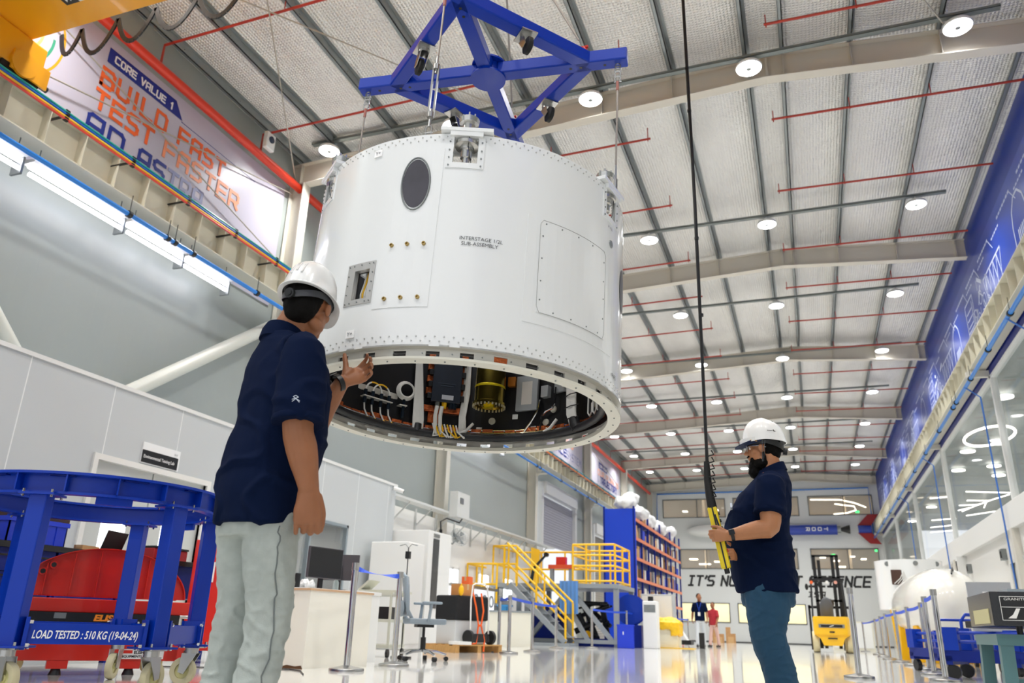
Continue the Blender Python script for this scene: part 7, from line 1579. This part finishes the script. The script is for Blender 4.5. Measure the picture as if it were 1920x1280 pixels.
# ============================================================= BLUE PALLET RACK
RX0, RX1, RY0, BAY = -6.55, -5.45, 27.25, 1.28
t = thing('pallet_rack', 'tall blue pallet rack with orange beams and a solid blue end panel', 'rack', (-6.0, 32, 0))
MB().b2((RX0, RY0-.02, 0), (RX1+.03, RY0+.03, 4.42)).build('end_panel', mat('vivid_blue_panel', '#0840cc', .4), t, world=True)
ZL = (.15, .83, 1.49, 2.15, 2.82, 3.48, 4.12)
for k in range(9): 
    y = RY0+k*BAY; 
    for x in (RX0, RX1-.06): MB().b2((x, y-.03, 0), (x+.06, y+.03, 4.5)).build('upright', M_bluedk, t, world=True)
for z in ZL:
    for k in range(8): 
        y = RY0+k*BAY; MB().b2((RX1-.02, y, z-.1), (RX1+.02, y+BAY, z)).build('beam', mat('beam_orange', '#d9805c', .5) if not bpy.data.materials.get('beam_orange') else bpy.data.materials['beam_orange'], t, world=True)
    MB().b2((RX0, RY0, z-.03), (RX1-.03, RY0+8*BAY, z-.01)).build('shelf', M_bluedk, t, world=True)
rd = random.Random(11); cols = ['#b98d5e', '#c7a070', '#e3e1da', '#a87c4e', '#d9d6cc']; mats_ = [mat('carton_%s' % c[1:], c, .75) for c in cols]+[M_cr]
base = {}
LV = ('bottom', 'second', 'third', 'fourth', 'fifth', 'sixth', 'top')
for j, z in enumerate(ZL[1:6]):
    for k in range(8):
        y = RY0+k*BAY+.1; q = 0
        while y < RY0+(k+1)*BAY-.3 and q < 3:
            w_ = rd.uniform(.28, .42); h = rd.uniform(.28, .5); m = rd.choice(mats_); pos = (RX1-.08-rd.uniform(.18, .26), y+w_/2, z)
            t = thing('carton', '%s carton in the %s bay, %s shelf of the blue rack, %s' % ('blue' if m is M_cr else ('white' if 'e3e1' in m.name or 'd9d6' in m.name else 'brown'), ORD[k], LV[j+1], ('near', 'middle', 'far')[q]), 'box', pos, group='cartons on the blue rack')
            d = 'box' ; o = MB().b2((-.2, -w_/2, 0), (.2, w_/2, h)).build('carton_body', m, t); y += w_+rd.uniform(.02, .12); q += 1
for k in range(9):
    t = thing('wrapped_bundle', '%s bundle on top of the blue rack, counting away' % ORD[k], 'bundle', (-5.85+.2*(k % 2), 27.6+k*1.12, 4.13 if k else 4.42), group='wrapped bundles on top of the rack')
    mb = MB(); 
    if k in (2, 6, 8): mb.b2((-.2, -.25, 0), (.25, .25, .5)); mb.build('carton', M_card, t)
    else: 
        for q in range(3): mb.ell((rd.uniform(-.15, .15), rd.uniform(-.25, .25), .2+.1*q), (.3, .33, .22))
        fuse(mb, 'plastic_film', bpy.data.materials['white_film'], t, PM[t.name], voxel=.06, smooth=2, disp=wav(.07, 5, k))
# ============================================================= FORKLIFT
M_fy = mat('forklift_yellow', '#f3bd08', .3, coat=.4)
t = thing('forklift', 'yellow and black forklift seen from behind near the end wall', 'forklift', (.5, 27.2, 0))
mb = MB(); mb.loft([[V((x*s_, y, z)) for x, y in ((-.5, -.35), (-.42, -.48), (.42, -.48), (.5, -.35), (.5, .9), (-.5, .9))] for z, s_ in ((.5, 1.0), (.62, 1.03), (.95, 1.03), (1.02, .98))], smooth=False); mb.loft([[V((x, y, z)) for x, y in ((-w_, -.44), (w_, -.44), (w_, .9), (-w_, .9))] for z, w_ in ((.2, .26), (.4, .34), (.5, .5))], smooth=False); mb.build('body', M_fy, t, bevel=.02)
MB().b2((-.36, -.5, .7), (.36, -.49, .8)).build('badge', M_steel, t); MB().b2((-.3, -.505, .715), (.3, -.5, .785)).build('badge_dark', M_black, t); MB().bar((-.06, -.51, .73), (.06, -.51, .77), .02).build('badge_mark', M_white, t)
MB().b2((-.07, -.5, .56), (.07, -.49, .6)).b2((-.13, -.48, .38), (.13, -.47, .42)).build('tow_slots', M_black, t)
for x in (-.47, .47): MB().cyl((x-.07, -.1, .25), (x+.07, -.1, .25), .25, n=28).build('rear_tyre', bpy.data.materials['cream_tyre'], t); MB().cyl((x-.1, 1.1, .3), (x+.1, 1.1, .3), .3, n=28).build('front_tyre', bpy.data.materials['cream_tyre'], t)
mb = MB(); mb.ell((-.08, .1, 1.3), (.2, .1, .3)); mb.box((-.08, .12, 1.2), (.38, .14, .4)); fuse(mb, 'seat', mat('grey_seat_cover', '#5a5c60', .7), t, PM[t.name], voxel=.03, smooth=2)
mb = MB()
for x in (-.5, .46): mb.bar((x, -.3, 1.0), (x*.92, .0, 2.1), .05); mb.bar((x, .95, .9), (x*.92, .8, 2.1), .05)
mb.b2((-.5, -.05, 2.08), (.5, .0, 2.14)); mb.b2((-.5, .8, 2.08), (.5, .85, 2.14)); [mb.b2((x, 0, 2.09), (x+.04, .8, 2.12)) for x in (-.48, -.24, 0, .2, .42)]; mb.build('overhead_guard', M_black, t)
mb = MB(); 
for x in (-.36, -.22, .2, .34): mb.b2((x, 1.3, .1), (x+.1, 1.42, 2.95 if abs(x) > .3 or x == .2 else 2.8))
for z in (.6, 1.5, 2.2, 2.9): mb.b2((-.36, 1.3, z), (.44, 1.36, z+.07))
mb.build('mast', M_black, t); mb = MB(); mb.b2((-.62, 1.45, .05), (-.55, 1.52, 1.4)); mb.b2((.6, 1.45, .05), (.67, 1.52, 1.4)); mb.b2((-.62, 1.45, 1.3), (.67, 1.5, 1.38)); mb.b2((-.5, 1.5, .05), (-.36, 2.5, .1)); mb.b2((.36, 1.5, .05), (.5, 2.5, .1)); mb.build('fork_carriage', M_black, t)
MB().cyl((.0, .3, 1.25), (-.0, .45, 1.4), .02, n=8).cyl((.02, .4, 1.38), (-.02, .46, 1.43), .16, n=20).build('steering_wheel', M_black, t)
for x, m in ((-.45, M_orange), (.0, M_white), (.25, mat('pink_lamp', '#e0a090', .4))): MB().cyl((x, -.06, 2.02), (x, -.1, 2.02), .05, n=14).build('lamp', m, t)
MB().ell((-.6, .2, 1.9), (.05, .02, .1)).build('mirror', M_black, t)
# ============================================================= FAR PEOPLE
def far_person(loc, rz, lab, shirt, trous, skin, lany=False, h=1.72, stride=.16):
    M_ = Matrix.Translation(loc) @ Matrix.Rotation(rz, 4, 'Z') @ Matrix.Scale(h/1.74, 4); t = thing('person', lab, 'person', M=M_); b = MB(); HM = Matrix.Translation((0, .01, 1.60)) @ Matrix.Rotation(.5, 4, 'Z'); head(b, HM)
    chain(b, [(0, -.03, 1.4), (0, -.02, 1.48), (0, 0, 1.55)], [(.08, .06), .055, .055], side=(1, 0, 0)); torso_loft(b, [(0, 0, .85, .13, .1), (0, 0, 1.1, .13, .1), (0, 0, 1.38, .15, .09)])
    for q in (-1, 1):
        s_, e, w_ = V((q*.18, 0, 1.38)), V((q*.24, -.03-q*.05, 1.12)), V((q*.27, .05-q*.12, .9)); chain(b, [s_, s_.lerp(e, .5), e, e.lerp(w_, .4), w_], [.05, .046, .04, .04, .027], side=(1, 0, 0)); hand(b, w_, (0, .1, -1), (-q, 0, 0), (0, 1, 0), [(25, 30, 20)]*4, s=.95)
        hp, kn, an = V((q*.09, 0, .88)), V((q*.09, q*stride*.6, .48)), V((q*.09, q*stride, .09)); chain(b, [hp, hp.lerp(kn, .5), kn, kn.lerp(an, .4), an], [.085, .07, .055, .05, .04], side=(1, 0, 0))
    fuse(b, 'body', skin, t, M_, voxel=.009, smooth=2)
    h_ = MB(); h_.T = HM; h_.ell((0, -.03, .045), (.085, .095, .1)); h_.T = None; fuse(h_, 'hair', M_hair, t, M_, voxel=.012, smooth=1)
    s_ = MB(); torso_loft(s_, [(0, 0, .84, .17, .12), (0, 0, 1.1, .165, .12), (0, 0, 1.3, .18, .115), (0, -.01, 1.41, .14, .09), (0, -.01, 1.46, .07, .065)])
    for q in (-1, 1): a, e = V((q*.17, 0, 1.37)), V((q*.24, -.03-q*.05, 1.12)); chain(s_, [a, a.lerp(e, .4), a.lerp(e, .75)], [.07, .068, .07], side=(1, 0, 0))
    fuse(s_, 'shirt', shirt, t, M_, voxel=.012, smooth=3, disp=wav(.008, 9))
    j = MB(); torso_loft(j, [(0, 0, .78, .15, .11), (0, 0, .9, .15, .11)])
    for q in (-1, 1): chain(j, [(q*.08, 0, .84), (q*.09, q*stride*.6, .48), (q*.09, q*stride, .1)], [(.085, .1), .07, .065], side=(1, 0, 0)); k = MB(); chain(k, [(q*.09, q*stride-.06, .045), (q*.09, q*stride+.15, .035)], [.045, .035]); fuse(k, 'shoe', M_black, t, M_, voxel=.015, smooth=1)
    fuse(j, 'trousers', trous, t, M_, voxel=.014, smooth=3)
    if lany: MB().tube([(-.07, .07, 1.43), (-.02, .135, 1.25), (0, .14, 1.1), (.02, .135, 1.25), (.07, .07, 1.43)], .008, 6).build('lanyard', M_belt, t); MB().b2((-.04, .14, 1.0), (.04, .15, 1.12)).build('badge_card', M_white, t)
    return t
far_person((-3.6, 28.7, 0), PI, 'person in navy polo and white jeans with lanyard, walking towards the camera', M_polo, mat('white_denim', '#c9cfd3', .9), M_skinA, True)
far_person((-3.32, 30.2, 0), 2.6, 'second person in red and pale pink behind the walking one', mat('red_cloth', '#b02a35', .8), mat('pink_cloth', '#d8b3a8', .8), M_skinA, h=1.5)
for i, (x, w_, h) in enumerate(((-4.85, .6, .75), (-4.2, .5, .8))): t = thing('cardboard_sheet', '%s flattened cardboard leaning before the end wall' % ('left', 'right')[i], 'cardboard', (x, 46, 0)); MB().b2((-w_/2, 0, 0), (w_/2, .05, h*.6)).b2((-w_/2, 0, h*.6), (0, .05, h)).build('sheet', M_card, t); MB().b2((-w_/2+.1, -.02, 0), (w_/2-.1, 0, h*.4)).build('flap', bpy.data.materials['carton_c7a070'], t)
# ============================================================= END WALL LETTERING AND ROCKET RELIEF
t = thing('wall_lettering', 'large black slanted lettering ITS NOT ROCKET SCIENCE on the end wall', 'lettering', (-1.9, HY1, 3.2)); m_wb = mat('black_letter', '#1a1b1d', .5); PE = plane_y(HY1-.002)
sline("iT'S NOT ROCKET SCiENCE", -7.0, 3.2, 3.2, .54, .12, m_wb, t, P=PE, shear=.22); sline('iSA', -.15, .75, 2.62, .26, .06, m_wb, t, P=PE, shear=.2, name='small_lettering')
def hcyl(x0, x1, r, z, m, name, parent, r2=None): MB().cyl((x0, HY1-.35, z), (x1, HY1-.35, z), r, r2, n=28).build(name, m, parent, world=True)
t = thing('wall_rocket', 'model rocket lying along the end wall, white nose, blue body and red fins', 'model rocket', (-1.5, HY1-.3, 6.1)); zR = 6.38
hcyl(-5.2, -4.2, .38, zR, m_nose_ if False else mat('nose_white', '#e6e6e4', .3), 'fairing', t); MB().ell((-5.2, HY1-.35, zR), (1.7, .38, .38)).build('nose_cone', bpy.data.materials['nose_white'], t, world=True)
hcyl(-4.2, -1.2, .3, zR, bpy.data.materials['nose_white'], 'white_stage', t); hcyl(-1.2, 1.8, .3, zR, mat('rocket_blue', '#1a3aa0', .3), 'blue_stage', t); hcyl(1.8, 2.0, .2, zR, M_steel, 'engine_ring', t); hcyl(2.0, 2.5, .1, zR, M_black, 'nozzle', t, .26)
hcyl(2.95, 3.65, .22, zR, bpy.data.materials['rocket_blue'], 'fin_ring', t)
for q in (-1, 1): MB().prism([(2.9, q*.2), (3.65, q*.2), (4.1, q*.85), (3.5, q*.82)], .04, Matrix(((1, 0, 0, 0), (0, 0, -1, HY1-.3), (0, 1, 0, zR), (0, 0, 0, 1)))).build('fin', mat('fin_red', '#9c1f22', .4) if q < 0 else bpy.data.materials['fin_red'], t, world=True)
for x in (-4, 0, 1.5, 3.3): MB().cyl((x, HY1-.2, zR), (x, HY1, zR), .05, n=10).build('wall_bracket', M_steel, t, world=True)
for i, ch in enumerate('ROOT'):
    mb = MB(); P_ = plane_y(HY1-.66) @ Matrix.Translation((.1+.33*i, zR+.09, 0)) @ Matrix.Rotation(-PI/2, 4, 'Z'); strokes(mb, ch, 0, .17, 0, .18, .045, P_, th=.004); mb.build('lettering', M_white, t, world=True)
# ============================================================= RIGHT SIDE
t = thing('spare_interstage', 'white interstage ring standing behind the white nose cone, with a square opening', 'rocket part', (2.5, 24, 0))
a_ = [2*PI*k/48 for k in range(49)]
mb = MB(); mb.T = Matrix.Translation((0, 0, 0)); mb.lathe([(.78, 1.15), (.82, 1.15), (.82, 2.38), (.78, 2.38)], n=48, close=True); mb.build('shell', M_shell, t)
MB().b2((-.5, -.78, 1.75), (-.12, -.72, 2.12)).build('opening', mat('brown_opening', '#4a3026', .6), t, bevel=.01)
for k in range(4): MB().tube([(-.45+.08*k, -.79, 1.77), (-.3+.05*k, -.8, 1.9), (-.2, -.79, 2.08)], .012, 6).build('opening_cable', M_wire, t)
for x, z in ((-.55, 2.28), (.1, 2.28), (.5, 2.1), (.62, 2.28)): y = -math.sqrt(.82**2-x*x); MB().cyl((x, y-.02, z), (x, y+.05, z), .06, n=12).build('port', M_steel, t)
for k in range(4): MB().bar((.6*math.cos(k*PI/2+.7), .6*math.sin(k*PI/2+.7), 0), (.7*math.cos(k*PI/2+.7), .7*math.sin(k*PI/2+.7), 1.15), .14).build('stand_leg', M_yellow, t)
t = thing('rocket_fairing', 'big glossy white rounded nose fairing resting on yellow supports', 'fairing', M=Matrix.Translation((2.45, 19.9, 1.1)) @ Matrix.Rotation(math.radians(6), 4, 'Z') @ Matrix.Scale(1.14, 4))
mb = MB(); mb.lathe([(0, -1.7), (.2, -1.66), (.36, -1.5), (.52, -1.15), (.6, -.6), (.64, 0), (.65, .8), (.63, 1.1), (.55, 1.4), (.4, 1.65), (.2, 1.8), (0, 1.84)], Matrix.Rotation(PI/2, 4, 'X'), n=48); mb.build('shell', mat('fairing_white', '#e4e2da', .2, coat=.6), t)
for y in (-.9, .5):
    for x in (-.42, .42): MB().add([(x-.16, y-.15, -.96), (x+.16, y-.15, -.96), (x+.13, y-.15, -.45), (x-.13, y-.15, -.35), (x-.16, y+.15, -.96), (x+.16, y+.15, -.96), (x+.13, y+.15, -.45), (x-.13, y+.15, -.35)], [(0, 1, 2, 3), (7, 6, 5, 4), (0, 1, 5, 4), (1, 2, 6, 5), (2, 3, 7, 6), (3, 0, 4, 7)]).build('yellow_support', M_yellow, t)
MB().tube([(.0, -1.6, .5), (.1, -1.3, .62), (.12, -1.3, .45)], .015, 6).build('black_hose', M_black, t)
def trolley(loc, rz, lab, L_=1.5, hoop=True):
    t = thing('blue_trolley', lab, 'trolley', loc, rz)
    for x in (-.35, .35): MB().b2((x-.05, -L_/2, .2), (x+.05, L_/2, .32)).build('side_beam', M_bluedk, t)
    for y in (-L_/2+.05, 0, L_/2-.05): MB().b2((-.4, y-.06, .16), (.4, y+.06, .26)).build('cross_beam', M_bluedk, t)
    for x in (-.35, .35):
        for y in (-L_/2+.1, L_/2-.1): MB().cyl((x-.03, y, .08), (x+.03, y, .08), .08, n=18).build('caster', M_black, t); MB().b2((x-.07, y-.1, .32), (x+.07, y+.1, .58)).build('cradle_block', M_blue, t)
    if hoop: MB().tube([(-.38, -L_/2, .3), (-.38, -L_/2-.02, .68), (-.32, -L_/2-.03, .76), (.32, -L_/2-.03, .76), (.38, -L_/2-.02, .68), (.38, -L_/2, .3)], .022, 8).build('push_handle', M_blue, t)
    for z in (.42, .52): MB().cyl((-.35, -L_/2, z), (-.35, L_/2, z), .02, n=8).build('side_rail', M_blue, t)
trolley((2.25, 11.4, 0), math.radians(70), 'nearest blue trolley frame behind the green stand'); trolley((1.95, 13.4, 0), math.radians(20), 'blue trolley frame behind the second right post'); trolley((3.5, 13.2, 0), math.radians(0), 'blue trolley frame beside the right wall', 1.6); trolley((2.35, 16.6, 0), 0, 'farthest blue trolley frame before the fairing', 1.5); trolley((2.25, 14.9, 0), 0, 'blue trolley frame in front of the yellow fairing supports', 1.0, False)
t = thing('black_case', 'flat black case lying on the nearest blue trolley', 'case', (2.2, 11.4, .58), .3); MB().b2((-.4, -.25, 0), (.4, .25, .08)).build('body', M_black, t, bevel=.01); MB().b2((-.1, -.27, .02), (.1, -.25, .05)).build('handle', M_steel, t)
t = thing('grey_board', 'grey upright board on a frame behind the blue trolleys', 'board', (2.75, 15.35, 0)); MB().b2((-.32, -.02, .45), (.32, .03, 1.35)).build('board', mat('board_grey', '#a9adb0', .5), t); MB().b2((-.1, -.03, .95), (.02, -.02, 1.2)).build('white_window', M_white, t)
for x in (-.3, .26): MB().b2((x, -.02, 0), (x+.04, .02, .45)).build('leg', M_steel, t)
t = thing('green_stand', 'grey green welded stand with slanting legs under the stone plate', 'stand', (2.4, 8.6, 0)); m_gs = mat('stand_green', '#4d7377', .4)
MB().b2((-.95, -.5, .4), (.95, .5, .49)).build('top_frame', m_gs, t)
for x in (-.88, .0, .88):
    for y in (-.44, .44): MB().bar((x*1.02, y*1.05, 0), (x, y, .42), .1).build('leg', m_gs, t)
MB().b2((-.9, -.47, .08), (.9, -.42, .14)).build('stretcher', m_gs, t)
for x in (-.75, -.45, .45): MB().cyl((x, -.4, .49), (x, -.4, .555), .025, n=12).build('levelling_foot', M_black, t)
t = thing('surface_plate', 'black granite surface plate with an engraved label on the green stand', 'surface plate', (2.4, 8.55, .555)); m_gr = mat('black_granite', '#24262a', .25, var=.2, varscale=60)
MB().b2((-.97, -.55, 0), (.97, .55, .275)).build('slab', m_gr, t, bevel=.006); MB().b2((-.975, -.42, .02), (-.969, .3, .14)).build('yellow_patch', mat('bare_stone', '#b9b489', .7), t); MB().b2((-.9, -.555, .045), (-.38, -.552, .235)).build('label_plate', M_black, t)
mb = MB(); 
for a, b_ in (((-.9, .045), (-.38, .045)), ((-.38, .045), (-.38, .235)), ((-.38, .235), (-.9, .235)), ((-.9, .235), (-.9, .045)), ((-.9, .15), (-.38, .15)), ((-.72, .05), (-.72, .15))): mb.bar((a[0], -.557, a[1]), (b_[0], -.557, b_[1]), .004)
mb.build('label_border', M_white, t)
for z in (.125, .08): MB().b2((-.62, -.559, z-.012), (-.4, -.556, z+.008)).build('white_field', M_white, t)
PS = PM[t.name] @ plane_y(-.558)
text('GRANITE SURFACE PLATE', PS @ Matrix.Translation((-.87, .205, 0)), .028, M_white, t, extrude=.0005, width=.46); text('630 X 630', PS @ Matrix.Translation((-.7, .18, 0)), .022, M_white, t, extrude=.0005); text('SL. NO.', PS @ Matrix.Translation((-.7, .158, 0)), .018, M_white, t, extrude=.0005)
mb = MB(); mb.add([(-.86, -.559, .06), (-.8, -.559, .06), (-.76, -.559, .14), (-.79, -.559, .14), (-.82, -.559, .09)], [(0, 1, 2, 3, 4)]); mb.build('label_logo', M_white, t)
MB().b2((1.6, 8.15, .83), (3.2, 8.9, .86)).build('pale_cover', mat('pale_cover', '#aebcc4', .4), label='pale grey cover lying on the granite plate', cat='cover')
for i, (y, z) in enumerate(((20.9, 2.28), (25.3, 2.3), (29, 2.0), (31.5, 2.25))): t = thing('wall_box', '%s small grey box on the lower right wall, counting away' % ORD[i], 'switch box', (4.15, y, z)); MB().b2((-.05, -.12, -.12), (.05, .12, .12)).build('box', M_steel, t); MB().b2((-.06, -.07, -.07), (-.05, .07, .07)).build('dark_face', M_black, t)
t = thing('air_duct', 'slim white duct box high on the right wall beside a pilaster', 'duct', (4.05, 25.9, 2.05)); MB().b2((-.1, -.12, 0), (.15, .12, .62)).build('box', M_white, t); MB().b2((-.11, -.06, .1), (-.1, .06, .5)).build('slot', M_black, t)
t = thing('mobile_cabinet', 'cream cabinet by the right wall next to the last barrier posts', 'cabinet', (1.1, 33, 0)); MB().b2((-.5, -.4, 0), (.9, .4, 1.0)).build('body', mat('cream_cab', '#dedbcb', .5), t); MB().b2((-.45, -.42, .1), (.85, -.4, .95)).build('door', M_white, t)
